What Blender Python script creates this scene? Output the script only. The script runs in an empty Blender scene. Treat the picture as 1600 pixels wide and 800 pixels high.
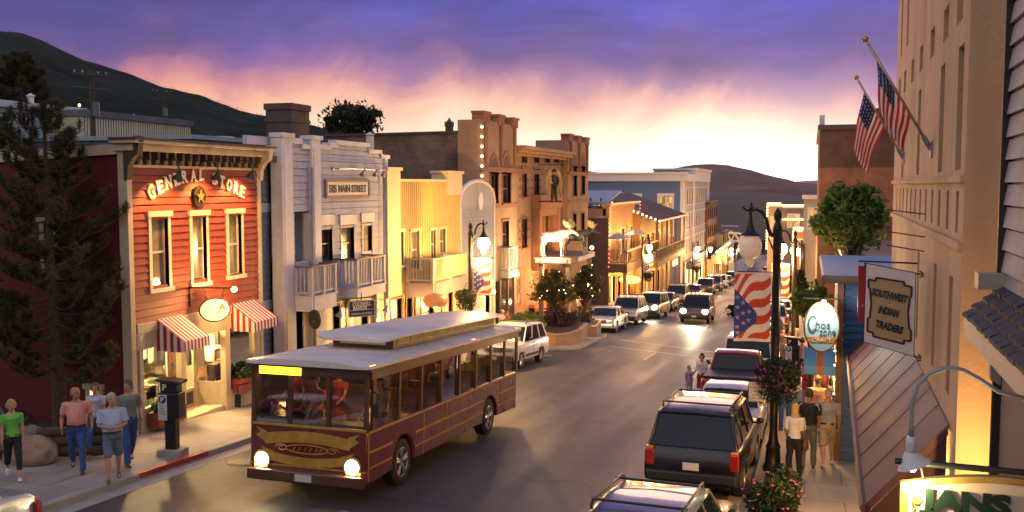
EXPOSURE=0.18;LAMPK=1.35;HAZE=0.00005;PK=3.4
import bpy,bmesh,math,random
from mathutils import Vector,Matrix,noise as mnoise
RND=random.Random(11)
SC=bpy.context.scene
COL=SC.collection
V=Vector
# camera
EYE=V((0,0,5.05));FPX=1500.0
PITCH=math.atan(110/FPX)
_d=V(((1268-800)/FPX,110/FPX,1.0)).normalized()
YAW=math.asin(_d.x)
FWD=V((-math.sin(YAW)*math.cos(PITCH),math.cos(YAW)*math.cos(PITCH),-math.sin(PITCH)))
RGT=V((math.cos(YAW),math.sin(YAW),0));UPV=RGT.cross(FWD)
cam_d=bpy.data.cameras.new('camera');cam=bpy.data.objects.new('camera',cam_d);COL.objects.link(cam)
cam_d.sensor_width=36;cam_d.lens=36*FPX/1600;cam_d.clip_end=20000;cam_d.clip_start=0.1
cam.matrix_world=Matrix(((RGT.x,UPV.x,-FWD.x,EYE.x),(RGT.y,UPV.y,-FWD.y,EYE.y),(RGT.z,UPV.z,-FWD.z,EYE.z),(0,0,0,1)))
SC.camera=cam
SLOPE=0.0656
def g(y):
 """height of the road surface at distance y down the street"""
 if y<=200:return-SLOPE*y
 if y<=320:return-SLOPE*200-0.03*(y-200)
 return-SLOPE*200-3.6
def ray(x,y):return RGT*((x-800)/FPX)+UPV*((400-y)/FPX)+FWD
def gpx(x,y,h=0.0):
 """point of the street surface (raised by h) seen at a pixel of the photo"""
 r=ray(x,y);t=(-EYE.z+h)/(r.z+SLOPE*r.y)
 return EYE+r*t
class Fr:
 """a wall plane: origin, direction along the wall, outward normal"""
 def __init__(s,O,u,n):s.O=V(O);s.u=V(u).normalized();s.n=V(n).normalized()
 def P(s,u,n,z):return V((s.O.x,s.O.y,0))+s.u*u+s.n*n+V((0,0,z))
 def uz(s,x,y,n=0.0):
  r=ray(x,y);o=V((s.O.x,s.O.y,0))+s.n*n
  t=(o-EYE).dot(s.n)/r.dot(s.n);p=EYE+r*t
  return(p-V((s.O.x,s.O.y,0))).dot(s.u),p.z
 def U(s,x,n=0.0,y=300):return s.uz(x,y,n)[0]
 def Z(s,x,y,n=0.0):return s.uz(x,y,n)[1]
 def rect(s,x0,y0,x1,y1,n=0.0):
  """pixel rectangle (y's read at its left edge) -> u0,u1,z0,z1"""
  u0,z1=s.uz(x0,y0,n);z0=s.uz(x0,y1,n)[1];u1=s.uz(x1,y0,n)[0]
  return u0,u1,z0,z1
WF=Fr((0,0,0),(1,0,0),(0,1,0))
def XF(X):return Fr((X,0,0),(0,1,0),(1,0,0))
def YF(Y):return Fr((0,Y,0),(1,0,0),(0,-1,0))
# materials
def lin(c):
 def f(v):
  v/=255.0
  return v/12.92 if v<=0.04045 else((v+0.055)/1.055)**2.4
 return tuple(f(v)for v in c)
MATS={}
def M(name,rgb,rough=0.7,metal=0.0,var=0.12,scale=3.0,bump=0.0,bscale=30.0,emit=None,es=0.0,coat=0.0,stain=0.0,spec=0.5,alpha=1.0,trans=0.0):
 """procedural material: base colour (linear) with two scales of noise, optional bump, dirt stains, coat or glow"""
 if name in MATS:return MATS[name]
 m=bpy.data.materials.new(name);m.use_nodes=True;nt=m.node_tree;N=nt.nodes;L=nt.links
 b=N['Principled BSDF']
 b.inputs['Roughness'].default_value=rough;b.inputs['Metallic'].default_value=metal
 b.inputs['Specular IOR Level'].default_value=spec
 b.inputs['Coat Weight'].default_value=coat;b.inputs['Coat Roughness'].default_value=0.06
 b.inputs['Alpha'].default_value=alpha;b.inputs['Transmission Weight'].default_value=trans
 tc=N.new('ShaderNodeTexCoord')
 if var>0:
  n1=N.new('ShaderNodeTexNoise');n1.inputs['Scale'].default_value=scale;n1.inputs['Detail'].default_value=6;n1.inputs['Roughness'].default_value=0.65
  L.new(tc.outputs['Object'],n1.inputs['Vector'])
  mr=N.new('ShaderNodeMapRange');mr.inputs['From Min'].default_value=0.25;mr.inputs['From Max'].default_value=0.75
  mr.inputs['To Min'].default_value=1-var*1.6;mr.inputs['To Max'].default_value=1+var
  L.new(n1.outputs['Fac'],mr.inputs['Value'])
  mx=N.new('ShaderNodeMix');mx.data_type='RGBA';mx.blend_type='MULTIPLY';mx.inputs['Factor'].default_value=1
  mx.inputs['A'].default_value=(*rgb,1);L.new(mr.outputs['Result'],mx.inputs['B'])
  out=mx.outputs['Result']
  if stain>0:
   n2=N.new('ShaderNodeTexNoise');n2.inputs['Scale'].default_value=scale*0.35;n2.inputs['Detail'].default_value=8;n2.inputs['Distortion'].default_value=0.8
   mp=N.new('ShaderNodeMapping');mp.inputs['Scale'].default_value=(1.6,1.6,.3);L.new(tc.outputs['Object'],mp.inputs[0]);L.new(mp.outputs[0],n2.inputs['Vector'])
   r2=N.new('ShaderNodeMapRange');r2.inputs['From Min'].default_value=0.47;r2.inputs['From Max'].default_value=0.70;r2.inputs['To Max'].default_value=min(.8,stain*1.6)
   L.new(n2.outputs['Fac'],r2.inputs['Value'])
   m2=N.new('ShaderNodeMix');m2.data_type='RGBA';m2.inputs['B'].default_value=(rgb[0]*.45,rgb[1]*.43,rgb[2]*.4,1)
   L.new(r2.outputs['Result'],m2.inputs['Factor']);L.new(out,m2.inputs['A']);out=m2.outputs['Result']
  L.new(out,b.inputs['Base Color'])
  rr=N.new('ShaderNodeMapRange');rr.inputs['To Min'].default_value=max(0.02,rough-0.12*(rough>.2));rr.inputs['To Max'].default_value=min(1,rough+0.12*(rough>.2))
  L.new(n1.outputs['Fac'],rr.inputs['Value']);L.new(rr.outputs['Result'],b.inputs['Roughness'])
 else:
  b.inputs['Base Color'].default_value=(*rgb,1)
 if bump>0:
  n3=N.new('ShaderNodeTexNoise');n3.inputs['Scale'].default_value=bscale;n3.inputs['Detail'].default_value=5
  L.new(tc.outputs['Object'],n3.inputs['Vector'])
  bp=N.new('ShaderNodeBump');bp.inputs['Strength'].default_value=bump;bp.inputs['Distance'].default_value=0.02
  L.new(n3.outputs['Fac'],bp.inputs['Height']);L.new(bp.outputs['Normal'],b.inputs['Normal'])
 if emit:
  b.inputs['Emission Color'].default_value=(*emit,1);b.inputs['Emission Strength'].default_value=es
 MATS[name]=m;return m
def M_brick(name,c1,c2,mortar,w=0.24,h=0.075,axis='yz',rough=.85,var=.25,msize=.012):
 if name in MATS:return MATS[name]
 m=bpy.data.materials.new(name);m.use_nodes=True;nt=m.node_tree;N=nt.nodes;L=nt.links;b=N['Principled BSDF']
 b.inputs['Roughness'].default_value=rough
 tc=N.new('ShaderNodeTexCoord');sp=N.new('ShaderNodeSeparateXYZ');L.new(tc.outputs['Object'],sp.inputs[0])
 cb=N.new('ShaderNodeCombineXYZ')
 if axis=='xy':
  L.new(sp.outputs[0],cb.inputs[0]);L.new(sp.outputs[1],cb.inputs[1])
 else:
  ad=N.new('ShaderNodeMath');ad.operation='ADD';L.new(sp.outputs[0],ad.inputs[0]);L.new(sp.outputs[1],ad.inputs[1])
  L.new(ad.outputs[0],cb.inputs[0]);L.new(sp.outputs[2],cb.inputs[1])
 br=N.new('ShaderNodeTexBrick');L.new(cb.outputs[0],br.inputs['Vector'])
 br.inputs['Scale'].default_value=1;br.inputs['Brick Width'].default_value=w;br.inputs['Row Height'].default_value=h
 br.inputs['Mortar Size'].default_value=msize;br.inputs['Color1'].default_value=(*c1,1);br.inputs['Color2'].default_value=(*c2,1);br.inputs['Mortar'].default_value=(*mortar,1)
 n1=N.new('ShaderNodeTexNoise');n1.inputs['Scale'].default_value=0.9;n1.inputs['Detail'].default_value=8;L.new(tc.outputs['Object'],n1.inputs['Vector'])
 mr=N.new('ShaderNodeMapRange');mr.inputs['From Min'].default_value=.3;mr.inputs['From Max'].default_value=.7;mr.inputs['To Min'].default_value=1-var*1.5;mr.inputs['To Max'].default_value=1+var
 L.new(n1.outputs['Fac'],mr.inputs['Value'])
 mx=N.new('ShaderNodeMix');mx.data_type='RGBA';mx.blend_type='MULTIPLY';mx.inputs['Factor'].default_value=1
 L.new(br.outputs['Color'],mx.inputs['A']);L.new(mr.outputs['Result'],mx.inputs['B']);L.new(mx.outputs['Result'],b.inputs['Base Color'])
 bp=N.new('ShaderNodeBump');bp.inputs['Strength'].default_value=.4;bp.inputs['Distance'].default_value=.01;bp.invert=True
 L.new(br.outputs['Fac'],bp.inputs['Height']);L.new(bp.outputs['Normal'],b.inputs['Normal'])
 MATS[name]=m;return m
def M_lit(name,rgb,strength,scale=1.6,contrast=.75):
 """a window with a lamp-lit room behind it: warm glow broken up by what stands inside"""
 if name in MATS:return MATS[name]
 m=bpy.data.materials.new(name);m.use_nodes=True;nt=m.node_tree;N=nt.nodes;L=nt.links;b=N['Principled BSDF']
 b.inputs['Base Color'].default_value=(.05,.04,.03,1);b.inputs['Roughness'].default_value=.08
 tc=N.new('ShaderNodeTexCoord');mp=N.new('ShaderNodeMapping');mp.inputs['Scale'].default_value=(scale,scale,scale*.55);L.new(tc.outputs['Object'],mp.inputs[0])
 vo=N.new('ShaderNodeTexVoronoi');vo.distance='CHEBYCHEV';vo.inputs['Scale'].default_value=1.0;L.new(mp.outputs[0],vo.inputs['Vector'])
 no=N.new('ShaderNodeTexNoise');no.inputs['Scale'].default_value=1.7;no.inputs['Detail'].default_value=4;L.new(mp.outputs[0],no.inputs['Vector'])
 sp=N.new('ShaderNodeSeparateColor');L.new(vo.outputs['Color'],sp.inputs[0])
 mu=N.new('ShaderNodeMath');mu.operation='MULTIPLY';L.new(sp.outputs[0],mu.inputs[0]);L.new(no.outputs['Fac'],mu.inputs[1])
 mr=N.new('ShaderNodeMapRange');mr.inputs['From Min'].default_value=.05;mr.inputs['From Max'].default_value=.5;mr.inputs['To Min'].default_value=strength*(1-contrast);mr.inputs['To Max'].default_value=strength
 L.new(mu.outputs[0],mr.inputs['Value'])
 b.inputs['Emission Color'].default_value=(*rgb,1);L.new(mr.outputs['Result'],b.inputs['Emission Strength'])
 MATS[name]=m;return m
def M_foliage(name,c_dark,c_light,trans=.25,scale=2.2):
 if name in MATS:return MATS[name]
 m=bpy.data.materials.new(name);m.use_nodes=True;nt=m.node_tree;N=nt.nodes;L=nt.links;b=N['Principled BSDF']
 b.inputs['Roughness'].default_value=.6;b.inputs['Specular IOR Level'].default_value=.3
 tc=N.new('ShaderNodeTexCoord');n1=N.new('ShaderNodeTexNoise');n1.inputs['Scale'].default_value=scale;n1.inputs['Detail'].default_value=6;L.new(tc.outputs['Object'],n1.inputs['Vector'])
 cr=N.new('ShaderNodeValToRGB');cr.color_ramp.elements[0].position=.35;cr.color_ramp.elements[1].position=.68
 cr.color_ramp.elements[0].color=(*c_dark,1);cr.color_ramp.elements[1].color=(*c_light,1)
 L.new(n1.outputs['Fac'],cr.inputs[0]);L.new(cr.outputs[0],b.inputs['Base Color'])
 tr=N.new('ShaderNodeBsdfTranslucent');L.new(cr.outputs[0],tr.inputs[0]);ms=N.new('ShaderNodeMixShader');ms.inputs[0].default_value=trans
 L.new(b.outputs[0],ms.inputs[1]);L.new(tr.outputs[0],ms.inputs[2]);L.new(ms.outputs[0],N['Material Output'].inputs[0])
 MATS[name]=m;return m
def M_glass(name,tint=(.9,.93,.92),refl=.12):
 """thin see-through pane: mostly clear, mirror-like at a glance"""
 if name in MATS:return MATS[name]
 m=bpy.data.materials.new(name);m.use_nodes=True;nt=m.node_tree;N=nt.nodes;L=nt.links;N.remove(N['Principled BSDF'])
 t=N.new('ShaderNodeBsdfTransparent');t.inputs[0].default_value=(*tint,1);gl=N.new('ShaderNodeBsdfGlossy');gl.inputs['Roughness'].default_value=.03
 fr=N.new('ShaderNodeFresnel');fr.inputs[0].default_value=1.5;ad=N.new('ShaderNodeMath');ad.operation='ADD';ad.inputs[1].default_value=refl*.5;L.new(fr.outputs[0],ad.inputs[0])
 ms=N.new('ShaderNodeMixShader');L.new(ad.outputs[0],ms.inputs[0]);L.new(t.outputs[0],ms.inputs[1]);L.new(gl.outputs[0],ms.inputs[2]);L.new(ms.outputs[0],N['Material Output'].inputs[0])
 MATS[name]=m;return m
 # mesh builder
class MB:
 def __init__(s):s.v=[];s.f=[];s.m=[]
 def add(s,vs,fs,mi=0):
  o=len(s.v);s.v+=[V(p)for p in vs]
  for f in fs:s.f.append([i+o for i in f]);s.m.append(mi)
  return s
 def quad(s,a,b,c,d,mi=0):return s.add([a,b,c,d],[(0,1,2,3)],mi)
 def box(s,fr,u0,u1,n0,n1,z0,z1,mi=0):
  P=[fr.P(u,n,z)for z in(z0,z1)for n in(n0,n1)for u in(u0,u1)]
  return s.add(P,[(0,1,3,2),(4,5,7,6),(0,1,5,4),(2,3,7,6),(0,2,6,4),(1,3,7,5)],mi)
 def hexa(s,b4,t4,mi=0):
  return s.add(list(b4)+list(t4),[(0,1,2,3),(4,5,6,7),(0,1,5,4),(1,2,6,5),(2,3,7,6),(3,0,4,7)],mi)
 def prism(s,pts_a,pts_b,mi=0,mside=None):
  k=len(pts_a);ms=mi if mside is None else mside
  o=len(s.v);s.v+=[V(p)for p in pts_a]+[V(p)for p in pts_b]
  s.f.append(list(range(o,o+k)));s.m.append(mi);s.f.append(list(range(o+k,o+2*k)));s.m.append(mi)
  for i in range(k):
   j=(i+1)%k;s.f.append([o+i,o+j,o+k+j,o+k+i]);s.m.append(ms)
  return s
 def fprism(s,fr,poly,n0,n1,mi=0,mside=None):
  return s.prism([fr.P(u,n0,z)for u,z in poly],[fr.P(u,n1,z)for u,z in poly],mi,mside)
 def tube(s,pts,r,seg=8,mi=0,cap=True):
  pts=[V(p)for p in pts];k=len(pts);rs=r if isinstance(r,(list,tuple))else[r]*k
  o=len(s.v);up=None
  for i,p in enumerate(pts):
   d=(pts[min(i+1,k-1)]-pts[max(i-1,0)]).normalized()
   if up is None:up=V((0,0,1))if abs(d.z)<.9 else V((1,0,0))
   a=d.cross(up);a=a.normalized()if a.length>1e-6 else d.orthogonal().normalized();b=a.cross(d);up=b
   for q in range(seg):
    t=2*math.pi*q/seg;s.v.append(p+(a*math.cos(t)+b*math.sin(t))*rs[i])
  for i in range(k-1):
   for q in range(seg):
    w=(q+1)%seg;s.f.append([o+i*seg+q,o+i*seg+w,o+(i+1)*seg+w,o+(i+1)*seg+q]);s.m.append(mi)
  if cap:
   s.f.append([o+q for q in range(seg)]);s.m.append(mi);s.f.append([o+(k-1)*seg+q for q in range(seg)]);s.m.append(mi)
  return s
 def lathe(s,c,prof,seg=16,mi=0,axis=(0,0,1),sx=1.0,sy=1.0):
  c=V(c);ax=V(axis).normalized();a=ax.orthogonal().normalized()if abs(ax.z)<.99 else V((1,0,0));b=ax.cross(a)
  o=len(s.v);k=len(prof)
  for r,z in prof:
   for q in range(seg):
    t=2*math.pi*q/seg;s.v.append(c+ax*z+a*(r*math.cos(t)*sx)+b*(r*math.sin(t)*sy))
  for i in range(k-1):
   for q in range(seg):
    w=(q+1)%seg;s.f.append([o+i*seg+q,o+i*seg+w,o+(i+1)*seg+w,o+(i+1)*seg+q]);s.m.append(mi)
  if prof[0][0]>1e-4:s.f.append([o+q for q in range(seg)]);s.m.append(mi)
  if prof[-1][0]>1e-4:s.f.append([o+(k-1)*seg+q for q in range(seg)]);s.m.append(mi)
  return s
 def ball(s,c,r,seg=12,rings=8,mi=0,sc=(1,1,1)):
  c=V(c);o=len(s.v)
  for i in range(rings+1):
   ph=math.pi*i/rings
   for q in range(seg):
    t=2*math.pi*q/seg
    s.v.append(c+V((r*sc[0]*math.sin(ph)*math.cos(t),r*sc[1]*math.sin(ph)*math.sin(t),r*sc[2]*math.cos(ph))))
  for i in range(rings):
   for q in range(seg):
    w=(q+1)%seg;s.f.append([o+i*seg+q,o+i*seg+w,o+(i+1)*seg+w,o+(i+1)*seg+q]);s.m.append(mi)
  return s
 def loft(s,rings,mi=0,cap=True):
  k=len(rings[0]);o=len(s.v)
  for rg in rings:s.v+=[V(p)for p in rg]
  for i in range(len(rings)-1):
   for q in range(k):
    w=(q+1)%k;s.f.append([o+i*k+q,o+i*k+w,o+(i+1)*k+w,o+(i+1)*k+q]);s.m.append(mi)
  if cap:
   s.f.append([o+q for q in range(k)]);s.m.append(mi);s.f.append([o+(len(rings)-1)*k+q for q in range(k)]);s.m.append(mi)
  return s
 def slab(s,x0,x1,y0,y1,h0,h1,mi=0):
  """a box that lies along the sloping street"""
  b=[(x0,y0,g(y0)+h0),(x1,y0,g(y0)+h0),(x1,y1,g(y1)+h0),(x0,y1,g(y1)+h0)]
  t=[(x0,y0,g(y0)+h1),(x1,y0,g(y0)+h1),(x1,y1,g(y1)+h1),(x0,y1,g(y1)+h1)]
  return s.hexa(b,t,mi)
 def slab_poly(s,pts,h0,h1,mi=0):
  return s.prism([(x,y,g(y)+h0)for x,y in pts],[(x,y,g(y)+h1)for x,y in pts],mi)
 def text(s,fr,body,u,z,height,n=.01,width=None,depth=.02,bold=.0,mi=0,rot=0.0,align='C'):
  vs,fs,w,h=text_geo(body,bold)
  k=height;kx=k if width is None else width/max(w,1e-6)
  o=len(s.v);ca,sa=math.cos(rot),math.sin(rot)
  for lay in(0,1):
   for(x,y)in vs:
    x1=(x-(w/2 if align=='C' else 0))*kx;y1=(y-h/2)*k
    s.v.append(fr.P(u+x1*ca-y1*sa,n+depth*lay,z+x1*sa+y1*ca))
  nv=len(vs);edges={}
  for f in fs:
   s.f.append([o+nv+i for i in f]);s.m.append(mi)
   for a,b in zip(f,f[1:]+f[:1]):
    e=(min(a,b),max(a,b));edges[e]=edges.get(e,0)+1
  for(a,b),cnt in edges.items():
   if cnt==1:s.f.append([o+a,o+b,o+nv+b,o+nv+a]);s.m.append(mi)
  return s
 def xform(s,mat):
  s.v=[mat@p for p in s.v];return s
 def build(s,name,mats,parent=None,smooth=False,bevel=0.0,bseg=2,loc=None,local=False,recalc=True,angle=None):
  me=bpy.data.meshes.new(name)
  org=V((0,0,0))if local else(ROOTLOC.get(parent.name,V((0,0,0)))if parent else(V(loc)if loc is not None else V((0,0,0))))
  me.from_pydata([p-org for p in s.v],[],s.f)
  ml=mats if isinstance(mats,(list,tuple))else[mats]
  [me.materials.append(m)for m in ml if m]
  me.polygons.foreach_set('material_index',[min(i,len(ml)-1)for i in s.m])
  if recalc:
   bm=bmesh.new();bm.from_mesh(me);bmesh.ops.recalc_face_normals(bm,faces=bm.faces);bm.to_mesh(me);bm.free()
  if smooth:
   me.polygons.foreach_set('use_smooth',[True]*len(me.polygons))
   if angle:
    try:me.set_sharp_from_angle(angle=math.radians(angle))
    except Exception:pass
  o=bpy.data.objects.new(name,me);COL.objects.link(o)
  if parent:o.parent=parent;ROOTLOC[o.name]=V((0,0,0))if local else ROOTLOC.get(parent.name,V((0,0,0)))
  else:
   o.location=org;ROOTLOC[o.name]=org
  if bevel>0:
   md=o.modifiers.new('bevel','BEVEL');md.width=bevel;md.segments=bseg;md.limit_method='ANGLE';md.angle_limit=math.radians(35)
  return o
ROOTLOC={}
_TXT={}
def text_geo(body,bold):
 key=(body,bold)
 if key in _TXT:return _TXT[key]
 cu=bpy.data.curves.new('t','FONT');cu.body=body;cu.offset=bold;cu.resolution_u=3;cu.size=1.0
 o=bpy.data.objects.new('t',cu);COL.objects.link(o);bpy.context.view_layer.update()
 me=bpy.data.meshes.new_from_object(o.evaluated_get(bpy.context.evaluated_depsgraph_get()))
 vs=[(v.co.x,v.co.y)for v in me.vertices];fs=[list(p.vertices)for p in me.polygons]
 bpy.data.objects.remove(o);bpy.data.curves.remove(cu);bpy.data.meshes.remove(me)
 x0=min(v[0]for v in vs);x1=max(v[0]for v in vs);y0=min(v[1]for v in vs);y1=max(v[1]for v in vs);hh=max(y1-y0,1e-6)
 vs=[((x-x0)/hh,(y-y0)/hh)for x,y in vs]
 _TXT[key]=(vs,fs,(x1-x0)/hh,1.0);return _TXT[key]
def thing(name,label,cat,loc=(0,0,0),rz=0.0,group=None,rx=0.0):
 o=bpy.data.objects.new(name,None);COL.objects.link(o);o.location=loc;o.rotation_euler=(rx,0,rz);o.empty_display_size=.2
 o['label']=label;o['category']=cat
 if group:o['group']=group
 ROOTLOC[o.name]=V(loc);return o
def tag(o,label=None,cat=None,group=None,kind=None):
 if label:o['label']=label
 if cat:o['category']=cat
 if group:o['group']=group
 if kind:o['kind']=kind
 return o
def children_of(o):return[c for c in ALLKIDS.get(o.name,[])]
ALLKIDS={}
def index_kids():
 ALLKIDS.clear()
 for c in bpy.data.objects:
  if c.parent:ALLKIDS.setdefault(c.parent.name,[]).append(c)
def dup(root,loc,rz,label,group=None,rx=None):
 r=root.copy();COL.objects.link(r);r.location=loc;r.rotation_euler=(root.rotation_euler.x if rx is None else rx,0,rz);r['label']=label
 if group:r['group']=group
 for ch in children_of(root):
  c=ch.copy();COL.objects.link(c);c.parent=r
  for gch in children_of(ch):
   d=gch.copy();COL.objects.link(d);d.parent=c
 return r
def point(name,loc,power,col=(1,.56,.18),r=.12):
 l=bpy.data.lights.new(name,'POINT');l.energy=power*PK;l.color=col;l.shadow_soft_size=r
 o=bpy.data.objects.new(name,l);COL.objects.link(o);o.location=loc;return o
def spot(name,loc,to,power,col=(1,.6,.25),r=.06,ang=80,blend=.5):
 l=bpy.data.lights.new(name,'SPOT');l.energy=power*PK;l.color=col;l.shadow_soft_size=r;l.spot_size=math.radians(ang);l.spot_blend=blend
 o=bpy.data.objects.new(name,l);COL.objects.link(o);o.location=loc
 o.rotation_euler=(V(to)-V(loc)).to_track_quat('-Z','Y').to_euler();return o
 # wall makers
def cut(a0,a1,gaps):
 segs=[(a0,a1)]
 for b0,b1 in gaps:
  nx=[]
  for s0,s1 in segs:
   if b1<=s0 or b0>=s1:nx.append((s0,s1));continue
   if b0>s0:nx.append((s0,b0))
   if b1<s1:nx.append((b1,s1))
  segs=nx
 return segs
def wall(mb,fr,u0,u1,z0,z1,holes=(),n=0.0,depth=.2,mi=0):
 us=sorted({u0,u1}|{min(max(h[0],u0),u1)for h in holes}|{min(max(h[1],u0),u1)for h in holes})
 zs=sorted({z0,z1}|{min(max(h[2],z0),z1)for h in holes}|{min(max(h[3],z0),z1)for h in holes})
 for a,b in zip(us,us[1:]):
  for c,d in zip(zs,zs[1:]):
   um,zm=(a+b)/2,(c+d)/2
   if any(h[0]<um<h[1]and h[2]<zm<h[3]for h in holes):continue
   mb.quad(fr.P(a,n,c),fr.P(b,n,c),fr.P(b,n,d),fr.P(a,n,d),mi)
 for h in holes:reveal(mb,fr,h,n,depth,mi)
def reveal(mb,fr,h,n,depth,mi=0):
 a,b,c,d=h[:4]
 for p,q in(((a,c),(b,c)),((b,c),(b,d)),((b,d),(a,d)),((a,d),(a,c))):
  mb.quad(fr.P(p[0],n,p[1]),fr.P(q[0],n,q[1]),fr.P(q[0],n-depth,q[1]),fr.P(p[0],n-depth,p[1]),mi)
def siding(mb,fr,u0,u1,z0,z1,holes=(),board=.2,n=0.0,lip=.022,depth=.15,mi=0,topline=None):
 """lap siding: each board a tilted strip with a lip under it"""
 k=max(1,round((z1-z0)/board));hgt=(z1-z0)/k
 for i in range(k):
  a,b=z0+i*hgt,z0+(i+1)*hgt;zm=(a+b)/2
  gaps=[(h[0],h[1])for h in holes if h[2]<zm<h[3]]
  if topline:gaps=gaps+topline(b)
  for s0,s1 in cut(u0,u1,gaps):
   c_=a+hgt*.10
   mb.quad(fr.P(s0,n+lip,c_),fr.P(s1,n+lip,c_),fr.P(s1,n,b),fr.P(s0,n,b),mi)
   mb.quad(fr.P(s0,n+lip,c_),fr.P(s1,n+lip,c_),fr.P(s1,n-.03,c_),fr.P(s0,n-.03,c_),mi)
   mb.quad(fr.P(s0,n-.03,a),fr.P(s1,n-.03,a),fr.P(s1,n-.03,c_),fr.P(s0,n-.03,c_),mi)
 for h in holes:reveal(mb,fr,h,n+lip,depth,mi)
def window(parent,fr,r,fm,pm,trim=.1,recess=.1,n=0.0,proud=.05,sill=True,head=True,sash=True,mull=0,name='window'):
 """r = u0,u1,z0,z1 of the opening; frame sits round it, pane behind"""
 u0,u1,z0,z1=r;mb=MB();t=trim
 mb.box(fr,u0-t,u0,n-recess,n+proud,z0,z1);mb.box(fr,u1,u1+t,n-recess,n+proud,z0,z1)
 mb.box(fr,u0-t-(.05 if head else 0),u1+t+(.05 if head else 0),n-recess,n+proud+(.04 if head else 0),z1,z1+t*(1.3 if head else 1))
 mb.box(fr,u0-t-(.04 if sill else 0),u1+t+(.04 if sill else 0),n-recess,n+proud+(.05 if sill else 0),z0-t,z0)
 s=min(.045,(u1-u0)*.1)
 mb.box(fr,u0,u0+s,n-recess,n-recess+.05,z0,z1);mb.box(fr,u1-s,u1,n-recess,n-recess+.05,z0,z1)
 mb.box(fr,u0+s,u1-s,n-recess,n-recess+.048,z1-s,z1);mb.box(fr,u0+s,u1-s,n-recess,n-recess+.048,z0,z0+s)
 if sash:mb.box(fr,u0+s,u1-s,n-recess,n-recess+.06,(z0+z1)/2-s*.6,(z0+z1)/2+s*.6)
 for i in range(mull):
  um=u0+(u1-u0)*(i+1)/(mull+1);mb.box(fr,um-s*.5,um+s*.5,n-recess,n-recess+.055,z0+s,z1-s)
 o=mb.build(name,fm,parent)
 p=MB().quad(fr.P(u0,n-recess+.015,z0),fr.P(u1,n-recess+.015,z0),fr.P(u1,n-recess+.015,z1),fr.P(u0,n-recess+.015,z1))
 p.build('pane',pm,o)
 return o
def part(parent,name,mat,fn,**kw):
 mb=MB();fn(mb);return mb.build(name,mat,parent,**kw)
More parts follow.
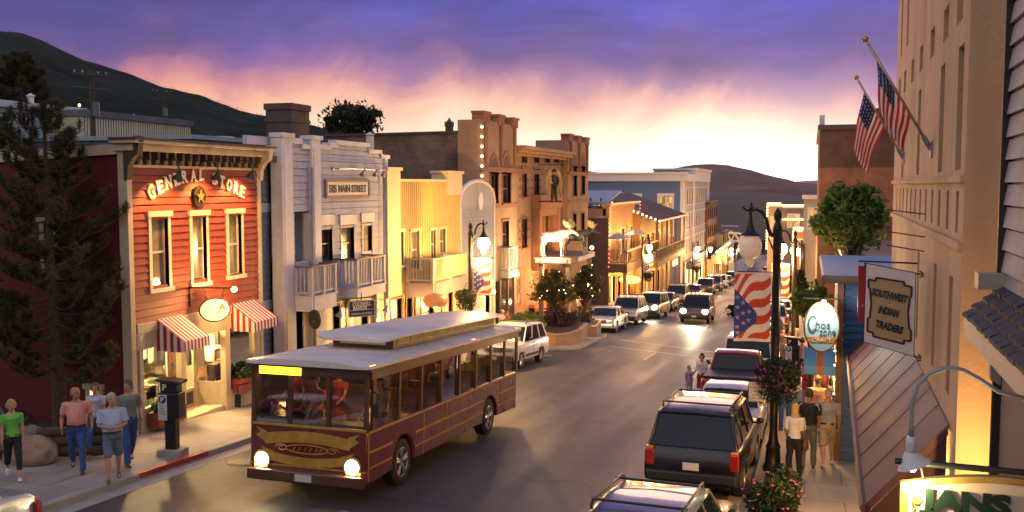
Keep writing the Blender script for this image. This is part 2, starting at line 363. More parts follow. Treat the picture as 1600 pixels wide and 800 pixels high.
 # sky, sun, render settings
SC.render.engine='CYCLES'
SC.cycles.use_denoising=True
SC.cycles.max_bounces=6;SC.cycles.diffuse_bounces=3;SC.cycles.glossy_bounces=3;SC.cycles.transmission_bounces=4;SC.cycles.transparent_max_bounces=10
SC.cycles.caustics_reflective=False;SC.cycles.caustics_refractive=False
SC.cycles.sample_clamp_indirect=6.0;SC.cycles.sample_clamp_direct=0.0
SC.view_settings.view_transform='Standard';SC.view_settings.look='None';SC.view_settings.gamma=1.0;SC.view_settings.exposure=EXPOSURE
def make_world():
 w=bpy.data.worlds.new('World');SC.world=w;w.use_nodes=True;nt=w.node_tree;N=nt.nodes;L=nt.links
 bg=N['Background'];out=N['World Output']
 def val(x,sock):
  if hasattr(x,'is_output'):L.new(x,sock)
  else:sock.default_value=x
 def ma(op,a,b=0.0,c=0.0):
  n=N.new('ShaderNodeMath');n.operation=op;val(a,n.inputs[0]);val(b,n.inputs[1]);val(c,n.inputs[2]);return n.outputs[0]
 def mrange(x,a,b,c,d,smooth=True):
  n=N.new('ShaderNodeMapRange');n.interpolation_type='SMOOTHSTEP' if smooth else 'LINEAR';L.new(x,n.inputs[0])
  for i,q in enumerate((a,b,c,d)):n.inputs[i+1].default_value=q
  return n.outputs[0]
 def mix(f,a,b,mode='MIX'):
  n=N.new('ShaderNodeMix');n.data_type='RGBA';n.blend_type=mode;val(f,n.inputs['Factor']);val(a,n.inputs['A']);val(b,n.inputs['B']);return n.outputs['Result']
 def ramp(x,pts,interp='EASE'):
  n=N.new('ShaderNodeValToRGB');cr=n.color_ramp;cr.interpolation=interp;L.new(x,n.inputs[0])
  while len(cr.elements)<len(pts):cr.elements.new(.5)
  for e,(p,c)in zip(cr.elements,pts):e.position=p;e.color=(*c,1)if len(c)==3 else c
  return n.outputs[0]
 tc=N.new('ShaderNodeTexCoord');sp=N.new('ShaderNodeSeparateXYZ');L.new(tc.outputs['Generated'],sp.inputs[0])
 x,y,z=sp.outputs
 az=ma('MULTIPLY',ma('ARCTAN2',x,y),57.2958);el=ma('MULTIPLY',ma('ARCSINE',z),57.2958)
 def nz(sx,sy,scale,det,dist=0.0,off=(0,0,0),rough=.6,sh=0.0):
  cb=N.new('ShaderNodeCombineXYZ');val(ma('MULTIPLY_ADD',el,sh*sx,ma('MULTIPLY',az,sx)),cb.inputs[0]);val(ma('MULTIPLY',el,sy),cb.inputs[1])
  va=N.new('ShaderNodeVectorMath');va.operation='ADD';L.new(cb.outputs[0],va.inputs[0]);va.inputs[1].default_value=off
  n=N.new('ShaderNodeTexNoise');L.new(va.outputs[0],n.inputs[0]);n.inputs['Scale'].default_value=scale;n.inputs['Detail'].default_value=det;n.inputs['Distortion'].default_value=dist;n.inputs['Roughness'].default_value=rough
  return n.outputs['Fac']
 big=nz(.07,.10,1.0,3,.3,(3.1,7.7,0),.5)
 veil=nz(.11,.07,1.0,5,.9,(1.3,2.2,5),.55,-.5)
 fine=nz(.20,.28,1.0,6,.7,(9,4,2),.6,-.4)
 azn=ma('MULTIPLY_ADD',az,1/60.,50/60.)
 edge=ramp(azn,[(q,(v,)*3)for q,v in((0,.40),(.15,.42),(.23,.50),(.30,.46),(.36,.49),(.44,.39),(.485,.46),(.56,.42),(.67,.38),(.82,.315),(.87,.39),(1.0,.38))],'EASE')
 edge=ma('MULTIPLY_ADD',edge,14.0,.2)
 t=ma('SUBTRACT',el,edge)
 t=ma('ADD',t,ma('MULTIPLY',ma('SUBTRACT',big,.5),3.4))
 t=ma('ADD',t,ma('MULTIPLY',ma('SUBTRACT',veil,.5),3.8))
 t=ma('ADD',t,ma('MULTIPLY',ma('SUBTRACT',fine,.5),3.0))
 tn=ma('MULTIPLY_ADD',t,1/13.,6/13.)
 col=ramp(tn,[(0.0,(1.22,1.06,.88)),(.16,(1.08,.86,.66)),(.30,lin((252,198,170))),(.40,lin((214,152,156))),(.48,lin((160,112,156))),(.58,lin((112,84,152))),(.76,lin((86,76,166))),(1.0,lin((70,76,184)))],'LINEAR')
 colL=ramp(tn,[(0.0,(1.08,.72,.42)),(.20,(1.0,.58,.33)),(.32,lin((248,172,142))),(.41,lin((196,122,136))),(.50,lin((128,84,138))),(.60,lin((88,68,138))),(.78,lin((64,64,142))),(1.0,lin((52,60,148)))],'LINEAR')
 col=mix(mrange(az,-40,-18,1.0,0.0),col,colL)
 mott=nz(.07,.22,1.0,6,.9,(2,11,4),.6,-1.0)
 mo=N.new('ShaderNodeCombineColor');mv=mrange(mott,.3,.70,.66,1.34,False)
 for i in range(3):L.new(mv,mo.inputs[i])
 col=mix(mrange(tn,.35,.6,0.0,1.0),col,mix(1.0,col,mo.outputs[0],'MULTIPLY'))
 ga=ma('MULTIPLY',ma('ADD',az,4.0),1/9.);ge=ma('MULTIPLY',ma('SUBTRACT',el,.4),1/3.2)
 gl=ma('POWER',2.71828,ma('MULTIPLY',ma('ADD',ma('MULTIPLY',ga,ga),ma('MULTIPLY',ge,ge)),-1.0))
 gc=mix(1.0,(1.0,.86,.62,1),(1,1,1,1),'MULTIPLY')
 gm=N.new('ShaderNodeVectorMath');gm.operation='SCALE';gm.inputs[0].default_value=(1.0,.90,.68);L.new(ma('MULTIPLY',gl,1.55),gm.inputs['Scale'])
 col=mix(1.0,col,gm.outputs[0],'ADD')
 dome=ramp(mrange(el,14,80,0,1,False),[(0,lin((110,112,180))),(.5,lin((136,138,176))),(1,lin((138,142,182)))])
 col=mix(mrange(el,17,32,0,1),col,dome)
 back=ma('MAXIMUM',mrange(az,25,70,0,1),mrange(az,-58,-95,0,1))
 bk=ramp(mrange(el,0,60,0,1,False),[(0,lin((60,50,58))),(.14,lin((84,70,80))),(.26,(1.0,.82,.82)),(.55,(.92,.84,.94)),(1,lin((150,152,190)))])
 col=mix(back,col,bk)
 col=mix(mrange(el,-2.5,-1.0,1,0),col,(.05,.045,.05,1))
 L.new(col,bg.inputs['Color']);bg.inputs['Strength'].default_value=1.0
 ns=N.new('ShaderNodeTexSky');ns.sky_type='NISHITA';ns.sun_disc=False;ns.sun_elevation=math.radians(1.5);ns.sun_rotation=math.radians(-4.5);ns.altitude=2000
 b2=N.new('ShaderNodeBackground');L.new(ns.outputs[0],b2.inputs[0]);b2.inputs[1].default_value=.012
 ad=N.new('ShaderNodeAddShader');L.new(bg.outputs[0],ad.inputs[0]);L.new(b2.outputs[0],ad.inputs[1]);L.new(ad.outputs[0],out.inputs[0])
make_world()
sl=bpy.data.lights.new('sun','SUN');sl.energy=.35;sl.angle=math.radians(20);sl.color=(1,.62,.42)
so=bpy.data.objects.new('sun',sl);COL.objects.link(so)
_sd=V((math.sin(math.radians(-4.5))*math.cos(math.radians(5)),math.cos(math.radians(-4.5))*math.cos(math.radians(5)),math.sin(math.radians(5))))
so.rotation_euler=_sd.to_track_quat('Z','Y').to_euler()
# common materials
WHITE=M('white paint',(.62,.60,.58),.55,var=.07,scale=2,stain=.25)
CREAM=M('cream paint',(.66,.56,.38),.5,var=.08,scale=2,stain=.2)
DARKWOOD=M('dark brown timber',(.05,.032,.022),.6,var=.25)
BLACK=M('black metal',(.012,.012,.012),.4,var=.1)
BRONZE=M('dark bronze metal',(.03,.022,.016),.38,.3,var=.2)
GREYMETAL=M('galvanised metal',(.32,.33,.35),.42,.6,var=.12)
DARKPANE=M('dark window pane',(.02,.02,.022),.05,var=0,spec=.8)
CURTAIN=M('dim window pane with blind',(.16,.14,.11),.12,var=.3,scale=2.0,coat=.15)
LIT=M_lit('lamp-lit window',(1,.52,.17),3.6)
LITDIM=M_lit('dimly lit window',(1,.5,.18),1.1,1.3)
LITHOT=M_lit('bright shop window',(1,.62,.26),6.0,1.2,.6)
BULB=M('glowing bulb',(.9,.7,.4),.4,var=0,emit=(1,.62,.24),es=30)
BULBHOT=M('glowing lamp globe',(.9,.7,.4),.4,var=0,emit=(1,.66,.26),es=22)
REDBULB=M('glowing red bulb',(.6,.1,.05),.4,var=0,emit=(1,.12,.06),es=6)
ROOFGREY=M('grey flat roofing',(.12,.12,.13),.85,var=.2,scale=.8,stain=.4)
CONCRETE=M('concrete',(.33,.31,.28),.85,var=.12,scale=1.3,bump=.25,bscale=40,stain=.35)
# ground, road, pavements
def hill_h(x,y):
 """rise of the land away from the street on the left"""
 a=max(0.0,-x-22);b=max(0.0,x-25)
 return min(a,60)*.115*min(1,max(0,(y+10)/30))+b*.05
xs=[-700,-400,-250,-160,-110,-82,-60,-45,-35,-28,-22,0,25,40,60,100,180,300,600,1200]
ys=[-120,-60,-30,-10,0,10,20,35,60,90,120,160,200,240,280,320,400,600,1000,2000,4500]
mb=MB()
mb.add([(x,y,g(y)+hill_h(x,y))for y in ys for x in xs],[(j*len(xs)+i,j*len(xs)+i+1,(j+1)*len(xs)+i+1,(j+1)*len(xs)+i)for j in range(len(ys)-1)for i in range(len(xs)-1)])
tag(mb.build('ground',M('dry earth and scrub',(.085,.065,.045),.95,var=.35,scale=.25,bump=.4,bscale=3,spec=.1)),kind='structure')
def M_asphalt():
 m=M('worn asphalt',(.052,.051,.054),.5,var=.2,scale=.5,stain=.2,spec=.5)
 nt=m.node_tree;N=nt.nodes;L=nt.links;b=N['Principled BSDF'];tc=N['Texture Coordinate']if 'Texture Coordinate' in N else[n for n in N if n.type=='TEX_COORD'][0]
 n=N.new('ShaderNodeTexNoise');n.inputs['Scale'].default_value=55;n.inputs['Detail'].default_value=4;L.new(tc.outputs['Object'],n.inputs[0])
 bp=N.new('ShaderNodeBump');bp.inputs['Strength'].default_value=.35;bp.inputs['Distance'].default_value=.01;L.new(n.outputs['Fac'],bp.inputs['Height']);L.new(bp.outputs[0],b.inputs['Normal'])
 mp=N.new('ShaderNodeMapping');mp.inputs['Scale'].default_value=(.9,.045,1);L.new(tc.outputs['Object'],mp.inputs[0])
 n2=N.new('ShaderNodeTexNoise');n2.inputs['Scale'].default_value=1;n2.inputs['Detail'].default_value=6;n2.inputs['Distortion'].default_value=.4;L.new(mp.outputs[0],n2.inputs[0])
 mr=N.new('ShaderNodeMapRange');mr.inputs['From Min'].default_value=.3;mr.inputs['From Max'].default_value=.7;mr.inputs['To Min'].default_value=.44;mr.inputs['To Max'].default_value=.68;L.new(n2.outputs['Fac'],mr.inputs[0])
 L.new(mr.outputs[0],b.inputs['Roughness'])
 vo=N.new('ShaderNodeTexVoronoi');vo.feature='DISTANCE_TO_EDGE';vo.inputs['Scale'].default_value=.16
 n3=N.new('ShaderNodeTexNoise');n3.inputs['Scale'].default_value=.6;n3.inputs['Detail'].default_value=5;L.new(tc.outputs['Object'],n3.inputs[0])
 va=N.new('ShaderNodeMix');va.data_type='RGBA';va.blend_type='LINEAR_LIGHT';va.inputs['Factor'].default_value=2.2;L.new(tc.outputs['Object'],va.inputs['A']);L.new(n3.outputs['Color'],va.inputs['B']);L.new(va.outputs['Result'],vo.inputs['Vector'])
 th=N.new('ShaderNodeMapRange');th.inputs['From Min'].default_value=.0;th.inputs['From Max'].default_value=.02;th.inputs['To Min'].default_value=.5;th.inputs['To Max'].default_value=1;L.new(vo.outputs['Distance'],th.inputs[0])
 src=b.inputs['Base Color'].links[0].from_socket;mx=N.new('ShaderNodeMix');mx.data_type='RGBA';mx.blend_type='MULTIPLY';mx.inputs['Factor'].default_value=1
 L.new(src,mx.inputs['A']);L.new(th.outputs[0],mx.inputs['B']);L.new(mx.outputs['Result'],b.inputs['Base Color'])
 m3=N.new('ShaderNodeMapRange');m3.inputs['From Min'].default_value=.3;m3.inputs['From Max'].default_value=.7;m3.inputs['To Min'].default_value=.72;m3.inputs['To Max'].default_value=1.25;L.new(n2.outputs['Fac'],m3.inputs[0])
 m4=N.new('ShaderNodeMix');m4.data_type='RGBA';m4.blend_type='MULTIPLY';m4.inputs['Factor'].default_value=1;L.new(mx.outputs['Result'],m4.inputs['A']);L.new(m3.outputs[0],m4.inputs['B']);L.new(m4.outputs['Result'],b.inputs['Base Color'])
 return m
KL,KR=-13.2,-1.06
mb=MB()
for y0,y1 in((-60,200),(200,320),(320,420)):mb.quad((KL-.05,y0,g(y0)+.008),(KR+.05,y0,g(y0)+.008),(KR+.05,y1,g(y1)+.008),(KL-.05,y1,g(y1)+.008))
tag(mb.build('road',M_asphalt()),kind='structure')
def M_paving():
 m=M_brick('concrete paving',(.27,.245,.21),(.30,.27,.235),(.13,.12,.105),1.5,1.5,'xy',.7,.14,.012);return m
PAVE=M_paving()
mb=MB();mb.slab(-18.2,KL-.18,-60,200,-.3,.14);mb.slab(-18.2,KL-.18,200,300,-.3,.14)
tag(mb.build('pavement_west',PAVE),kind='structure')
mb=MB();mb.slab(KR+.18,3.2,-60,200,-.3,.14);mb.slab(KR+.18,3.2,200,300,-.3,.14)
tag(mb.build('pavement_east',PAVE),kind='structure')
mb=MB()
for x0,x1 in((KL-.18,KL),(KR,KR+.18)):
 mb.slab(x0,x1,-60,200,-.3,.15);mb.slab(x0,x1,200,300,-.3,.15)
tag(mb.build('kerb',CONCRETE,bevel=.02),kind='structure')
mb=MB();mb.slab(KL,KL+.42,-60,200,.0,.013);mb.slab(KR-.42,KR,-60,200,.0,.013)
tag(mb.build('gutter',CONCRETE),kind='structure')
def arc(cx,cy,r,a0,a1,k=8):return[(cx+r*math.cos(math.radians(a0+(a1-a0)*i/k)),cy+r*math.sin(math.radians(a0+(a1-a0)*i/k)))for i in range(k+1)]
BX=-10.75
def bulb(off):return[(KL-.2,41.5+off)]+[(KL,41.5+off)]+arc(-12.3,44.6,1.0,200,250,4)+arc(BX-1.2-off,45.9+off,1.2,-80,0)+arc(BX-1.2-off,52.3-off,1.2,0,90)+[(KL,53.6-off),(KL-.2,53.6-off)]
mb=MB();mb.slab_poly(bulb(0),-.2,.152);tag(mb.build('kerb_extension',CONCRETE,bevel=.02),kind='structure')
mb=MB();mb.slab_poly(bulb(.22),.0,.158);tag(mb.build('pavement_extension',PAVE),kind='structure')
a=gpx(222,752);b_=gpx(298,712)
mb=MB();mb.slab(KL-.185,KL+.004,a.y,b_.y,.05,.155);tag(mb.build('kerb_paint',M('red kerb paint',(.38,.03,.03),.6,var=.25,scale=4,stain=.5)),kind='structure')
def stripe(mb,p,q,w=.12):
 p,q=V(p),V(q);d=(q-p).normalized();s_=V((-d.y,d.x,0))*w/2
 k=6
 for i in range(k):
  A=p.lerp(q,i/k);B=p.lerp(q,(i+1)/k)
  mb.quad(*[(v.x,v.y,g(v.y)+.0125)for v in(A-s_,B-s_,B+s_,A+s_)])
mb=MB()
stripe(mb,gpx(950,541),gpx(1121,562),.22);stripe(mb,gpx(968,531),gpx(1126,552),.22)
for i in range(10):
 y0=41-0+i*12.0
 if i:stripe(mb,(-6.3,y0+8,0),(-6.3,y0+11,0),.1)
stripe(mb,gpx(1006,563),gpx(1027,550),.10)
tag(mb.build('road_marking',M('worn white road paint',(.42,.40,.37),.6,var=.3,scale=6,stain=.6)),kind='structure')
mb=MB();rp=random.Random(4)
for(x0,x1,y0,y1)in((-5.2,-3.4,47.5,52),(-4.4,-3.5,12,17)):
 for i in range(6):
  a,b=y0+(y1-y0)*i/6,y0+(y1-y0)*(i+1)/6;mb.quad((x0,a,g(a)+.0105),(x1,a,g(a)+.0105),(x1,b,g(b)+.0105),(x0,b,g(b)+.0105))
tag(mb.build('road_patch',M('newer asphalt patch',(.036,.034,.034),.6,var=.2,scale=3,bump=.3,bscale=60)),kind='structure')
for i,(px,py,lb)in enumerate(((380,722,'round iron manhole cover in the road beside the front of the trolley bus'),(850,556,'round pale manhole cover in the road before the brick planter'))):
 c=gpx(px,py,.02);mb=MB()
 k=20;sl_=V((0,1,-SLOPE)).normalized()
 pts=[(c.x+.36*math.cos(2*math.pi*j/k),c.y+.36*math.sin(2*math.pi*j/k))for j in range(k)]
 mb.slab_poly(pts,.009,.02)
 pts2=[(c.x+.29*math.cos(2*math.pi*j/k),c.y+.29*math.sin(2*math.pi*j/k))for j in range(k)]
 o=mb.build('manhole_cover',M('worn iron',(.16,.15,.14),.5,.4,var=.3,scale=8,bump=.4,bscale=20),loc=(c.x,c.y,g(c.y)))
 tag(o,lb,'manhole cover')
 m2=MB().slab_poly(pts2,.02,.026);m2.build('lid',MATS['worn iron'],o)
 # hills
def ridge(name,sil,D,depth,mat,base_z,rough=1.0,seed=0,kind='structure',cols=140,rows=26,power=1.25):
 """terrain that climbs to a ridge at distance D: sil = skyline points (pixel) turned into bearings and heights"""
 pts=[]
 for x,y in sil:
  r=ray(x,y);h=math.hypot(r.x,r.y);pts.append((math.atan2(r.x,r.y),r.z/h))
 mb=MB();a0,a1=pts[0][0],pts[-1][0];vs=[]
 for j in range(rows+6):
  t=j/rows
  for i in range(cols+1):
   a=a0+(a1-a0)*i/cols
   for(p,q)in zip(pts,pts[1:]):
    if p[0]<=a<=q[0]+1e-9:f=(a-p[0])/(q[0]-p[0]);top=p[1]+(q[1]-p[1])*f;break
   dist=D-depth*(1-t);hz=EYE.z+top*D
   k=t if t<=1 else 2-t
   z=base_z+(hz-base_z)*(k**power)
   px,py=math.sin(a)*dist,math.cos(a)*dist
   sc=D/9.0
   nn=mnoise.fractal(V((px/sc,py/sc,seed)),1.0,2.0,5)
   z+=nn*rough*D*.012*min(1,4*k*(1-k)+.0)+rough*D*.0012*mnoise.noise(V((px/D*60,py/D*60,seed)))
   vs.append((px,py,z))
 c=cols+1
 mb.add(vs,[(j*c+i,j*c+i+1,(j+1)*c+i+1,(j+1)*c+i)for j in range(rows+5)for i in range(cols)])
 o=mb.build(name,mat,smooth=True);tag(o,kind=kind);return o,vs
HILLDARK=M('dark wooded hillside',(.010,.024,.015),.95,var=.75,scale=.02,bump=1.0,bscale=.06,stain=.4,spec=0)
HILLFAR=M('scrub covered hill',(.19,.11,.08),.95,var=.4,scale=.004,bump=1.0,bscale=.02,stain=.35,spec=0)
HILLPALE=M('distant bare hill',(.30,.20,.19),.95,var=.2,scale=.003)
hL,vL=ridge('hillside',[(-420,-30),(-200,10),(-60,36),(0,48),(30,51),(60,61),(130,93),(200,115),(255,136),(320,151),(370,171),(400,179),(450,185),(480,194),(560,215),(700,262),(760,300)],1250,880,HILLDARK,-4,.8,3,cols=200,rows=40)
hC,vC=ridge('hill',[(820,300),(900,290),(960,280),(1000,274),(1040,266),(1075,259),(1110,256),(1140,258),(1180,268),(1230,281),(1280,292),(1400,305),(1560,330)],4500,2600,HILLFAR,-18,.7,8,cols=200,rows=40)
hF,vF=ridge('distant_hill',[(600,300),(800,283),(880,268),(915,266),(950,272),(1000,277),(1100,288),(1200,286),(1300,280),(1500,284),(1750,300)],5200,600,HILLPALE,-20,.5,5)
def forest(name,o_vs,n,hmin,hmax,mat,seed,cond,c0=0,c1=0):
 if c1:o_vs=o_vs[c0:c1]
 rr=random.Random(seed);mb=MB()
 for _ in range(n):
  v=V(rr.choice(o_vs));
  v+=V((rr.uniform(-14,14),rr.uniform(-14,14),-1.2))
  if not cond(v):continue
  h=rr.uniform(hmin,hmax);r=h*rr.uniform(.22,.4);k=5
  mb.lathe(v,[(r*.7,0),(r,h*.25),(r*.6,h*.6),(0.01,h)],k)
 return tag(mb.build(name,mat),kind='stuff')
forest('hillside_wood',vL,5000,.5,1.3,M('far conifer green',(.012,.026,.017),.9,var=.4,scale=.05),4,lambda v:v.y>60,201*38,201*42)
forest('hill_scrub',vC,3500,1,3,M('far scrub',(.15,.09,.065),.9,var=.4,scale=.03),6,lambda v:True,201*37,201*42)
# LEFT SIDE OF THE STREET
def corner_post(parent,name,mat,fr,u0,u1,z0,z1,n0=-.1,n1=.06):
 return part(parent,name,mat,lambda m:m.box(fr,u0,u1,n0,n1,z0,z1))
def balcony(parent,fr,u0,u1,d,zf,rail_h,fascia_h,mslab,mrail,mcap,spacing=.13,panel=None):
 """platform with fascia, posts, balusters and a cap rail"""
 o=part(parent,'balcony',mslab,lambda m:(m.box(fr,u0,u1,0.02,d,zf-fascia_h,zf-.04),m.box(fr,u0-.04,u1+.04,0.02,d+.05,zf-.04,zf)),bevel=.008)
 mb=MB();t=.05
 for(uu,nn)in((u0+t,d-t),(u1-t,d-t),(u0+t,.12),(u1-t,.12),((u0+u1)/2,d-t)):
  mb.box(fr,uu-.06,uu+.06,nn-.06,nn+.06,zf,zf+rail_h-.02)
 mb.box(fr,u0+.1,u1-.1,d-t-.025,d-t+.025,zf+.08,zf+.14)
 for uu in(u0+t,u1-t):mb.box(fr,uu-.025,uu+.025,.18,d-.11,zf+.08,zf+.14)
 k=int((u1-u0)/spacing)
 for i in range(1,k):
  uu=u0+(u1-u0)*i/k;mb.box(fr,uu-.022,uu+.022,d-t-.02,d-t+.02,zf+.14,zf+rail_h-.05)
 k=int(d/spacing)
 for i in range(2,k):
  nn=d*i/k
  for uu in(u0+t,u1-t):mb.box(fr,uu-.02,uu+.02,nn-.02,nn+.02,zf+.14,zf+rail_h-.05)
 mb.build('railing',mrail,o)
 if panel:
  m2=MB();m2.box(fr,u0+.1,u1-.1,d-t-.06,d-t-.035,zf+.14,zf+rail_h-.1);m2.build('rail_panel',panel,o)
 mb=MB();mb.box(fr,u0-.05,u1+.05,d-.14,d+.03,zf+rail_h-.05,zf+rail_h+.01)
 for uu in(u0+t,u1-t):mb.box(fr,uu-.08,uu+.08,.05,d-.15,zf+rail_h-.05,zf+rail_h+.01)
 mb.build('hand_rail',mcap,o);return o
def balcony_px(parent,fr,xb,xf,xr,yr,yf,fascia_px,mats,panel=None):
 """xb: back of the near side at the wall, xf: near front corner, xr: far front corner; yr,yf: rail top and floor at the near front corner"""
 ub=fr.U(xb);r=ray(xf,yr);p=V((fr.O.x,fr.O.y,0))+fr.u*ub
 t=(p-EYE).dot(fr.u)/r.dot(fr.u);q=EYE+r*t;d=(q-p).dot(fr.n);zr=q.z
 zf=fr.uz(xf,yf,d)[1];u1=fr.U(xr,d);zb=fr.uz(xf,yf+fascia_px,d)[1]
 return balcony(parent,fr,ub,u1,d,zf,zr-zf,zf-zb,*mats,panel=panel),(ub,u1,d,zf)
def shell(parent,name,fr,u0,u1,z0,z1,depth,mat,front=False,roof=None):
 """side walls, back and flat roof of a building behind its front"""
 mb=MB();P=fr.P
 mb.quad(P(u0,-.03,z0),P(u0,-depth,z0),P(u0,-depth,z1),P(u0,-.03,z1));mb.quad(P(u1,-.03,z0),P(u1,-depth,z0),P(u1,-depth,z1),P(u1,-.03,z1))
 mb.quad(P(u0,-depth,z0),P(u1,-depth,z0),P(u1,-depth,z1),P(u0,-depth,z1))
 o=mb.build(name,mat,parent)
 m2=MB();m2.box(fr,u0+.02,u1-.02,-depth+.02,-.05,z1-.5,z1-.3);m2.build('roof',roof or ROOFGREY,parent)
 return o
def striped(parent,fr,u0,u1,zt,zb,d,drop=.28,n0=.03):
 """red and white striped shop awning with valance and closed cheeks"""
 mb=MB();k=15
 for i in range(k):
  a=u0+(u1-u0)*i/k;b=u0+(u1-u0)*(i+1)/k;mi=i%2
  mb.quad(fr.P(a,n0,zt),fr.P(b,n0,zt),fr.P(b,d,zb),fr.P(a,d,zb),mi)
  sc=.035
  mb.add([fr.P(a,d,zb),fr.P(b,d,zb),fr.P(b,d+.01,zb-drop+sc),fr.P((a+b)/2,d+.01,zb-drop),fr.P(a,d+.01,zb-drop+sc)],[(0,1,2,3,4)],mi)
 for uu in(u0,u1):
  kk=8
  for i in range(kk):
   a=n0+(d-n0)*i/kk;b=n0+(d-n0)*(i+1)/kk
   za=zt+(zb-zt)*i/kk;zz=zt+(zb-zt)*(i+1)/kk
   mb.quad(fr.P(uu,a,za),fr.P(uu,b,zz),fr.P(uu,b,zb-drop),fr.P(uu,a,zb-drop),i%2)
 return mb.build('awning',[M('red awning canvas',(.32,.018,.02),.8,var=.1,scale=5),M('white awning canvas',(.70,.66,.60),.8,var=.08,scale=5)],parent,recalc=False)
def gooseneck(parent,fr,u,z,reach=.75,shade=BLACK,rise=.18,col=(1,.58,.22),power=60,aim=None):
 pts=[fr.P(u,.02,z)]+[fr.P(u,.02+reach*i/8,z+rise*math.sin(math.pi*i/8*.8))for i in range(1,8)]+[fr.P(u,reach+.02,z-.08),fr.P(u,reach+.03,z-.16)]
 mb=MB();mb.tube(pts,.018,6);mb.lathe(fr.P(u,0.0,z),[(.06,0),(.06,.03),(.02,.04)],10,axis=fr.n)
 o=mb.build('gooseneck_lamp',shade,parent,smooth=True)
 c=fr.P(u,reach+.03,z-.16);ax=(-fr.n*.35+V((0,0,-1))).normalized()
 m2=MB();m2.lathe(c,[(.035,-.04),(.05,.02),(.075,.08),(.15,.20),(.155,.215),(.14,.2),(.06,.08),(.04,.03)],14,axis=ax);m2.build('lamp_shade',shade,o,smooth=True)
 m3=MB();m3.ball(c+ax*.13,.045,10,6);m3.build('bulb',BULB,o)
 if power:spot('lamp light',c+ax*.20,(c+ax*2)if aim is None else aim,power,col,.05,125,.6)
 return o
 # red general store
A=XF(-16.0);Y0,Y1=A.U(197),A.U(405);G0=g(Y1)-.3
zt=A.Z(205,222);root=thing('general_store','red clapboard general store with cream trim, bracketed cornice and striped awnings','shop',(-16,Y0,g(Y0)))
GS=root
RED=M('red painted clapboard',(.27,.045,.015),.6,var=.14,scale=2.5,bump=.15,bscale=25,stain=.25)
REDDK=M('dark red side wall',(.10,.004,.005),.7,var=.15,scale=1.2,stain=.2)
wins=[A.rect(234,339,260,452),A.rect(298,337,320,443),A.rect(355,334,375,431)]
zs=A.Z(276,497)
mb=MB();siding(mb,A,Y0+.12,Y1-.12,zs,zt-.25,wins,.19,0,.035,.2);mb.build('front_wall',RED,root)
for r in wins:window(root,A,r,CREAM,CURTAIN,.11,.12)
tr=M('cream trim',(.52,.43,.29),.55,var=.1,stain=.25)
part(root,'corner_board',tr,lambda m:(m.box(A,Y0-.02,Y0+.16,-.22,.05,G0,zt-.1),),bevel=.01)
part(root,'corner_board',tr,lambda m:(m.box(A,Y1-.16,Y1+.02,-.22,.05,G0,zt-.1),),bevel=.01)
def cornice(m):
 m.box(A,Y0-.1,Y1+.1,-.3,.30,zt-.22,zt-.04);m.box(A,Y0-.2,Y1+.2,-.3,.46,zt-.04,zt+.05);m.box(A,Y0+.14,Y1-.14,-.05,.05,zt-.62,zt-.54)
 m.box(A,Y0+.14,Y1-.14,-.05,.028,zt-.54,zt-.22)
part(root,'cornice',tr,cornice,bevel=.012)
part(root,'cornice_cap',DARKWOOD,lambda m:(m.box(A,Y0-.24,Y1+.24,-.3,.5,zt+.05,zt+.1),))
for i in range(17):
 u=Y0+.3+(Y1-Y0-.6)*i/16
 part(root,'bracket',DARKWOOD,lambda m:(m.fprism(A,[(u-.045,zt-.55),(u+.045,zt-.55),(u+.045,zt-.22),(u-.045,zt-.22)],.05,.16),m.fprism(A,[(u-.045,zt-.42),(u+.045,zt-.42),(u+.045,zt-.22),(u-.045,zt-.22)],.16,.24)))
for u in(Y0+.02,Y1-.02):
 prof=[(.0,zt-.95),(.1,zt-.9),(.13,zt-.6),(.25,zt-.42),(.42,zt-.3),(.48,zt+.12),(.40,zt+.14),(0,zt+.05)]
 part(root,'scroll_bracket',tr if u>Y0+1 else DARKWOOD,lambda m:m.prism([A.P(u-.09,n,z)for n,z in prof],[A.P(u+.09,n,z)for n,z in prof]))
def arc_letters(m):
 base=[(A.uz(px,py))for px,py in((233,301),(248,294),(264,286),(281,280),(297,276),(312,275),(337,279),(349,284),(361,289),(371,295),(377,301))]
 s_='GENERALSTORE';px=[233,247,260,273,285,299,312,333,344,355,366,376];py=[300,292,285,280,276,274,273,280,284,289,294,300]
 rot=[.42,.35,.28,.2,.13,.06,.0,-.18,-.24,-.3,-.35,-.4]
 for ch,x,y,r_ in zip(s_,px,py,rot):
  u,z=A.uz(x,y);hh=.33 if ch!='G' else.38
  m.text(A,ch,u,z,hh,.045,width=.24 if ch not in 'L' else.2,depth=.03,bold=.03,rot=r_*.75)
  ca,sa=math.cos(r_*.75),math.sin(r_*.75)
  if ch in 'NRALTE':
   feet={'N':((-.1,-.5),(.1,.5),(-.1,.5)),'R':((-.09,-.5),(.1,-.5),(-.09,.5)),'A':((-.11,-.5),(.11,-.5)),'L':((-.07,.5),(-.07,-.5)),'T':((0,-.5),),'E':((-.09,.5),(-.09,-.5))}[ch]
   for fx,fy in feet:
    y_=fy*hh*.96;cx=u+fx*ca-y_*sa;cz=z+fx*sa+y_*ca
    m.box(A,cx-.055,cx+.055,.046,.074,cz-.014,cz+.014)
part(root,'lettering',M('cream lettering',(.72,.62,.42),.5,var=.05),arc_letters)
uc,zc=A.uz(308,307)
def star(m,fr,u,z,r,n,d,rin=.4,rot=0,mi=0):
 pts=[]
 for i in range(10):
  a=math.pi/2+rot+i*math.pi/5;rr=r if i%2==0 else r*rin;pts.append((u+rr*math.cos(a),z+rr*math.sin(a)))
 m.fprism(fr,pts,n,n+d,mi)
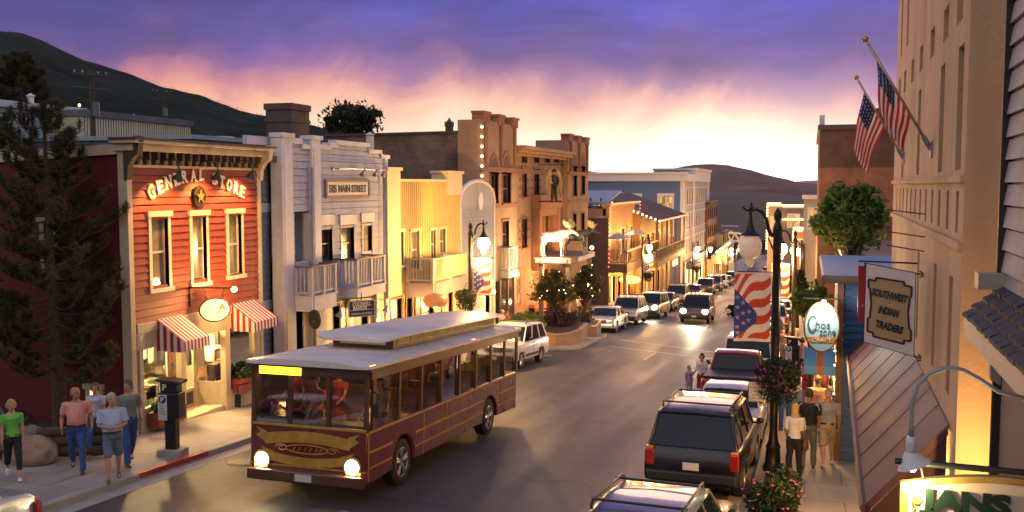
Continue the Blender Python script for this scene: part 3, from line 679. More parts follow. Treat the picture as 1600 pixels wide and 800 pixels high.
ring=part(root,'star_emblem',BRONZE,lambda m:m.prism([A.P(uc+.27*math.cos(t),.05,zc+.27*math.sin(t))for t in[i*math.pi/12 for i in range(24)]],[A.P(uc+.27*math.cos(t),.07,zc+.27*math.sin(t))for t in[i*math.pi/12 for i in range(24)]])and m.tube([A.P(uc+.265*math.cos(t),.075,zc+.265*math.sin(t))for t in[i*math.pi/12 for i in range(25)]],.03,6))
part(ring,'star',M('rusty gold star',(.30,.16,.05),.4,.5,var=.3,scale=9),lambda m:star(m,A,uc,zc,.2,.072,.05))
for px,py in((247,262),(309,263),(364,262)):
 u,z=A.uz(px,py);gooseneck(root,A,u,z+.06,.62,BLACK,.16,(1,.44,.12),75,A.P(u,.0,z-1.4))
b0,b1=Y0+.2,Y1-.2
def px_u(x):return A.U(x)
zf=g(Y0+2)+.16
room=part(root,'shop_interior',M('warm shop wall',(.62,.50,.33),.8,var=.1),lambda m:(m.quad(A.P(b0,-4,G0),A.P(b1,-4,G0),A.P(b1,-4,zs),A.P(b0,-4,zs)),m.quad(A.P(b0,-4,G0),A.P(b0,0,G0),A.P(b0,0,zs),A.P(b0,-4,zs)),m.quad(A.P(b1,-4,G0),A.P(b1,0,G0),A.P(b1,0,zs),A.P(b1,-4,zs)),m.quad(A.P(b0,-4,zs-.02),A.P(b1,-4,zs-.02),A.P(b1,-.02,zs-.02),A.P(b0,-.02,zs-.02)),m.box(A,b0,b1,-4,-.05,G0,zf)))
uL0,uL1=px_u(214),px_u(276);uD0,uD1=px_u(293),px_u(338);uR0,uR1=px_u(352),px_u(391)
zsill=A.Z(216,642)
part(root,'shop_panel',tr,lambda m:(m.box(A,uL0-.1,uL1,-.12,.03,G0,zsill),m.box(A,uR0-.12,uR1+.3,-.12,.03,G0,A.Z(352,617)),m.box(A,uL0-.14,uL0,-.1,.06,G0,zs),m.box(A,uL1-.02,uL1+.13,-.14,.05,G0,zs),m.box(A,uR0-.22,uR0,-.14,.06,G0,zs),m.box(A,uR1,uR1+.3,-.1,.05,G0,zs),m.box(A,b0,b1,-.1,.07,zs-.2,zs+.05),m.box(A,b0,b1,-.1,.045,zs-.62,zs-.2)),bevel=.01)
GLASS=M_glass('shop glass')
part(root,'shop_window',GLASS,lambda m:m.quad(A.P(uL0,-.05,zsill),A.P(uL1,-.05,zsill),A.P(uL1,-.05,zs-.62),A.P(uL0,-.05,zs-.62)))
part(root,'shop_window',GLASS,lambda m:m.quad(A.P(uR0,-.05,A.Z(352,617)),A.P(uR1,-.05,A.Z(352,617)),A.P(uR1,-.05,zs-.62),A.P(uR0,-.05,zs-.62)))
zd1=A.Z(293,522)
def dfr(m):
 for a,b in((uD0,uD0+.14),(uD1-.14,uD1)):m.box(A,a,b,-.85,-.78,zf,zs-.55)
 m.box(A,uD0+.14,uD1-.14,-.85,-.785,zf,zf+.55);m.box(A,uD0+.14,uD1-.14,-.85,-.785,zs-.75,zs-.55)
dr=part(root,'door',tr,dfr,bevel=.008)
part(dr,'kick_plate',M('dark kick plate',(.05,.035,.03),.5),lambda m:m.box(A,uD0+.2,uD1-.2,-.79,-.775,zf+.1,zf+.45))
part(dr,'pane',GLASS,lambda m:m.quad(A.P(uD0+.14,-.82,zf+.55),A.P(uD1-.14,-.82,zf+.55),A.P(uD1-.14,-.82,zs-.75),A.P(uD0+.14,-.82,zs-.75)))
part(dr,'handle',GREYMETAL,lambda m:m.tube([A.P(uD0+.09,-.74,zf+.9),A.P(uD0+.09,-.74,zf+1.2)],.015,6))
part(root,'entry_side',tr,lambda m:(m.hexa([A.P(uL1+.1,-.12,G0),A.P(uL1+.16,-.12,G0),A.P(uD0,-.82,G0),A.P(uD0-.06,-.82,G0)],[A.P(uL1+.1,-.12,zsill),A.P(uL1+.16,-.12,zsill),A.P(uD0,-.82,zsill),A.P(uD0-.06,-.82,zsill)]),))
part(root,'entry_side',tr,lambda m:(m.hexa([A.P(uR0-.2,-.12,G0),A.P(uR0-.14,-.12,G0),A.P(uD1+.06,-.82,G0),A.P(uD1,-.82,G0)],[A.P(uR0-.2,-.12,zsill),A.P(uR0-.14,-.12,zsill),A.P(uD1+.06,-.82,zsill),A.P(uD1,-.82,zsill)]),))
part(root,'shelf',M('shelf timber',(.25,.14,.06),.6,var=.2),lambda m:[m.box(A,b0+.3,b1-.3,-3.95,-3.5,zf+.5+.55*i,zf+.54+.55*i)for i in range(5)])
gm=[M('goods '+n,c,.7,var=.2)for n,c in(('white',(.6,.55,.45)),('green',(.08,.12,.08)),('brown',(.2,.1,.05)),('dark',(.03,.03,.04)),('red',(.35,.05,.04)))]
mb=MB();rr=random.Random(5)
for i in range(70):
 u=rr.uniform(b0+.4,b1-.5);z=zf+.54+.55*rr.randrange(5);w,h=rr.uniform(.1,.3),rr.uniform(.12,.42);mb.box(A,u,u+w,-3.9,-3.6+rr.uniform(0,.15),z,z+h,rr.randrange(5))
for i in range(12):
 u=uD0+.1+(i%4)*.26;z=zf+(i//4)*.26;mb.box(A,u,u+.22,-2.2,-1.9,z+.0,z+.25,1 if i%3 else 0)
for i in range(7):
 u=rr.uniform(uL0+.2,uL1-.4);mb.box(A,u,u+.25,-.9,-.6,zsill,zsill+rr.uniform(.2,.5),rr.choice((0,0,2,1)))
 u=rr.uniform(uR0+.1,uR1-.3);mb.box(A,u,u+.25,-.9,-.6,zsill-.1,zsill+rr.uniform(.25,.5),rr.choice((2,2,3)))
for i in range(46):
 n_=rr.uniform(-3.6,-.5);z=zf+.45+.5*rr.randrange(5);mb.box(A,b1-rr.uniform(.3,.5),b1-.05,n_,n_+rr.uniform(.12,.35),z,z+rr.uniform(.15,.42),rr.randrange(5))
for i in range(10):
 n_=-1.0-.22*i;mb.box(A,uR0-.3,uR0+.15,n_,n_+.07,zf+1.0+.1*(i%3),zf+1.75,rr.choice((0,0,3,2,4)))
 mb.box(A,uL0+.25+.12*i,uL0+.32+.12*i,-2.3,-1.8,zf+.9,zf+1.7,rr.choice((0,3,2,4,1)))
mb.build('goods',gm,root)['kind']='stuff'
for u in(uL0+.8,(uD0+uD1)/2,uR0+.6):point('shop lamp',A.P(u,-1.6,zs-.35),190,(1,.66,.28),.12)
u0,u1,_,_=A.rect(240,497,291,520);striped(root,A,A.U(236)+.02,A.U(279),A.Z(238,500)+.0,A.Z(238,500)-.54,.85)
striped(root,A,A.U(355),A.U(394),A.Z(356,476)+.0,A.Z(356,476)-.50,.80)
GREENLEAF=M_foliage('garden foliage',(.018,.045,.012),(.06,.11,.03))
def leaf_cloud(mb,c,rad,n,size,rr,mi=0,flat=0.0):
 for _ in range(n):
  while True:
   p=V((rr.uniform(-1,1),rr.uniform(-1,1),rr.uniform(-1,1)))
   if p.length<1:break
  p=V((p.x*rad[0],p.y*rad[1],p.z*rad[2]))+V(c)
  d=V((rr.gauss(0,1),rr.gauss(0,1),rr.gauss(0,1)*(1-flat))).normalized();e=d.orthogonal().normalized();e=(Matrix.Rotation(rr.uniform(0,6.28),3,d)@e)
  s_=size*rr.uniform(.6,1.35);f=d.cross(e)
  o=len(mb.v);mb.v+=[p-d*s_,p+e*s_*.45+f*s_*.12,p+d*s_,p-e*s_*.45+f*s_*.12];mb.f.append([o,o+1,o+2,o+3]);mb.m.append(mi)
FLOWERRED=M('red petals',(.5,.03,.03),.6,var=.1);FLOWERPINK=M('magenta petals',(.42,.04,.25),.6,var=.1)
for(xa,xb,ya,lb)in((216,262,648,'red timber flower box under the left shop window of the general store'),(353,398,595,'red timber flower box under the right shop window of the general store')):
 ua,ub=A.U(xa),A.U(xb);z=A.Z(xa,ya)
 mb=MB();mb.box(A,ua,ub,.07,.42,z-.38,z)
 o=mb.build('flower_box',M('red flower box',(.2,.03,.02),.6,var=.15),loc=A.P((ua+ub)/2,.2,z-.38),bevel=.012);tag(o,lb,'flower box','flower boxes of the general store')
 rr=random.Random(int(xa));m2=MB();leaf_cloud(m2,A.P((ua+ub)/2,.25,z+.12),(.2,(ub-ua)/2,.2),420,.075,rr);m2.build('plants',GREENLEAF,o)
B=YF(Y0-.0);mb=MB();xs0=-34.0
ztl=zt-.25
mb.prism([(x,Y0+.03,z)for x,z in((xs0,g(Y0)-1),(-16.02,G0),(-16.02,zt-.2),(xs0,zt-1.0))],[(x,Y0+.2,z)for x,z in((xs0,g(Y0)-1),(-16.02,G0),(-16.02,zt-.2),(xs0,zt-1.0))])
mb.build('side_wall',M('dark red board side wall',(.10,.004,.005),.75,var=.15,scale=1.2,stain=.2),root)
part(root,'rake_board',tr,lambda m:m.prism([(x,Y0-.06,z)for x,z in((xs0,zt-1.15),(-16.2,zt-.3),(-16.2,zt-.05),(xs0,zt-.9))],[(x,Y0+.05,z)for x,z in((xs0,zt-1.15),(-16.2,zt-.3),(-16.2,zt-.05),(xs0,zt-.9))]))
part(root,'roof',ROOFGREY,lambda m:m.hexa([(xs0,Y0-.05,zt-.9),(-16.1,Y0-.05,zt-.05),(-16.1,Y1,zt-.05),(xs0,Y1,zt-.9)],[(xs0,Y0-.05,zt-.84),(-16.1,Y0-.05,zt+.01),(-16.1,Y1,zt+.01),(xs0,Y1,zt-.84)]))
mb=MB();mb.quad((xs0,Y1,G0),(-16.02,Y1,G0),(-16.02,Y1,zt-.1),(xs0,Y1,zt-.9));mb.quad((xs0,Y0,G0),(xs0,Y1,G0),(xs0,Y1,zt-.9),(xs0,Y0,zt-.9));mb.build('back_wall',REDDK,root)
for(xa,ya,xb,yb,pm)in((142,606,158,642,LITHOT),(70,347,87,430,DARKPANE)):
 x0,z1=B.uz(xa,ya);z0=B.uz(xa,yb)[1];x1=B.uz(xb,ya)[0]
 window(root,B,(x0,x1,z0,z1),tr,pm,.09,.0,.04,.06)
uo,zo=A.uz(333,484,.55)
sg=thing('hanging_sign','glowing cream oval shop sign on an iron bracket between the striped awnings','sign',A.P(uo,0,zo))
pts=[(.38*math.cos(t),.30*math.sin(t))for t in[i*math.pi/16 for i in range(32)]]
sfr=Fr(A.P(uo,.6,0),(.75,.66,0),(.66,-.75,0))
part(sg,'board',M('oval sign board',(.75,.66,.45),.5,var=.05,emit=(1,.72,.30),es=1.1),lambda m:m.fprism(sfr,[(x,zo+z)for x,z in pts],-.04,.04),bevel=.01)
part(sg,'rim',BRONZE,lambda m:m.tube([sfr.P(x*1.02,.0,zo+z*1.02)for x,z in pts+pts[:1]],.03,6))
part(sg,'lettering',M('brown sign lettering',(.25,.12,.05),.5,emit=(1,.5,.15),es=.25),lambda m:(m.text(sfr,'A',.2,zo+.09,.17,.045,depth=.012,bold=.02),m.tube([sfr.P(.04,.05,zo-.08),sfr.P(.10,.05,zo-.05),sfr.P(.15,.05,zo-.065)],.012,5)))
part(sg,'bracket',BLACK,lambda m:(m.tube([A.P(uo-.3,.02,zo+.62),A.P(uo,1.25,zo+.62)],.022,6),m.tube([A.P(uo-.3,.03,zo+.1),A.P(uo-.3,.03,zo+.75)],.03,6),m.tube([sfr.P(-.2,0,zo+.27),sfr.P(-.25,0,zo+.62)],.012,5),m.tube([sfr.P(.2,0,zo+.27),sfr.P(.25,0,zo+.62)],.012,5)))
bl=part(sg,'lamp',BULB,lambda m:m.ball(A.P(uo+.25,1.05,zo+.55),.075,10,8))
point('sign lamp',A.P(uo+.3,1.25,zo+.62),90,(1,.55,.18),.06)
# grey two-storey house of boards, house number sign
A=XF(-16.35);root=thing('grey_building','pale grey clapboard building with stepped parapet, two balconies and address sign','building',A.P(A.U(497),0,g(A.U(497))))
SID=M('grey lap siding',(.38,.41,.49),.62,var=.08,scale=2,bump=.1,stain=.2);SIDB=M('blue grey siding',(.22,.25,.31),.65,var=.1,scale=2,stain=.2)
TRM=M('pale lilac trim',(.54,.54,.60),.55,var=.07,stain=.15)
uA,uB,uC,uD,uE=A.U(405),A.U(441),A.U(496),A.U(596),A.U(484)
G0=g(uD)-.4;ztop=A.Z(497,222);zt1=A.Z(441,217)
zlow=A.Z(497,468)
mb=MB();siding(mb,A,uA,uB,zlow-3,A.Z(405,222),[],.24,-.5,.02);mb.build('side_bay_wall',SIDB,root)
part(root,'side_bay_cap',TRM,lambda m:m.box(A,uA,uB,-.55,-.38,A.Z(405,222)-.05,A.Z(405,222)+.22))
for y_ in(318,476):part(root,'trim_band',TRM,lambda m:m.box(A,uA,uB,-.5,-.44,A.Z(410,y_)-.3,A.Z(410,y_)))
lg=A.rect(459,333,486,413)
hl=[(A.U(459),A.U(485),lg[2],lg[3])]
mb=MB();siding(mb,A,A.U(452),uE,zlow,zt1,hl,.24,0,.02,1.6);mb.build('bay_wall',SID,root)
part(root,'loggia_back',SIDB,lambda m:(m.quad(A.P(hl[0][0],-1.6,hl[0][2]),A.P(hl[0][1],-1.6,hl[0][2]),A.P(hl[0][1],-1.6,hl[0][3]),A.P(hl[0][0],-1.6,hl[0][3])),m.box(A,A.U(471),A.U(478),-1.62,-1.5,lg[2],lg[3])))
for x0,x1,ytop in((436,453,214),(483,497,218)):
 a,b=A.U(x0),A.U(x1);zt_=A.Z(x0,ytop)
 part(root,'pilaster',TRM,lambda m:(m.box(A,a,b,-.3,.12,G0,zt_),m.box(A,a-.06,b+.06,-.3,.2,zt_,zt_+.14),m.box(A,a+.12,b-.12,.12,.135,zlow,zt_-.3)),bevel=.01)
part(root,'parapet_cap',TRM,lambda m:(m.box(A,A.U(453),A.U(470),-.3,.1,A.Z(455,222)-.05,A.Z(455,222)+.14),m.box(A,A.U(470),uE,-.3,.1,A.Z(470,230)-.05,A.Z(470,230)+.1)))
steps=[(497,514,231),(514,524,228),(524,575,224),(575,594,238),(594,606,246)]
wr=[A.rect(498,355,518,410),A.rect(532,354,552,408),A.rect(565,350,580,398)]
zm=A.Z(594,247)
mb=MB();siding(mb,A,uC,A.U(604),zlow,zm,wr,.235,0,.022,.2)
for x0,x1,y in steps[:4]:siding(mb,A,A.U(x0),A.U(x1),zm,A.Z(x0,y),[],.235,0,.022)
mb.build('front_wall',SID,root)
def caps(m):
 for x0,x1,y in steps:m.box(A,A.U(x0)-.04,A.U(x1)+.04,-.25,.1,A.Z(x0,y)-.04,A.Z(x0,y)+.12)
part(root,'parapet_cap',TRM,caps,bevel=.01)
part(root,'corner_board',TRM,lambda m:m.box(A,A.U(600),A.U(605),-.2,.05,G0,zm))
for r,pm in zip(wr,(DARKPANE,CURTAIN,LITDIM)):
 o=window(root,A,r,M('brown window frame',(.10,.07,.05),.5),pm,.05,.15,0,.03,False,False,True)
 part(o,'header_panel',WHITE,lambda m:m.box(A,r[0]-.12,r[1]+.14,.02,.07,r[3]+.06,r[3]+.42))
r=A.rect(508,284,573,306)
sgn=part(root,'address_sign',M('white sign board',(.66,.64,.60),.5,var=.05),lambda m:m.box(A,r[0],r[1],.02,.06,r[2],r[3]))
part(sgn,'sign_frame',M('tan sign frame',(.23,.13,.07),.5,var=.15),lambda m:(m.box(A,r[0]-.09,r[1]+.09,.02,.1,r[3],r[3]+.09),m.box(A,r[0]-.09,r[1]+.09,.02,.1,r[2]-.09,r[2]),m.box(A,r[0]-.09,r[0],.02,.1,r[2],r[3]),m.box(A,r[1],r[1]+.09,.02,.1,r[2],r[3])))
part(sgn,'lettering',M('dark sign lettering',(.06,.045,.04),.5),lambda m:m.text(A,'505 MAIN STREET',(r[0]+r[1])/2,(r[2]+r[3])/2,.29,.06,width=(r[1]-r[0])*.9,depth=.02,bold=.035))
u0,z0=A.uz(518,263);u1,_=A.uz(592,270)
rail=part(root,'lamp_rail',GREYMETAL,lambda m:(m.tube([A.P(u0,.3,z0),A.P(u1,.3,z0)],.025,6),m.tube([A.P(u0,.0,z0),A.P(u0,.3,z0)],.02,6),m.tube([A.P((u0+u1)/2,.0,z0),A.P((u0+u1)/2,.3,z0)],.02,6),m.ball(A.P(u0,.02,z0),.08)))
for t in(.5,.78,.98):
 uu=u0+(u1-u0)*t;part(rail,'spot_lamp',GREYMETAL,lambda m:m.lathe(A.P(uu,.34,z0),[(.03,0),(.045,.1),(.1,.28),(.09,.26)],12,axis=(-.5,0,-.87)),smooth=True)
CAP=M('weathered rail cap',(.16,.12,.10),.6,var=.15);RAILM=M('grey balusters',(.42,.41,.45),.6,var=.08)
balcony_px(root,A,454,487,524,417,464,24,(TRM,RAILM,CAP));balcony_px(root,A,519,558,601,405,451,16,(TRM,RAILM,CAP))
CREAMW=M('cream shopfront',(.58,.48,.32),.55,var=.08)
zc=zlow
holes=[A.rect(462,540,474,615),A.rect(505,490,531,522),A.rect(545,500,575,580)]
holes=[(a,b,(g(a)+.2 if i!=1 else g(a)+1.2),g(a)+2.7)for i,(a,b,c,d)in enumerate(holes)]
mb=MB();wall(mb,A,A.U(441),A.U(604),G0,zc,holes,-.02,.3);mb.build('shopfront_wall',CREAMW,root)
for i,h in enumerate(holes):window(root,A,h,CREAMW,(DARKPANE,LITDIM,LIT)[i],.1,.28,-.02,.06,True,True,i!=1,0,'shop_window')
for x in(441,486,540,582):
 a=A.U(x);part(root,'shop_post',CREAMW,lambda m:m.box(A,a-.14,a+.14,.05,.2,G0,zc))
shell(root,'shell',A,uA+.05,A.U(604),G0,A.Z(405,222)-.1,14,SIDB)
uu,zz=A.uz(549,478,.4);gooseneck(root,A,A.U(534),A.Z(536,462),.55,GREYMETAL,.1,(1,.62,.26),55)
gooseneck(root,A,A.U(509),A.Z(511,478),.5,GREYMETAL,.1,(1,.6,.25),0)
gooseneck(root,A,A.U(584),A.Z(584,472),.5,GREYMETAL,.1,(1,.6,.25),45)
f2=Fr(A.P(A.U(541,1.1),1.0,0),(.62,.78,0),(.78,-.62,0));_,zt_=f2.uz(545,472);_,zb_=f2.uz(545,495);ua_=f2.U(543);ub_=f2.U(582)
sg=thing('hanging_sign','dark navy hanging sign with cream letters under the grey balcony','sign',f2.P(ua_,0,zb_))
part(sg,'board',M('navy sign board',(.025,.02,.05),.4,var=.1),lambda m:m.box(f2,ua_,ub_,-.03,.03,zb_,zt_))
part(sg,'sign_frame',M('pale sign edge',(.5,.46,.42),.5),lambda m:(m.box(f2,ua_-.03,ub_+.03,-.035,.035,zt_,zt_+.03),m.box(f2,ua_-.03,ub_+.03,-.035,.035,zb_-.03,zb_),m.box(f2,ua_-.03,ua_,-.035,.035,zb_,zt_),m.box(f2,ub_,ub_+.03,-.035,.035,zb_,zt_),m.box(f2,ua_+.03,ub_-.03,.032,.036,zb_+.20,zb_+.225)))
uc_=(ua_+ub_)/2;hh=zt_-zb_
part(sg,'lettering',M('cream sign lettering',(.62,.52,.36),.5,emit=(1,.8,.5),es=.06),lambda m:(m.text(f2,'COLDWELL',uc_,zb_+hh*.82,.15,.032,width=(ub_-ua_)*.75,depth=.01,bold=.04),m.text(f2,'BANKER',uc_-.06,zb_+hh*.55,.15,.032,width=(ub_-ua_)*.58,depth=.01,bold=.04),m.text(f2,'RESIDENTIAL BROKERAGE',uc_,zb_+hh*.16,.08,.032,width=(ub_-ua_)*.86,depth=.01)))
part(sg,'bracket',BLACK,lambda m:m.tube([f2.P(ua_,0,zt_+.12),f2.P(ub_+.1,0,zt_+.12)],.02,6)and m.tube([f2.P(uc_,0,zt_),f2.P(uc_,0,zt_+.3)],.015,6))
u,z=A.uz(491,499,.9);c=A.P(u,.9,z)
sg=thing('hanging_sign','round dark brown sign hanging under the left balcony of the grey building','sign',c)
part(sg,'board',DARKWOOD,lambda m:m.lathe(c-V((0,.04,0)),[(.30,0),(.32,.02),(.32,.06),(.3,.08)],24,axis=(0.5,1,0)))
part(sg,'leaf_mark',M('dull green leaf',(.05,.09,.02),.5),lambda m:m.ball(c+V((.05,-.10,-.06)),.09,8,6,0,(1,.15,.5)))
part(sg,'hanger',BLACK,lambda m:m.tube([c+V((0,0,.3)),c+V((0,0,.75))],.012,5))
CH=XF(-21)
def chimney(px0,px1,ytop,ybot,X,lb,mat,fr=None,kind='chimney'):
 f=XF(X);a,b=f.U(px0),f.U(px1);z1=f.Z(px0,ytop);z0=f.Z(px0,ybot);w=(b-a)*.8
 o=thing(kind,lb,'chimney',f.P(a,0,z0))
 part(o,'stack',mat,lambda m:m.box(f,a,b,-w,0,z0,z1-.25));part(o,'cap',mat,lambda m:(m.box(f,a-.06,b+.06,-w-.06,.06,z1-.25,z1),m.box(f,a-.04,b+.04,-w-.04,.04,z1-.75,z1-.62)))
 return o
BRK=M_brick('dark chimney brick',(.10,.062,.048),(.13,.08,.06),(.09,.08,.07))
chimney(457,485,161,222,-20,'square dark brick chimney standing behind the grey clapboard building',BRK)
for xx in(487,598):part(root,'downpipe',GREYMETAL,lambda m:m.tube([A.P(A.U(xx)-.25,.16,G0+.3),A.P(A.U(xx)-.25,.16,A.Z(xx,262))],.04,8),smooth=True)
# yellow board-and-batten building
A=XF(-16.35);u0,u1=A.U(604),A.U(718);G0=g(u1)-.4
root=thing('yellow_building','lamp-lit yellow board and batten building with a cream corner balcony','building',A.P(u0,0,g(u0)))
YEL=M('pale yellow boards',(.64,.47,.17),.6,var=.08,scale=2,stain=.15);YCR=M('yellow cream trim',(.66,.54,.32),.55,var=.06)
ztop=A.Z(618,284);zlow=A.Z(618,462)
wr=[A.rect(617,363,629,416),A.rect(641,362,654,422),A.rect(672,360,680,405),A.rect(686,358,695,398)]
mb=MB();wall(mb,A,u0,u1,zlow,ztop,wr,0,.16)
for i in range(40):
 u=u0+.15+(u1-u0-.3)*i/39
 for s0,s1 in cut(zlow,ztop,[(h[2]-.1,h[3]+.1)for h in wr if h[0]-.1<u<h[1]+.1]):mb.box(A,u-.025,u+.025,.0,.03,s0,s1)
mb.build('front_wall',YEL,root)
for r,pm in zip(wr,(DARKPANE,CURTAIN,DARKPANE,CURTAIN)):window(root,A,r,YCR,pm,.1,.12,0,.05)
part(root,'parapet_cap',YCR,lambda m:m.box(A,u0,u1,-.25,.12,ztop,ztop+.12))
for x0,x1,y in((600,621,266),(696,718,271)):
 a,b=A.U(x0),A.U(x1);zz=A.Z(x0,y)
 part(root,'parapet_post',YCR,lambda m:(m.box(A,a,b,-.7,.15,zlow if x0==600 else ztop-.6,zz),m.box(A,a-.06,b+.06,-.76,.22,zz,zz+.13)),bevel=.012)
bo,(ub,ue,bd,bz)=balcony_px(root,A,631,677,729,405,443,22,(M('pinkish fascia',(.42,.33,.29),.6,var=.1),YCR,YCR),YEL)
holes=[(A.U(x0),A.U(x1),g(A.U(x0))+b,g(A.U(x0))+t)for x0,x1,b,t in((608,626,1.0,2.7),(633,642,.2,2.7),(648,676,.9,2.8),(690,706,.2,2.7))]
mb=MB();wall(mb,A,u0,u1,G0,zlow,holes,-.02,.25);mb.build('shopfront_wall',YEL,root)
for i,h in enumerate(holes):window(root,A,h,M('brown shop frame',(.16,.09,.05),.5),LIT if i!=1 else LITDIM,.08,.2,-.02,.05,False,False,i!=3,1 if i==2 else 0,'shop_window')
shell(root,'shell',A,u0,u1,G0,ztop,13,YEL)
for x in(612,720):part(root,'balcony_post',YCR,lambda m:m.box(A,A.U(x,bd)-.1,A.U(x,bd)+.1,bd-.25,bd-.05,G0,bz-.4))if x>700 else None
u,z=A.uz(680,474,2.0);c=A.P(u,2.0,z)
o=thing('dome_lamp','wide glowing copper dome lamp hanging under the yellow balcony','lamp',c)
part(o,'lamp_shade',M('glowing copper dome',(.45,.16,.05),.35,.7,emit=(1,.35,.1),es=.35),lambda m:m.lathe(c,[(.06,.42),(.12,.40),(.34,.34),(.5,.2),(.52,.08),(.40,-.10),(.36,-.12),(.38,-.08),(.48,.08),(.46,.18),(.3,.31),(.1,.36)],24),smooth=True)
part(o,'bulb',BULB,lambda m:m.ball(c+V((0,0,.0)),.13));part(o,'stem',BLACK,lambda m:m.tube([c+V((0,0,.4)),c+V((0,0,1.0))],.02,6))
point('dome light',c-V((0,0,.2)),160,(1,.52,.16),.15);point('yellow shop light',A.P(A.U(700),.9,g(A.U(700))+2.2),120,(1,.54,.17),.1)
# small grey false front with an arched top
u0,u1=A.U(718),A.U(772);G0=g(u1)-.4;zl=A.Z(722,318)
root=thing('arched_building','narrow grey false front building with arched gable and oval vent','building',A.P(u0,0,g(u0)))
zs_=A.Z(724,322);zp=A.Z(745,284);um=(u0+u1)/2;w_=(u1-u0)/2
prof=[(u0,zs_)]+[(um-w_*math.cos(math.pi*i/16),zs_+(zp-zs_)*math.sin(math.pi*i/16)**.8)for i in range(17)]+[(u1,zs_)]
GSD=M('pale grey lap siding',(.36,.36,.37),.62,var=.08,stain=.2)
holes=[(A.U(727),A.U(738),g(u0)+.3,g(u0)+2.6),(A.U(744),A.U(764),g(u0)+.3,g(u0)+2.6)]
mb=MB();siding(mb,A,u0,u1,G0,zs_,holes,.2,0,.02,.3);mb.build('front_wall',GSD,root)
part(root,'gable',GSD,lambda m:m.fprism(A,prof,-.2,.012));part(root,'gable_trim',WHITE,lambda m:m.tube([A.P(p[0],0,p[1]+.05)for p in prof],.1,6))
uo,zo=A.uz(750,314);ov=[(uo+.3*math.cos(i*math.pi/12),zo+.46*math.sin(i*math.pi/12))for i in range(24)]
part(root,'oval_vent',M('white oval vent',(.75,.74,.72),.4,var=.04),lambda m:m.fprism(A,ov,.012,.07));part(root,'corner_board',WHITE,lambda m:(m.box(A,u0,u0+.15,-.1,.06,G0,zs_),m.box(A,u1-.15,u1,-.1,.06,G0,zs_)))
for h,pm in zip(holes,(LITDIM,LIT)):window(root,A,h,WHITE,pm,.1,.25,0,.05,False,True,True,0,'shop_window')
shell(root,'shell',A,u0,u1,G0,zs_,13,GSD)
point('porch lamp',A.P(A.U(757),.7,g(u0)+2.2),60,(1,.52,.15),.08);part(root,'porch_lamp',BULB,lambda m:(m.ball(A.P(A.U(757),.5,g(u0)+2.35),.1),m.ball(A.P(A.U(754),.5,g(u0)+2.9),.09)))
# HOTEL AND BUILDINGS BEYOND
A=XF(-17.3);H={x:A.U(x)for x in(740,795,800,880,910)}
uT0,uT1,uM1,uE=A.U(740),A.U(796),A.U(878),A.U(910);G0=g(uE)-.5
root=thing('brick_hotel','tan brick hotel with two crenellated towers, arched windows and copper cornice','hotel',A.P(uT0,0,g(uT0)))
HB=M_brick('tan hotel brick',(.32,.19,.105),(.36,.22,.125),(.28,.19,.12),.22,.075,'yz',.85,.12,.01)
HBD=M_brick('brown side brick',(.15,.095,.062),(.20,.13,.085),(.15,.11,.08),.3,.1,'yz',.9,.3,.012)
SAND=M('red sandstone',(.26,.12,.075),.8,var=.15,scale=2,bump=.2);COPPER=M('copper brown cornice',(.34,.19,.10),.5,var=.15)
zT=A.Z(742,187);zM=A.Z(798,232);zB=A.Z(742,260)
def arched(u0,u1,z0,z1):return(u0,u1,z0,z1)
upp=[A.rect(754,272,766,318),A.rect(773,272,786,318)]
low=[A.rect(773,346,783,388)]
mid1=[A.rect(x,264,x+7.5,308)for x in(815.5,834.5)]+[A.rect(x,268,x+6,306)for x in(857,868)]
mid2=[A.rect(815,342,823,388)]+[A.rect(868,336,873,368)]
mid0=[A.rect(x,241,x+8,254)for x in(815,834,851,865)]
t2=[A.rect(886,262,892,306),A.rect(899,262,905,304),A.rect(886,334,891,372),A.rect(899,333,904,368)]
mb=MB();wall(mb,A,uT0,uT1,G0,zT,upp+low,.45,.3)
mb.quad(A.P(uT0,.45,G0),A.P(uT0,-.9,G0),A.P(uT0,-.9,zT),A.P(uT0,.45,zT));mb.quad(A.P(uT1,.45,G0),A.P(uT1,-.9,G0),A.P(uT1,-.9,zT),A.P(uT1,.45,zT));mb.quad(A.P(uT0,.45,zT-.3),A.P(uT1,.45,zT-.3),A.P(uT1,-.9,zT-.3),A.P(uT0,-.9,zT-.3))
mb.build('tower',HB,root)
zT2=A.Z(880,219)
mb=MB();wall(mb,A,uM1,uE,G0,zT2,t2,.45,.3);mb.quad(A.P(uM1,.45,G0),A.P(uM1,-2,G0),A.P(uM1,-2,zT2),A.P(uM1,.45,zT2));mb.quad(A.P(uE,.45,G0),A.P(uE,-14,G0),A.P(uE,-14,zT2-1),A.P(uE,.45,zT2));mb.quad(A.P(uM1,.45,zT2-.3),A.P(uE,.45,zT2-.3),A.P(uE,-2,zT2-.3),A.P(uM1,-2,zT2-.3))
mb.build('tower',HB,root)
ent=(A.U(836),A.U(862),g(A.U(850))+4.6,A.Z(836,338));door=(A.U(832),A.U(862),G0,g(A.U(845))+3.4)
mb=MB();wall(mb,A,uT1,uM1,G0,zM,mid0+mid1+mid2+[ent,door],0,.3);mb.build('front_wall',HB,root)
for(a,b,zt_,fr_n)in((uT0,uT1,zT,.45),(uM1,uE,zT2,.45)):
 w_=(b-a)
 for i in range(3):
  c=a+w_*(.09+.41*i);part(root,'merlon',SAND,lambda m:(m.box(A,c-w_*.085,c+w_*.085,-.1,.56,zt_-.12,zt_+.34),m.box(A,c-w_*.10,c+w_*.10,-.12,.62,zt_+.34,zt_+.46),m.lathe(A.P(c,.52,zt_-2.0),[(.02,-.35),(.11,0),(.11,2.0)],10)))
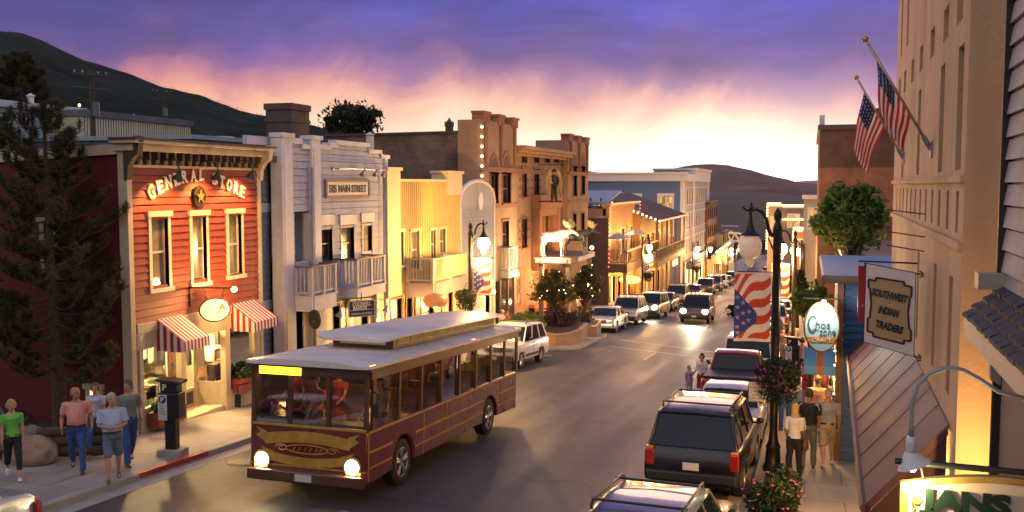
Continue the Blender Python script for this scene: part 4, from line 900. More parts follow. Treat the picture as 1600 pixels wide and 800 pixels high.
def bands(m):
 for a,b,n in((uT0-.03,uT1,.45),(uT1,uM1,0),(uM1,uE+.03,.45)):m.box(A,a,b,n-.05,n+.10,zB-.28,zB)
 for a,b,n in((uT0,uT1,.45),(uM1,uE,.45)):m.box(A,a,b,n-.02,n+.06,zB-2.3,zB-2.1)
part(root,'stone_band',SAND,bands)
for r in upp+t2[:2]:
 um,w_=(r[0]+r[1])/2,(r[1]-r[0])/2+.16;zz=r[3]
 o=window(root,A,r,SAND,DARKPANE,.12,.22,.45,.05,True,False)
 pts=[(um+w_*math.cos(t),zz+.15+w_*1.25*math.sin(t))for t in[i*math.pi/14 for i in range(15)]]
 part(o,'arch',SAND,lambda m:m.fprism(A,[(um-w_,zz)]+[(p[0],p[1])for p in pts[::-1]]+[(um+w_,zz)],.44,.50));
 part(o,'arch_recess',M('dark arch infill',(.12,.065,.045),.8),lambda m:m.fprism(A,[(um+(p[0]-um)*.72,zz+(p[1]-zz)*.78)for p in pts],.45,.515))
for r in low:window(root,A,r,SAND,DARKPANE,.1,.2,.45,.04)
for r in t2[2:]:window(root,A,r,SAND,DARKPANE,.1,.2,.45,.04)
for r in mid1+mid2:
 o=window(root,A,r,SAND,DARKPANE,.1,.2,0,.04)
 part(o,'quoins',SAND,lambda m:[m.box(A,uu,uu+.42,.0,.07,r[2]+(r[3]-r[2])*k/7,r[2]+(r[3]-r[2])*(k+.55)/7)for k in(0,2,4,6)for uu in(r[0]-.55,r[1]+.13)])
for r in mid0:window(root,A,r,SAND,DARKPANE,.06,.15,0,.04,False,False,False)
part(root,'cornice',COPPER,lambda m:(m.box(A,uT1+.02,uM1+.2,-.4,1.0,zM,zM+.18),m.box(A,uT1+.02,uM1+.1,-.4,.75,zM-.2,zM),m.box(A,uT1+.02,uM1,-.2,.4,zM-.38,zM-.2)),bevel=.02)
TERRA=M('terracotta surround',(.36,.16,.08),.7,var=.15)
eb=part(root,'entrance_bay',TERRA,lambda m:(m.box(A,ent[0]-.6,ent[0],-.05,.5,ent[2]-1.0,ent[3]+.5),m.box(A,ent[1],ent[1]+.6,-.05,.5,ent[2]-1.0,ent[3]+.5),m.box(A,ent[0]-.7,ent[1]+.7,-.05,.6,ent[3]+.5,ent[3]+1.4),m.box(A,ent[0],ent[1],-.05,.45,ent[3],ent[3]+.5),m.box(A,ent[0],ent[1],-.1,.4,ent[2]-.5,ent[2])),bevel=.02)
um=(ent[0]+ent[1])/2
part(eb,'pane',M('dim amber pane',(.05,.04,.02),.1,var=0,emit=(.8,.5,.15),es=.10),lambda m:m.quad(A.P(ent[0],-.25,ent[2]),A.P(um,-.25,ent[2]),A.P(um,-.25,ent[3]),A.P(ent[0],-.25,ent[3])))
part(eb,'pane',DARKPANE,lambda m:m.quad(A.P(um,-.25,ent[2]),A.P(ent[1],-.25,ent[2]),A.P(ent[1],-.25,ent[3]),A.P(um,-.25,ent[3])))
part(eb,'mullion',TERRA,lambda m:m.box(A,um-.12,um+.12,-.28,.1,ent[2],ent[3]))
part(root,'entrance_door',M('warm doorway',(.2,.09,.04),.6,emit=(1,.42,.12),es=.35),lambda m:m.quad(A.P(door[0],-.6,G0),A.P(door[1],-.6,G0),A.P(door[1],-.6,door[3]),A.P(door[0],-.6,door[3])))
st0=A.U(826);st1=A.U(850)
part(root,'entrance_steps',M('red sandstone steps',(.32,.14,.08),.8,var=.1),lambda m:[m.box(A,st0,st1,.02,2.4-.4*i,g(st0)-.5,g(st0)+.16+.22*i)for i in range(6)])
point('step light',A.P((st0+st1)/2,1.6,g(st0)+3.0),260,(1,.45,.14),.1)
part(root,'stone_base',SAND,lambda m:m.box(A,uT0,uT1,.452,.5,G0,g(uT0)+1.1))
hole=(A.U(815),A.U(823),g(A.U(815))+1.5,g(A.U(815))+3.6)
window(root,A,(A.U(803,.02),A.U(812,.02),hole[2],hole[3]),SAND,LITDIM,.1,.0,.03,.05)
bay=(A.U(775,.5),A.U(797,.5));zb=A.Z(775,437,.5)
part(root,'glass_bay',M('smoky bay glass',(.045,.03,.025),.08,var=0),lambda m:(m.box(A,bay[0],bay[1],.46,.7,g(bay[0])+.2,zb-.1)))
part(root,'bay_frame',M('brown bay frame',(.12,.07,.045),.5),lambda m:[m.box(A,u-.08,u+.08,.7,.78,g(bay[0]),zb)for u in(bay[0],(bay[0]*.45+bay[1]*.55),bay[1])])
balcony_px(root,A,770,795,808,388,424,11,(WHITE,WHITE,WHITE))
S=YF(uT0)
mb=MB();xw=-38;zr0=S.uz(735,207)[1];zr1=zr0-.2
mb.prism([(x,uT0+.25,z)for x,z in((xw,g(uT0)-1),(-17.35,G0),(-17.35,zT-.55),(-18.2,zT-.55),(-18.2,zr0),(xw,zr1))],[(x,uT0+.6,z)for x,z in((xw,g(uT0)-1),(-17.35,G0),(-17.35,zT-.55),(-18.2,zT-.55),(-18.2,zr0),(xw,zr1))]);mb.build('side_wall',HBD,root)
part(root,'wall_coping',M('dark coping',(.07,.05,.045),.7),lambda m:m.prism([(x,uT0+.15,z)for x,z in((xw,zr1),(-18.2,zr0),(-18.2,zr0+.12),(xw,zr1+.12))],[(x,uT0+.75,z)for x,z in((xw,zr1),(-18.2,zr0),(-18.2,zr0+.12),(xw,zr1+.12))]))
part(root,'side_vent_hatch',WHITE,lambda m:m.box(S,S.uz(682,300)[0],S.uz(694,300)[0],-.22,-.1,S.uz(682,281)[1]-.3,S.uz(682,281)[1]+.0))
part(root,'roof',ROOFGREY,lambda m:m.hexa([A.P(uT0+.6,-20,zr0-.6),A.P(uE,-20,zT2-1.6),A.P(uE,-.3,zT2-1.6),A.P(uT0+.6,-.3,zr0-.6)],[A.P(uT0+.6,-20,zr0-.5),A.P(uE,-20,zT2-1.5),A.P(uE,-.3,zT2-1.5),A.P(uT0+.6,-.3,zr0-.5)]))
part(root,'light_string',M('string bulb',(.9,.7,.4),.4,var=0,emit=(1,.7,.35),es=12),lambda m:[m.ball(A.P(uT0-.05,.5,zT-.4-i*.52),.07,6,4)for i in range(11)])['kind']='thing'
f=YF(uT0+3);x0,z1=f.uz(695,188);x1,_=f.uz(709,188);z0=f.uz(695,214)[1]
o=thing('chimney','round brick chimney with a small cap on the hotel roof','chimney',(x0,uT0+3,z0));c=V(((x0+x1)/2,uT0+3,z0));rr_=(x1-x0)/2
part(o,'stack',BRK,lambda m:m.lathe(c,[(rr_*.85,-.6),(rr_*.85,(z1-z0)*.6),(rr_,(z1-z0)*.65),(rr_,(z1-z0)*.9)],12));part(o,'cap',BRK,lambda m:m.lathe(c,[(rr_*.7,(z1-z0)*.9),(rr_*.3,(z1-z0)*1.02),(.06,(z1-z0)*1.12)],12))
for px,py,lb in((578,213,'small white metal roof vent on the brown brick side wall'),(48,152,'thin white vent pipe on the grey blue shed roof'),(209,184,'white vent pipe rising behind the cream ribbed building'),(345,215,'boxy white roof ventilator behind the red cornice')):
 f=YF(46 if px==578 else(44 if px<100 else 48));x,z=f.uz(px,py);o=thing('roof_vent',lb,'roof vent',(x,f.O.y,z-.8));c=V((x,f.O.y,z))
 if px==345:
  part(o,'housing',WHITE,lambda m:(m.box(f,x-.5,x+.5,-.4,.4,z-.5,z-.1),m.box(f,x-.6,x+.6,-.5,.5,z-.1,z+.06)));part(o,'louvre',GREYMETAL,lambda m:[m.box(f,x-.42,x+.42,.4,.43,z-.45+.09*i,z-.41+.09*i)for i in range(4)])
 else:
  part(o,'pipe',WHITE,lambda m:m.tube([c-V((0,0,2.2)),c],.16 if px!=578 else.22,8));part(o,'cap',WHITE,lambda m:m.lathe(c,[(.2,.02),(.26,.08),(.03,.22)],10))
  # hanging round sign with a hatted figure
c0=A.uz(866,288,1.5);c=A.P(c0[0],1.5,c0[1]);f=Fr((c.x,c.y,0),(.93,.36,0),(.36,-.93,0))
sg=thing('hanging_sign','tall oval hanging sign with a hatted man carrying a cane on the hotel front','sign',c)
px_m=24.5
part(sg,'board',M('gold tan sign disc',(.42,.29,.12),.6,var=.2),lambda m:m.fprism(f,[(.55*math.cos(t),c.z+1.08*math.sin(t))for t in[i*math.pi/14 for i in range(28)]],-.12,-.06))
part(sg,'bracket',BLACK,lambda m:(m.tube([f.P(-1.0,-.1,c.z+1.25),f.P(.6,-.1,c.z+1.25)],.04,6),m.tube([f.P(-1.0,-.1,c.z-1.1),f.P(.5,-.1,c.z-1.1)],.06,6)))
def figure(m):
 m.tube([f.P(-.13,.02,c.z-1.05),f.P(-.12,.04,c.z-.55),f.P(-.08,.04,c.z-.05)],[.07,.085,.11],8,0);m.tube([f.P(.12,.02,c.z-1.05),f.P(.10,.04,c.z-.55),f.P(.05,.04,c.z-.05)],[.07,.085,.11],8,0)
 m.tube([f.P(0,.04,c.z-.1),f.P(0,.04,c.z+.2),f.P(0,.04,c.z+.5),f.P(0,.04,c.z+.6)],[.17,.17,.2,.08],10,0)
 m.tube([f.P(-.18,.05,c.z+.48),f.P(-.28,.08,c.z+.2),f.P(-.12,.14,c.z+.05)],.065,8,1);m.tube([f.P(.18,.05,c.z+.48),f.P(.28,.08,c.z+.2),f.P(.2,.15,c.z+.0)],.065,8,0)
 m.ball(f.P(0,.05,c.z+.74),.12,10,8,2);m.lathe(f.P(0,.05,c.z+.80),[(.22,0),(.22,.02),(.12,.03),(.11,.17),(.02,.18)],12,0)
 m.tube([f.P(.2,.15,c.z+.05),f.P(.42,.1,c.z-.85)],.022,6,0)
part(sg,'figure',[M('dark sign figure',(.03,.022,.02),.6),M('white sleeve',(.5,.45,.42),.7),M('figure face',(.35,.2,.13),.6)],figure,smooth=True)
# canopy with two moose statues
cu0=A.U(812);cz=A.Z(838,408,2.5)
cf=A
pc=[A.uz(834,403,3.2),A.uz(905,403,3.2)]
ua,ub=A.U(832,2.6),A.U(868,2.6)
CX0,CX1=-16.9,-13.1
Pn=onY=None
def atY(px,py,Y):return YF(Y).uz(px,py)
yC=A.U(843,2.0)
x0c,zc_=atY(833,402,yC);x1c,_=atY(893,402,yC)
root=thing('entrance_canopy','lit hotel entrance canopy carrying two moose statues','canopy',((x0c+x1c)/2,yC,zc_))
y1c=yC+6.5
part(root,'deck',M('canopy deck',(.13,.08,.055),.6,var=.15),lambda m:m.box(WF,x0c,x1c,yC,y1c,zc_-.36,zc_),bevel=.04)
part(root,'fascia_light',M_lit('glowing canopy fascia',(1,.66,.30),4.0,2.6,.9),lambda m:m.box(WF,x0c+.15,x1c-.3,yC-.06,yC-.01,zc_-.30,zc_-.07))
part(root,'fascia_sign',WHITE,lambda m:(m.box(WF,x1c+.01,x1c+.06,yC+1.5,y1c-.5,zc_-.32,zc_-.06)))
for x in(x0c+.4,x1c-.3):
 for y in(yC+.4,y1c-.4):part(root,'post',DARKWOOD,lambda m:m.box(WF,x-.12,x+.12,y-.12,y+.12,g(y),zc_-.42))
part(root,'canopy_bulb',BULB,lambda m:m.ball((x1c-.1,y1c-.6,zc_+.25),.12))
point('canopy light',((x0c+x1c)/2,yC-.7,zc_+.25),300,(1,.68,.34),.15);point('canopy underlight',((x0c+x1c)/2,yC+2,zc_-1.0),200,(1,.5,.18),.15)
def moose(name,lb,mats,X,Y,Z,s,rz,body_h):
 root=thing(name,lb,'statue',(X,Y,Z),rz)
 mb=MB()
 def ringx(x,zc,ry,rz_,k=12):return[V((x,ry*math.cos(2*math.pi*i/k),zc+rz_*math.sin(2*math.pi*i/k)))*s for i in range(k)]
 mb.loft([ringx(-.98,1.42,.08,.12),ringx(-.92,1.42,.22,.26),ringx(-.6,1.42,.30,.36),ringx(-.15,1.40,.31,.37),ringx(.3,1.47,.30,.42),ringx(.6,1.55,.27,.42),ringx(.8,1.62,.20,.32),ringx(1.0,1.72,.15,.23),ringx(1.18,1.80,.13,.19),ringx(1.32,1.82,.14,.17),ringx(1.5,1.74,.11,.13),ringx(1.66,1.64,.11,.13),ringx(1.76,1.58,.10,.11),ringx(1.80,1.56,.04,.05)])
 for sx,sy,fr_ in((.62,.17,1),(.55,-.17,1),(-.72,.18,0),(-.80,-.18,0)):
  if fr_:pts=[(sx,sy,1.45),(sx+.02,sy,1.1),(sx,sy,.75),(sx+.01,sy,.68),(sx-.02,sy,.35),(sx-.01,sy,.1),(sx+.05,sy,.0)];rs=[.17,.14,.085,.08,.06,.06,.075]
  else:pts=[(sx,sy,1.45),(sx+.10,sy,1.12),(sx-.05,sy,.82),(sx-.13,sy,.70),(sx-.08,sy,.36),(sx-.05,sy,.1),(sx+.02,sy,.0)];rs=[.22,.18,.10,.075,.058,.058,.075]
  mb.tube([V(p)*s for p in pts],[r*s for r in rs],9)
 mb.tube([V((.95,0,1.5))*s,V((1.05,0,1.28))*s],[.06*s,.03*s],6)
 for sy in(-1,1):mb.ball(V((1.17,.17*sy,2.02))*s,.09*s,8,6,0,(.5,.5,1.5))
 mb.tube([V((-.98,0,1.5))*s,V((-1.05,0,1.36))*s],.04*s,6)
 body=mb.build('body',mats[0],root,smooth=True,local=True)
 rm=body.modifiers.new('r','REMESH');rm.mode='VOXEL';rm.voxel_size=.035;rm.use_smooth_shade=True
 for sy in(-1,1):
  m2=MB();m2.tube([V((1.26,.1*sy,1.98))*s,V((1.2,.32*sy,2.05))*s,V((1.12,.46*sy,2.1))*s],[.035*s,.035*s,.05*s],6)
  pal=[(1.18,.40,2.02),(1.32,.62,2.06),(1.30,.86,2.32),(1.18,.98,2.50),(1.08,.94,2.40),(1.02,.98,2.62),(.94,.86,2.48),(.86,.86,2.64),(.82,.70,2.42),(.84,.52,2.24),(1.0,.42,2.08)]
  m2.prism([V((x,y*sy,z))*s for x,y,z in pal],[V((x,y*sy,z+.05))*s for x,y,z in pal])
  for q in((1.30,.62,2.07),(1.34,.72,2.2)):m2.tube([V((q[0]-.05,q[1]*sy,q[2]))*s,V((q[0]+.2,(q[1]+.03)*sy,q[2]+.18))*s],[.03*s,.01*s],5)
  m2.build('antler',mats[1],root,local=True)
 return root
p1=atY(866,404,yC+1.0);mh=1.72
moose('moose_statue','large pale painted moose statue standing on the lit canopy',[M('pale moose paint',(.72,.58,.48),.5,var=.12,scale=3),M('gold antler',(.7,.5,.2),.4,.2,var=.2)],p1[0],yC+1.0,zc_,.84,.0,1)
p2=atY(899,400,yC+3.0)
moose('moose_statue','dark painted moose statue with gold antlers behind the pale moose',[M('painted dark moose',(.06,.05,.05),.4,var=.9,scale=2.5),MATS['gold antler']],p2[0]+.1,yC+3.0,zc_,.80,.2,1)
# ochre bar building with balcony, red lights
A=XF(-17.0);u0,u1=A.U(944),A.U(992);S=YF(u0-2.0)
G0=g(A.U(1060))-.6
root=thing('deck_bar','ochre bar building with upper deck outlined in red lights','building',A.P(u0,0,g(u0)))
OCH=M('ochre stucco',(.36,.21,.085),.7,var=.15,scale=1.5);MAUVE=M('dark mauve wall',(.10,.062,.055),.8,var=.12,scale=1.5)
x0w=-24;z1w=S.uz(928,341)[1]
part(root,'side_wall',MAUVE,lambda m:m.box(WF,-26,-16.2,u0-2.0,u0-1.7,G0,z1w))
part(root,'side_wall_cap',M('pinkish coping',(.35,.22,.18),.6),lambda m:m.box(WF,-26,-16.1,u0-2.1,u0-1.6,z1w,z1w+.18))
zo1=A.Z(963,321)
dz=A.Z(960,418,1.9)
holes=[(A.U(968),A.U(975),dz+.1,dz+2.6),(A.U(980),A.U(988),dz+.1,dz+2.6)]
mb=MB();wall(mb,A,u0+1,u1,dz-.3,zo1,holes,0,.2);mb.build('upper_wall',OCH,root)
for h in holes:window(root,A,h,M('ochre trim',(.45,.28,.12),.6),LITDIM,.1,.15)
part(root,'parapet',M('ochre trim',(.45,.28,.12),.6),lambda m:(m.box(A,u0+.6,u1+.4,-.4,.45,zo1,zo1+.25),m.box(A,u0+1,u0+1.9,-.3,.25,dz,zo1)))
part(root,'side_return',OCH,lambda m:m.box(A,u0+1,u0+1.2,-9,-.05,dz,zo1-.2));part(root,'roof',ROOFGREY,lambda m:m.box(A,u0-1.8,u1+14,-9,-.05,dz-.35,dz-.05))
GLASSROOM=M_lit('dim glazed room',(.55,.55,.5),.12,1.2)
part(root,'glazed_attic',GLASSROOM,lambda m:m.box(WF,-26,-17.6,u0+3,u0+8,z1w+.2,S.uz(928,331)[1]+.4));zq=S.uz(928,317)[1]+.35
part(root,'attic_frame',M('dark attic frame',(.06,.05,.05),.5),lambda m:[m.box(WF,x-.08,x+.08,u0+2.9,u0+3,z1w,zq)for x in[-25.5+.95*i for i in range(9)]])
part(root,'attic_roof',M('pale metal roofing',(.33,.35,.38),.45,.3,var=.1),lambda m:m.hexa([(-26.5,u0+2.4,zq-.5),(-17.2,u0+2.4,zq-.5),(-17.2,u0+9,zq+.5),(-26.5,u0+9,zq+.5)],[(-26.5,u0+2.4,zq-.35),(-17.2,u0+2.4,zq-.35),(-17.2,u0+9,zq+.65),(-26.5,u0+9,zq+.65)]))
DECK=M('brown deck timber',(.13,.085,.055),.7,var=.2)
bo=balcony(root,A,u0-1.4,A.U(990),2.3,dz,1.15,.75,DECK,DECK,M('orange deck rail',(.3,.13,.05),.6),.22,DECK)
holes=[(u0+.6+2.6*i,u0+2.5+2.6*i,g(u0)-.1-.17*i,g(u0)+2.4-.17*i)for i in range(6)]
mb=MB();wall(mb,A,u0-1.7,A.U(1003),G0,dz-.3,holes,0,.3);mb.build('shopfront_wall',OCH,root)
for i,h in enumerate(holes):window(root,A,h,M('ochre trim',(.45,.28,.12),.6),(LIT,LITHOT,LITDIM)[i%3],.1,.25,0,.05,False,True,False,1,'shop_window')
for i in range(5):
 u=u0-1.0+3.3*i;part(root,'deck_post',MATS['ochre trim'],lambda m:m.box(A,u-.14,u+.14,1.9,2.18,g(u),dz-.75))
part(root,'shop_sign',M('glowing amber sign',(.6,.4,.15),.5,emit=(1,.62,.2),es=1.6),lambda m:m.fprism(YF(u0+1.5),[(YF(u0+1.5).uz(984,437)[0]+.95*math.cos(i*math.pi/12),YF(u0+1.5).uz(984,437)[1]+.36*math.sin(i*math.pi/12))for i in range(24)],-.06,.06))
def red_string(path,k):
 m=MB()
 for(p,q)in zip(path,path[1:]):
  d=(q-p).length;n=max(2,int(d/.34))
  for i in range(n):m.ball(p.lerp(q,i/n),.05,6,4)
 return m
m=red_string([A.P(u0-1.4,2.35,dz+1.1),A.P(u1+.6,2.35,dz+1.1)],1);m.build('light_string',REDBULB,root)
m=red_string([V((-16.15,u0-2.0,dz-.2)),V((-16.15,u0-2.0,z1w)),A.P(u0+.8,.45,z1w+.1),A.P(u0+.8,.45,zo1+.2),A.P(u1+.4,.5,zo1+.2),A.P(u1+.4,.3,dz+.2)],1);m.build('light_string',REDBULB,root)
for q in range(3):point('deck light',A.P(u0+2+5*q,.9,dz+2.2),90,(1,.44,.12),.1);point('under deck light',A.P(u0+2+5*q,1.0,dz-1.1),170,(1,.48,.13),.1)
for i,(px,lb)in enumerate(((966,'closed-top grey parasol nearest the deck corner of the ochre bar'),(993,'grey parasol further along the deck of the ochre bar'))):
 u=A.U(px,1.3);z=dz;o=thing('parasol',lb,'parasol',A.P(u,1.3,z),group='parasols on the bar deck')
 part(o,'pole',GREYMETAL,lambda m:m.tube([A.P(u,1.3,z),A.P(u,1.3,z+2.5)],.03,6));part(o,'canopy',M('grey canvas',(.4,.4,.42),.8),lambda m:m.lathe(A.P(u,1.3,z+2.1),[(1.1,0),(1.08,.05),(.05,.5)],8))
 # gabled porch building next door
A=XF(-16.4);v0,v1=A.U(1000),A.U(1048);dz2=A.Z(1001,420,1.6);ze=A.Z(1003,352,1.6)
root=thing('porch_building','timber building with shingled porch roof edged in warm lights','building',A.P(v0,0,g(v0)))
holes=[(v0+1+3.4*i,v0+2.6+3.4*i,dz2+.2,dz2+2.5)for i in range(5)]
mb=MB();wall(mb,A,v0,v1,g(v1)-.5,ze+.8,holes+[(h[0],h[1]+.6,g(h[1])+.3,g(h[1])+2.7)for h in holes],0,.3);mb.build('front_wall',M('brown olive boards',(.17,.12,.065),.7,var=.15),root)
for i,h in enumerate(holes):
 window(root,A,h,MATS['ochre trim'],LITDIM if i%2 else DARKPANE,.1,.2);window(root,A,(h[0],h[1]+.6,g(h[1])+.3,g(h[1])+2.7),MATS['ochre trim'],LIT,.1,.25,0,.05,False,True,False,1,'shop_window')
part(root,'side_wall',OCH,lambda m:m.box(A,v0,v0+.2,-9,-.02,g(v1),ze+1.2))
SHG=M_brick('brown shingles',(.10,.065,.05),(.14,.09,.07),(.05,.035,.03),.3,.14,'yz',.9,.25,.012)
part(root,'roof',SHG,lambda m:m.hexa([A.P(v0-.3,2.0,ze),A.P(v1,2.0,ze),A.P(v1,-5,ze+2.6),A.P(v0-.3,-5,ze+2.6)],[A.P(v0-.3,2.0,ze+.16),A.P(v1,2.0,ze+.16),A.P(v1,-5,ze+2.76),A.P(v0-.3,-5,ze+2.76)]))
balcony(root,A,v0+.1,v1,1.8,dz2,1.15,.6,DECK,DECK,DECK,.25,DECK)
for i in range(7):
 u=v0+.3+(v1-v0-.6)*i/6;part(root,'porch_post',DECK,lambda m:m.box(A,u-.1,u+.1,1.6,1.8,g(u),ze))
part(root,'light_string',M('string bulb',(.9,.7,.4),.4),lambda m:[m.ball(p,.09,6,4)for p in[A.P(v0-.3,2.05-7*i/16,ze+.1+2.6*i/16)for i in range(16)]])
part(root,'light_string',REDBULB,lambda m:[m.ball(A.P(v0+(v1-v0)*i/34,2.06,ze+.1),.08,6,4)for i in range(35)])
part(root,'shop_sign',M('glowing yellow sign',(.6,.45,.15),.5,emit=(1,.7,.25),es=2.0),lambda m:m.box(A,v0+11,v0+14.5,1.85,1.95,dz2-1.35,dz2-.7))
for q in range(4):point('porch light',A.P(v0+2+6.5*q,1.0,dz2+2.3),110,(1,.48,.13),.1);point('porch underlight',A.P(v0+2+6.5*q,1.2,dz2-.9),150,(1,.48,.13),.1)
# blue corner building
A=XF(-17.0);Yb=A.U(1070)-1;S=YF(Yb);v0,v1=Yb,A.U(1106);G0=g(v1)-.5
root=thing('blue_building','three-storey slate blue building with white cornice and tall white windows','building',A.P(v0,0,g(v0)))
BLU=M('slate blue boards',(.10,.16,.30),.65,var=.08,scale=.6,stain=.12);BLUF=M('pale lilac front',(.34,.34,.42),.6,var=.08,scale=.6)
zr=S.uz(1060,283)[1]
BW=M('white trim far',(.62,.60,.60),.55,var=.05)
wl=[S.rect(955,305,972,334),S.rect(1030,306,1050,330),S.rect(1040,342,1050,366),S.rect(983,306,1000,330)]
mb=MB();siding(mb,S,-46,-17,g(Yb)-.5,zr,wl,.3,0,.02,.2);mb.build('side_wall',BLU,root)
for r,pm in zip(wl,(LITDIM,LITDIM,DARKPANE,DARKPANE)):window(root,S,r,BW,pm,.28,.15,.02,.05,True,True,False,1)
part(root,'cornice',BW,lambda m:(m.box(S,-46,-16.6,-.3,.35,zr,zr+1.0),m.box(S,-46,-16.5,-.3,.55,zr+1.0,zr+1.25)))
fw=[]
cols_=9
for fl in range(4):
 for i in range(cols_):
  u=v0+3.0+(v1-v0-5)*i/cols_;fw.append((u,u+1.35,zr-3.3-3.6*fl,zr-1.0-3.6*fl))
fw=[h for h in fw if h[2]>g(v0)+3.3]
vt=A.U(1083)
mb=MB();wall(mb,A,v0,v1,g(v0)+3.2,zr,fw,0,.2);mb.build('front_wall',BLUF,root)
for i,h in enumerate(fw):window(root,A,h,BW,LITDIM if i in(3,11,20,21,25)else CURTAIN,.16,.15,0,.05,True,True,True)
part(root,'front_tower',BW,lambda m:(m.box(A,vt,v1,-6,.4,zr,zr+1.7),m.box(A,vt-.3,v1+.2,-6.2,.65,zr+1.7,zr+2.0),m.box(A,v0,vt,-1,.5,zr,zr+1.0)))
part(root,'corner_board',BW,lambda m:(m.box(A,v0-.05,v0+.5,-.5,.08,G0,zr),m.box(A,vt-.3,vt,-.1,.25,g(vt)+3,zr),m.box(A,v1-.4,v1,-.1,.25,G0,zr)))
hol=[(v0+2+5.2*i,v0+5.6+5.2*i,g(v0+5*i)-.5,g(v0+5*i)+2.4)for i in range(6)]
mb=MB();wall(mb,A,v0,v1,G0,g(v0)+3.2,hol,.3,.4);mb.build('shopfront_wall',BW,root)
for i,h in enumerate(hol):window(root,A,h,BW,(LITHOT,LIT,LITDIM)[i%3],.12,.3,.3,.05,False,True,False,2,'shop_window')
part(root,'awning',M('black canvas',(.02,.02,.02),.8),lambda m:[m.prism([A.P(a,.3,g(a)+3.2),A.P(a,1.7,g(a)+2.2),A.P(a,.3,g(a)+2.2)],[A.P(a+4.5,.3,g(a)+3.2),A.P(a+4.5,1.7,g(a)+2.2),A.P(a+4.5,.3,g(a)+2.2)])for a in(v0+1,)])
mb=MB();mb.quad(A.P(v1,0,G0),A.P(v1,-28,G0),A.P(v1,-28,zr),A.P(v1,0,zr));mb.quad(A.P(v0,0,zr-.1),A.P(v1,0,zr-.1),A.P(v1,-28,zr-.1),A.P(v0,-28,zr-.1));mb.build('roof',ROOFGREY,root)
o=part(root,'roof_plant',M('brown roof plant',(.14,.10,.09),.7),lambda m:(m.box(S,S.uz(953,280)[0],S.uz(1000,280)[0],-4,-1,zr+.9,S.uz(953,277)[1]),))
for q in range(3):point('shop light',A.P(v0+4+9*q,1.6,g(v0+9*q)+2.0),200,(1,.52,.16),.15)
# further down: brick block, arcade building, small houses, footbridge
def simple_building(lb,px0,px1,X,ytop,mat,trim,floors,cols,litset,label,name='building',depth=18,shop=True,cornice=.5,wh=.55):
 A=XF(X);a,b=A.U(px0),A.U(px1);z1=A.Z(px0,ytop);G0=g(b)-.6;zg=g(a)+3.4
 root=thing(name,label,'building',A.P(a,0,g(a)))
 fh=(z1-zg)/max(floors,1);hs=[]
 for fl in range(floors):
  for i in range(cols):
   w=(b-a)/cols;hs.append((a+w*(i+.27),a+w*(i+.73),zg+fh*fl+fh*.2,zg+fh*fl+fh*(.2+wh)))
 sh=[(a+(b-a)/cols*(i+.12),a+(b-a)/cols*(i+.88),g(a+(b-a)/cols*i)-.2,g(a+(b-a)/cols*i)+2.5)for i in range(cols)]if shop else[]
 mb=MB();wall(mb,A,a,b,G0,z1,hs+sh,0,.25);mb.build('front_wall',mat,root)
 mb=MB();mb.quad(A.P(a,0,G0),A.P(a,-depth,G0),A.P(a,-depth,z1),A.P(a,0,z1));mb.quad(A.P(b,0,G0),A.P(b,-depth,G0),A.P(b,-depth,z1),A.P(b,0,z1));mb.quad(A.P(a,-depth,G0),A.P(b,-depth,G0),A.P(b,-depth,z1),A.P(a,-depth,z1));mb.build('side_wall',mat,root)
 part(root,'roof',ROOFGREY,lambda m:m.box(A,a+.1,b-.1,-depth+.1,-.1,z1-.4,z1-.2))
 part(root,'cornice',trim,lambda m:(m.box(A,a-.1,b+.1,-.3,.35,z1,z1+cornice),m.box(A,a-.05,b+.05,-.1,.25,zg-.3,zg)))
 for i,h in enumerate(hs):window(root,A,h,trim,LITDIM if i in litset else DARKPANE,.14,.2,0,.06)
 for i,h in enumerate(sh):window(root,A,h,trim,(LITHOT,LIT,LITDIM)[i%3],.14,.2,0,.06,False,True,False,1,'shop_window')
 if shop:point('shop light',A.P((a+b)/2,1.5,zg-1.2),260,(1,.52,.16),.15)
 return root,A,a,b,z1,zg
BR2=M_brick('red brown brick',(.17,.075,.05),(.22,.10,.07),(.16,.11,.09),.3,.1,'yz',.9,.2,.012)
r_,A_,a_,b_,z_,zg_=simple_building('',1106,1121,-16.6,320,BR2,DARKWOOD,3,5,{1,6,9},'red brown brick block beyond the blue building')
part(r_,'chimney',BR2,lambda m:m.box(A_,a_+3,a_+7,-5,-2,z_,z_+3.2))
r_,A_,a_,b_,z_,zg_=simple_building('',1116,1137,-15.2,404,M('tan arcade stone',(.38,.25,.13),.7,var=.1),M('tan arcade trim',(.5,.34,.18),.6),1,7,{0,2,3,5},'low tan arcade building with a lit balcony down the street',cornice=.7)
part(r_,'light_string',M('string bulb',(.9,.7,.4),.4),lambda m:[m.ball(A_.P(a_+(b_-a_)*i/44,.5,z_+1.2),.12,6,4)for i in range(45)])
part(r_,'balcony_rail',MATS['tan arcade trim'],lambda m:[m.box(A_,a_,b_,.3,.38,z_+.3*k+.55,z_+.3*k+.63)for k in range(3)])
simple_building('',1130,1139,-15.5,366,M('grey tan render',(.26,.20,.16),.75,var=.1),DARKWOOD,2,3,{2},'narrow grey tan building past the arcade')
simple_building('',1139,1148,-15.8,384,M('dull mauve render',(.20,.15,.15),.75,var=.1),BW,1,4,{1,2},'low mauve building near the footbridge')
Yf=235.0;S=YF(Yf);xa,zt_=S.uz(1124,366);xb,_=S.uz(1172,366);zb=S.uz(1124,378)[1]
root=thing('footbridge','lit arched truss footbridge crossing the far end of the street','bridge',((xa+xb)/2,Yf,zb))
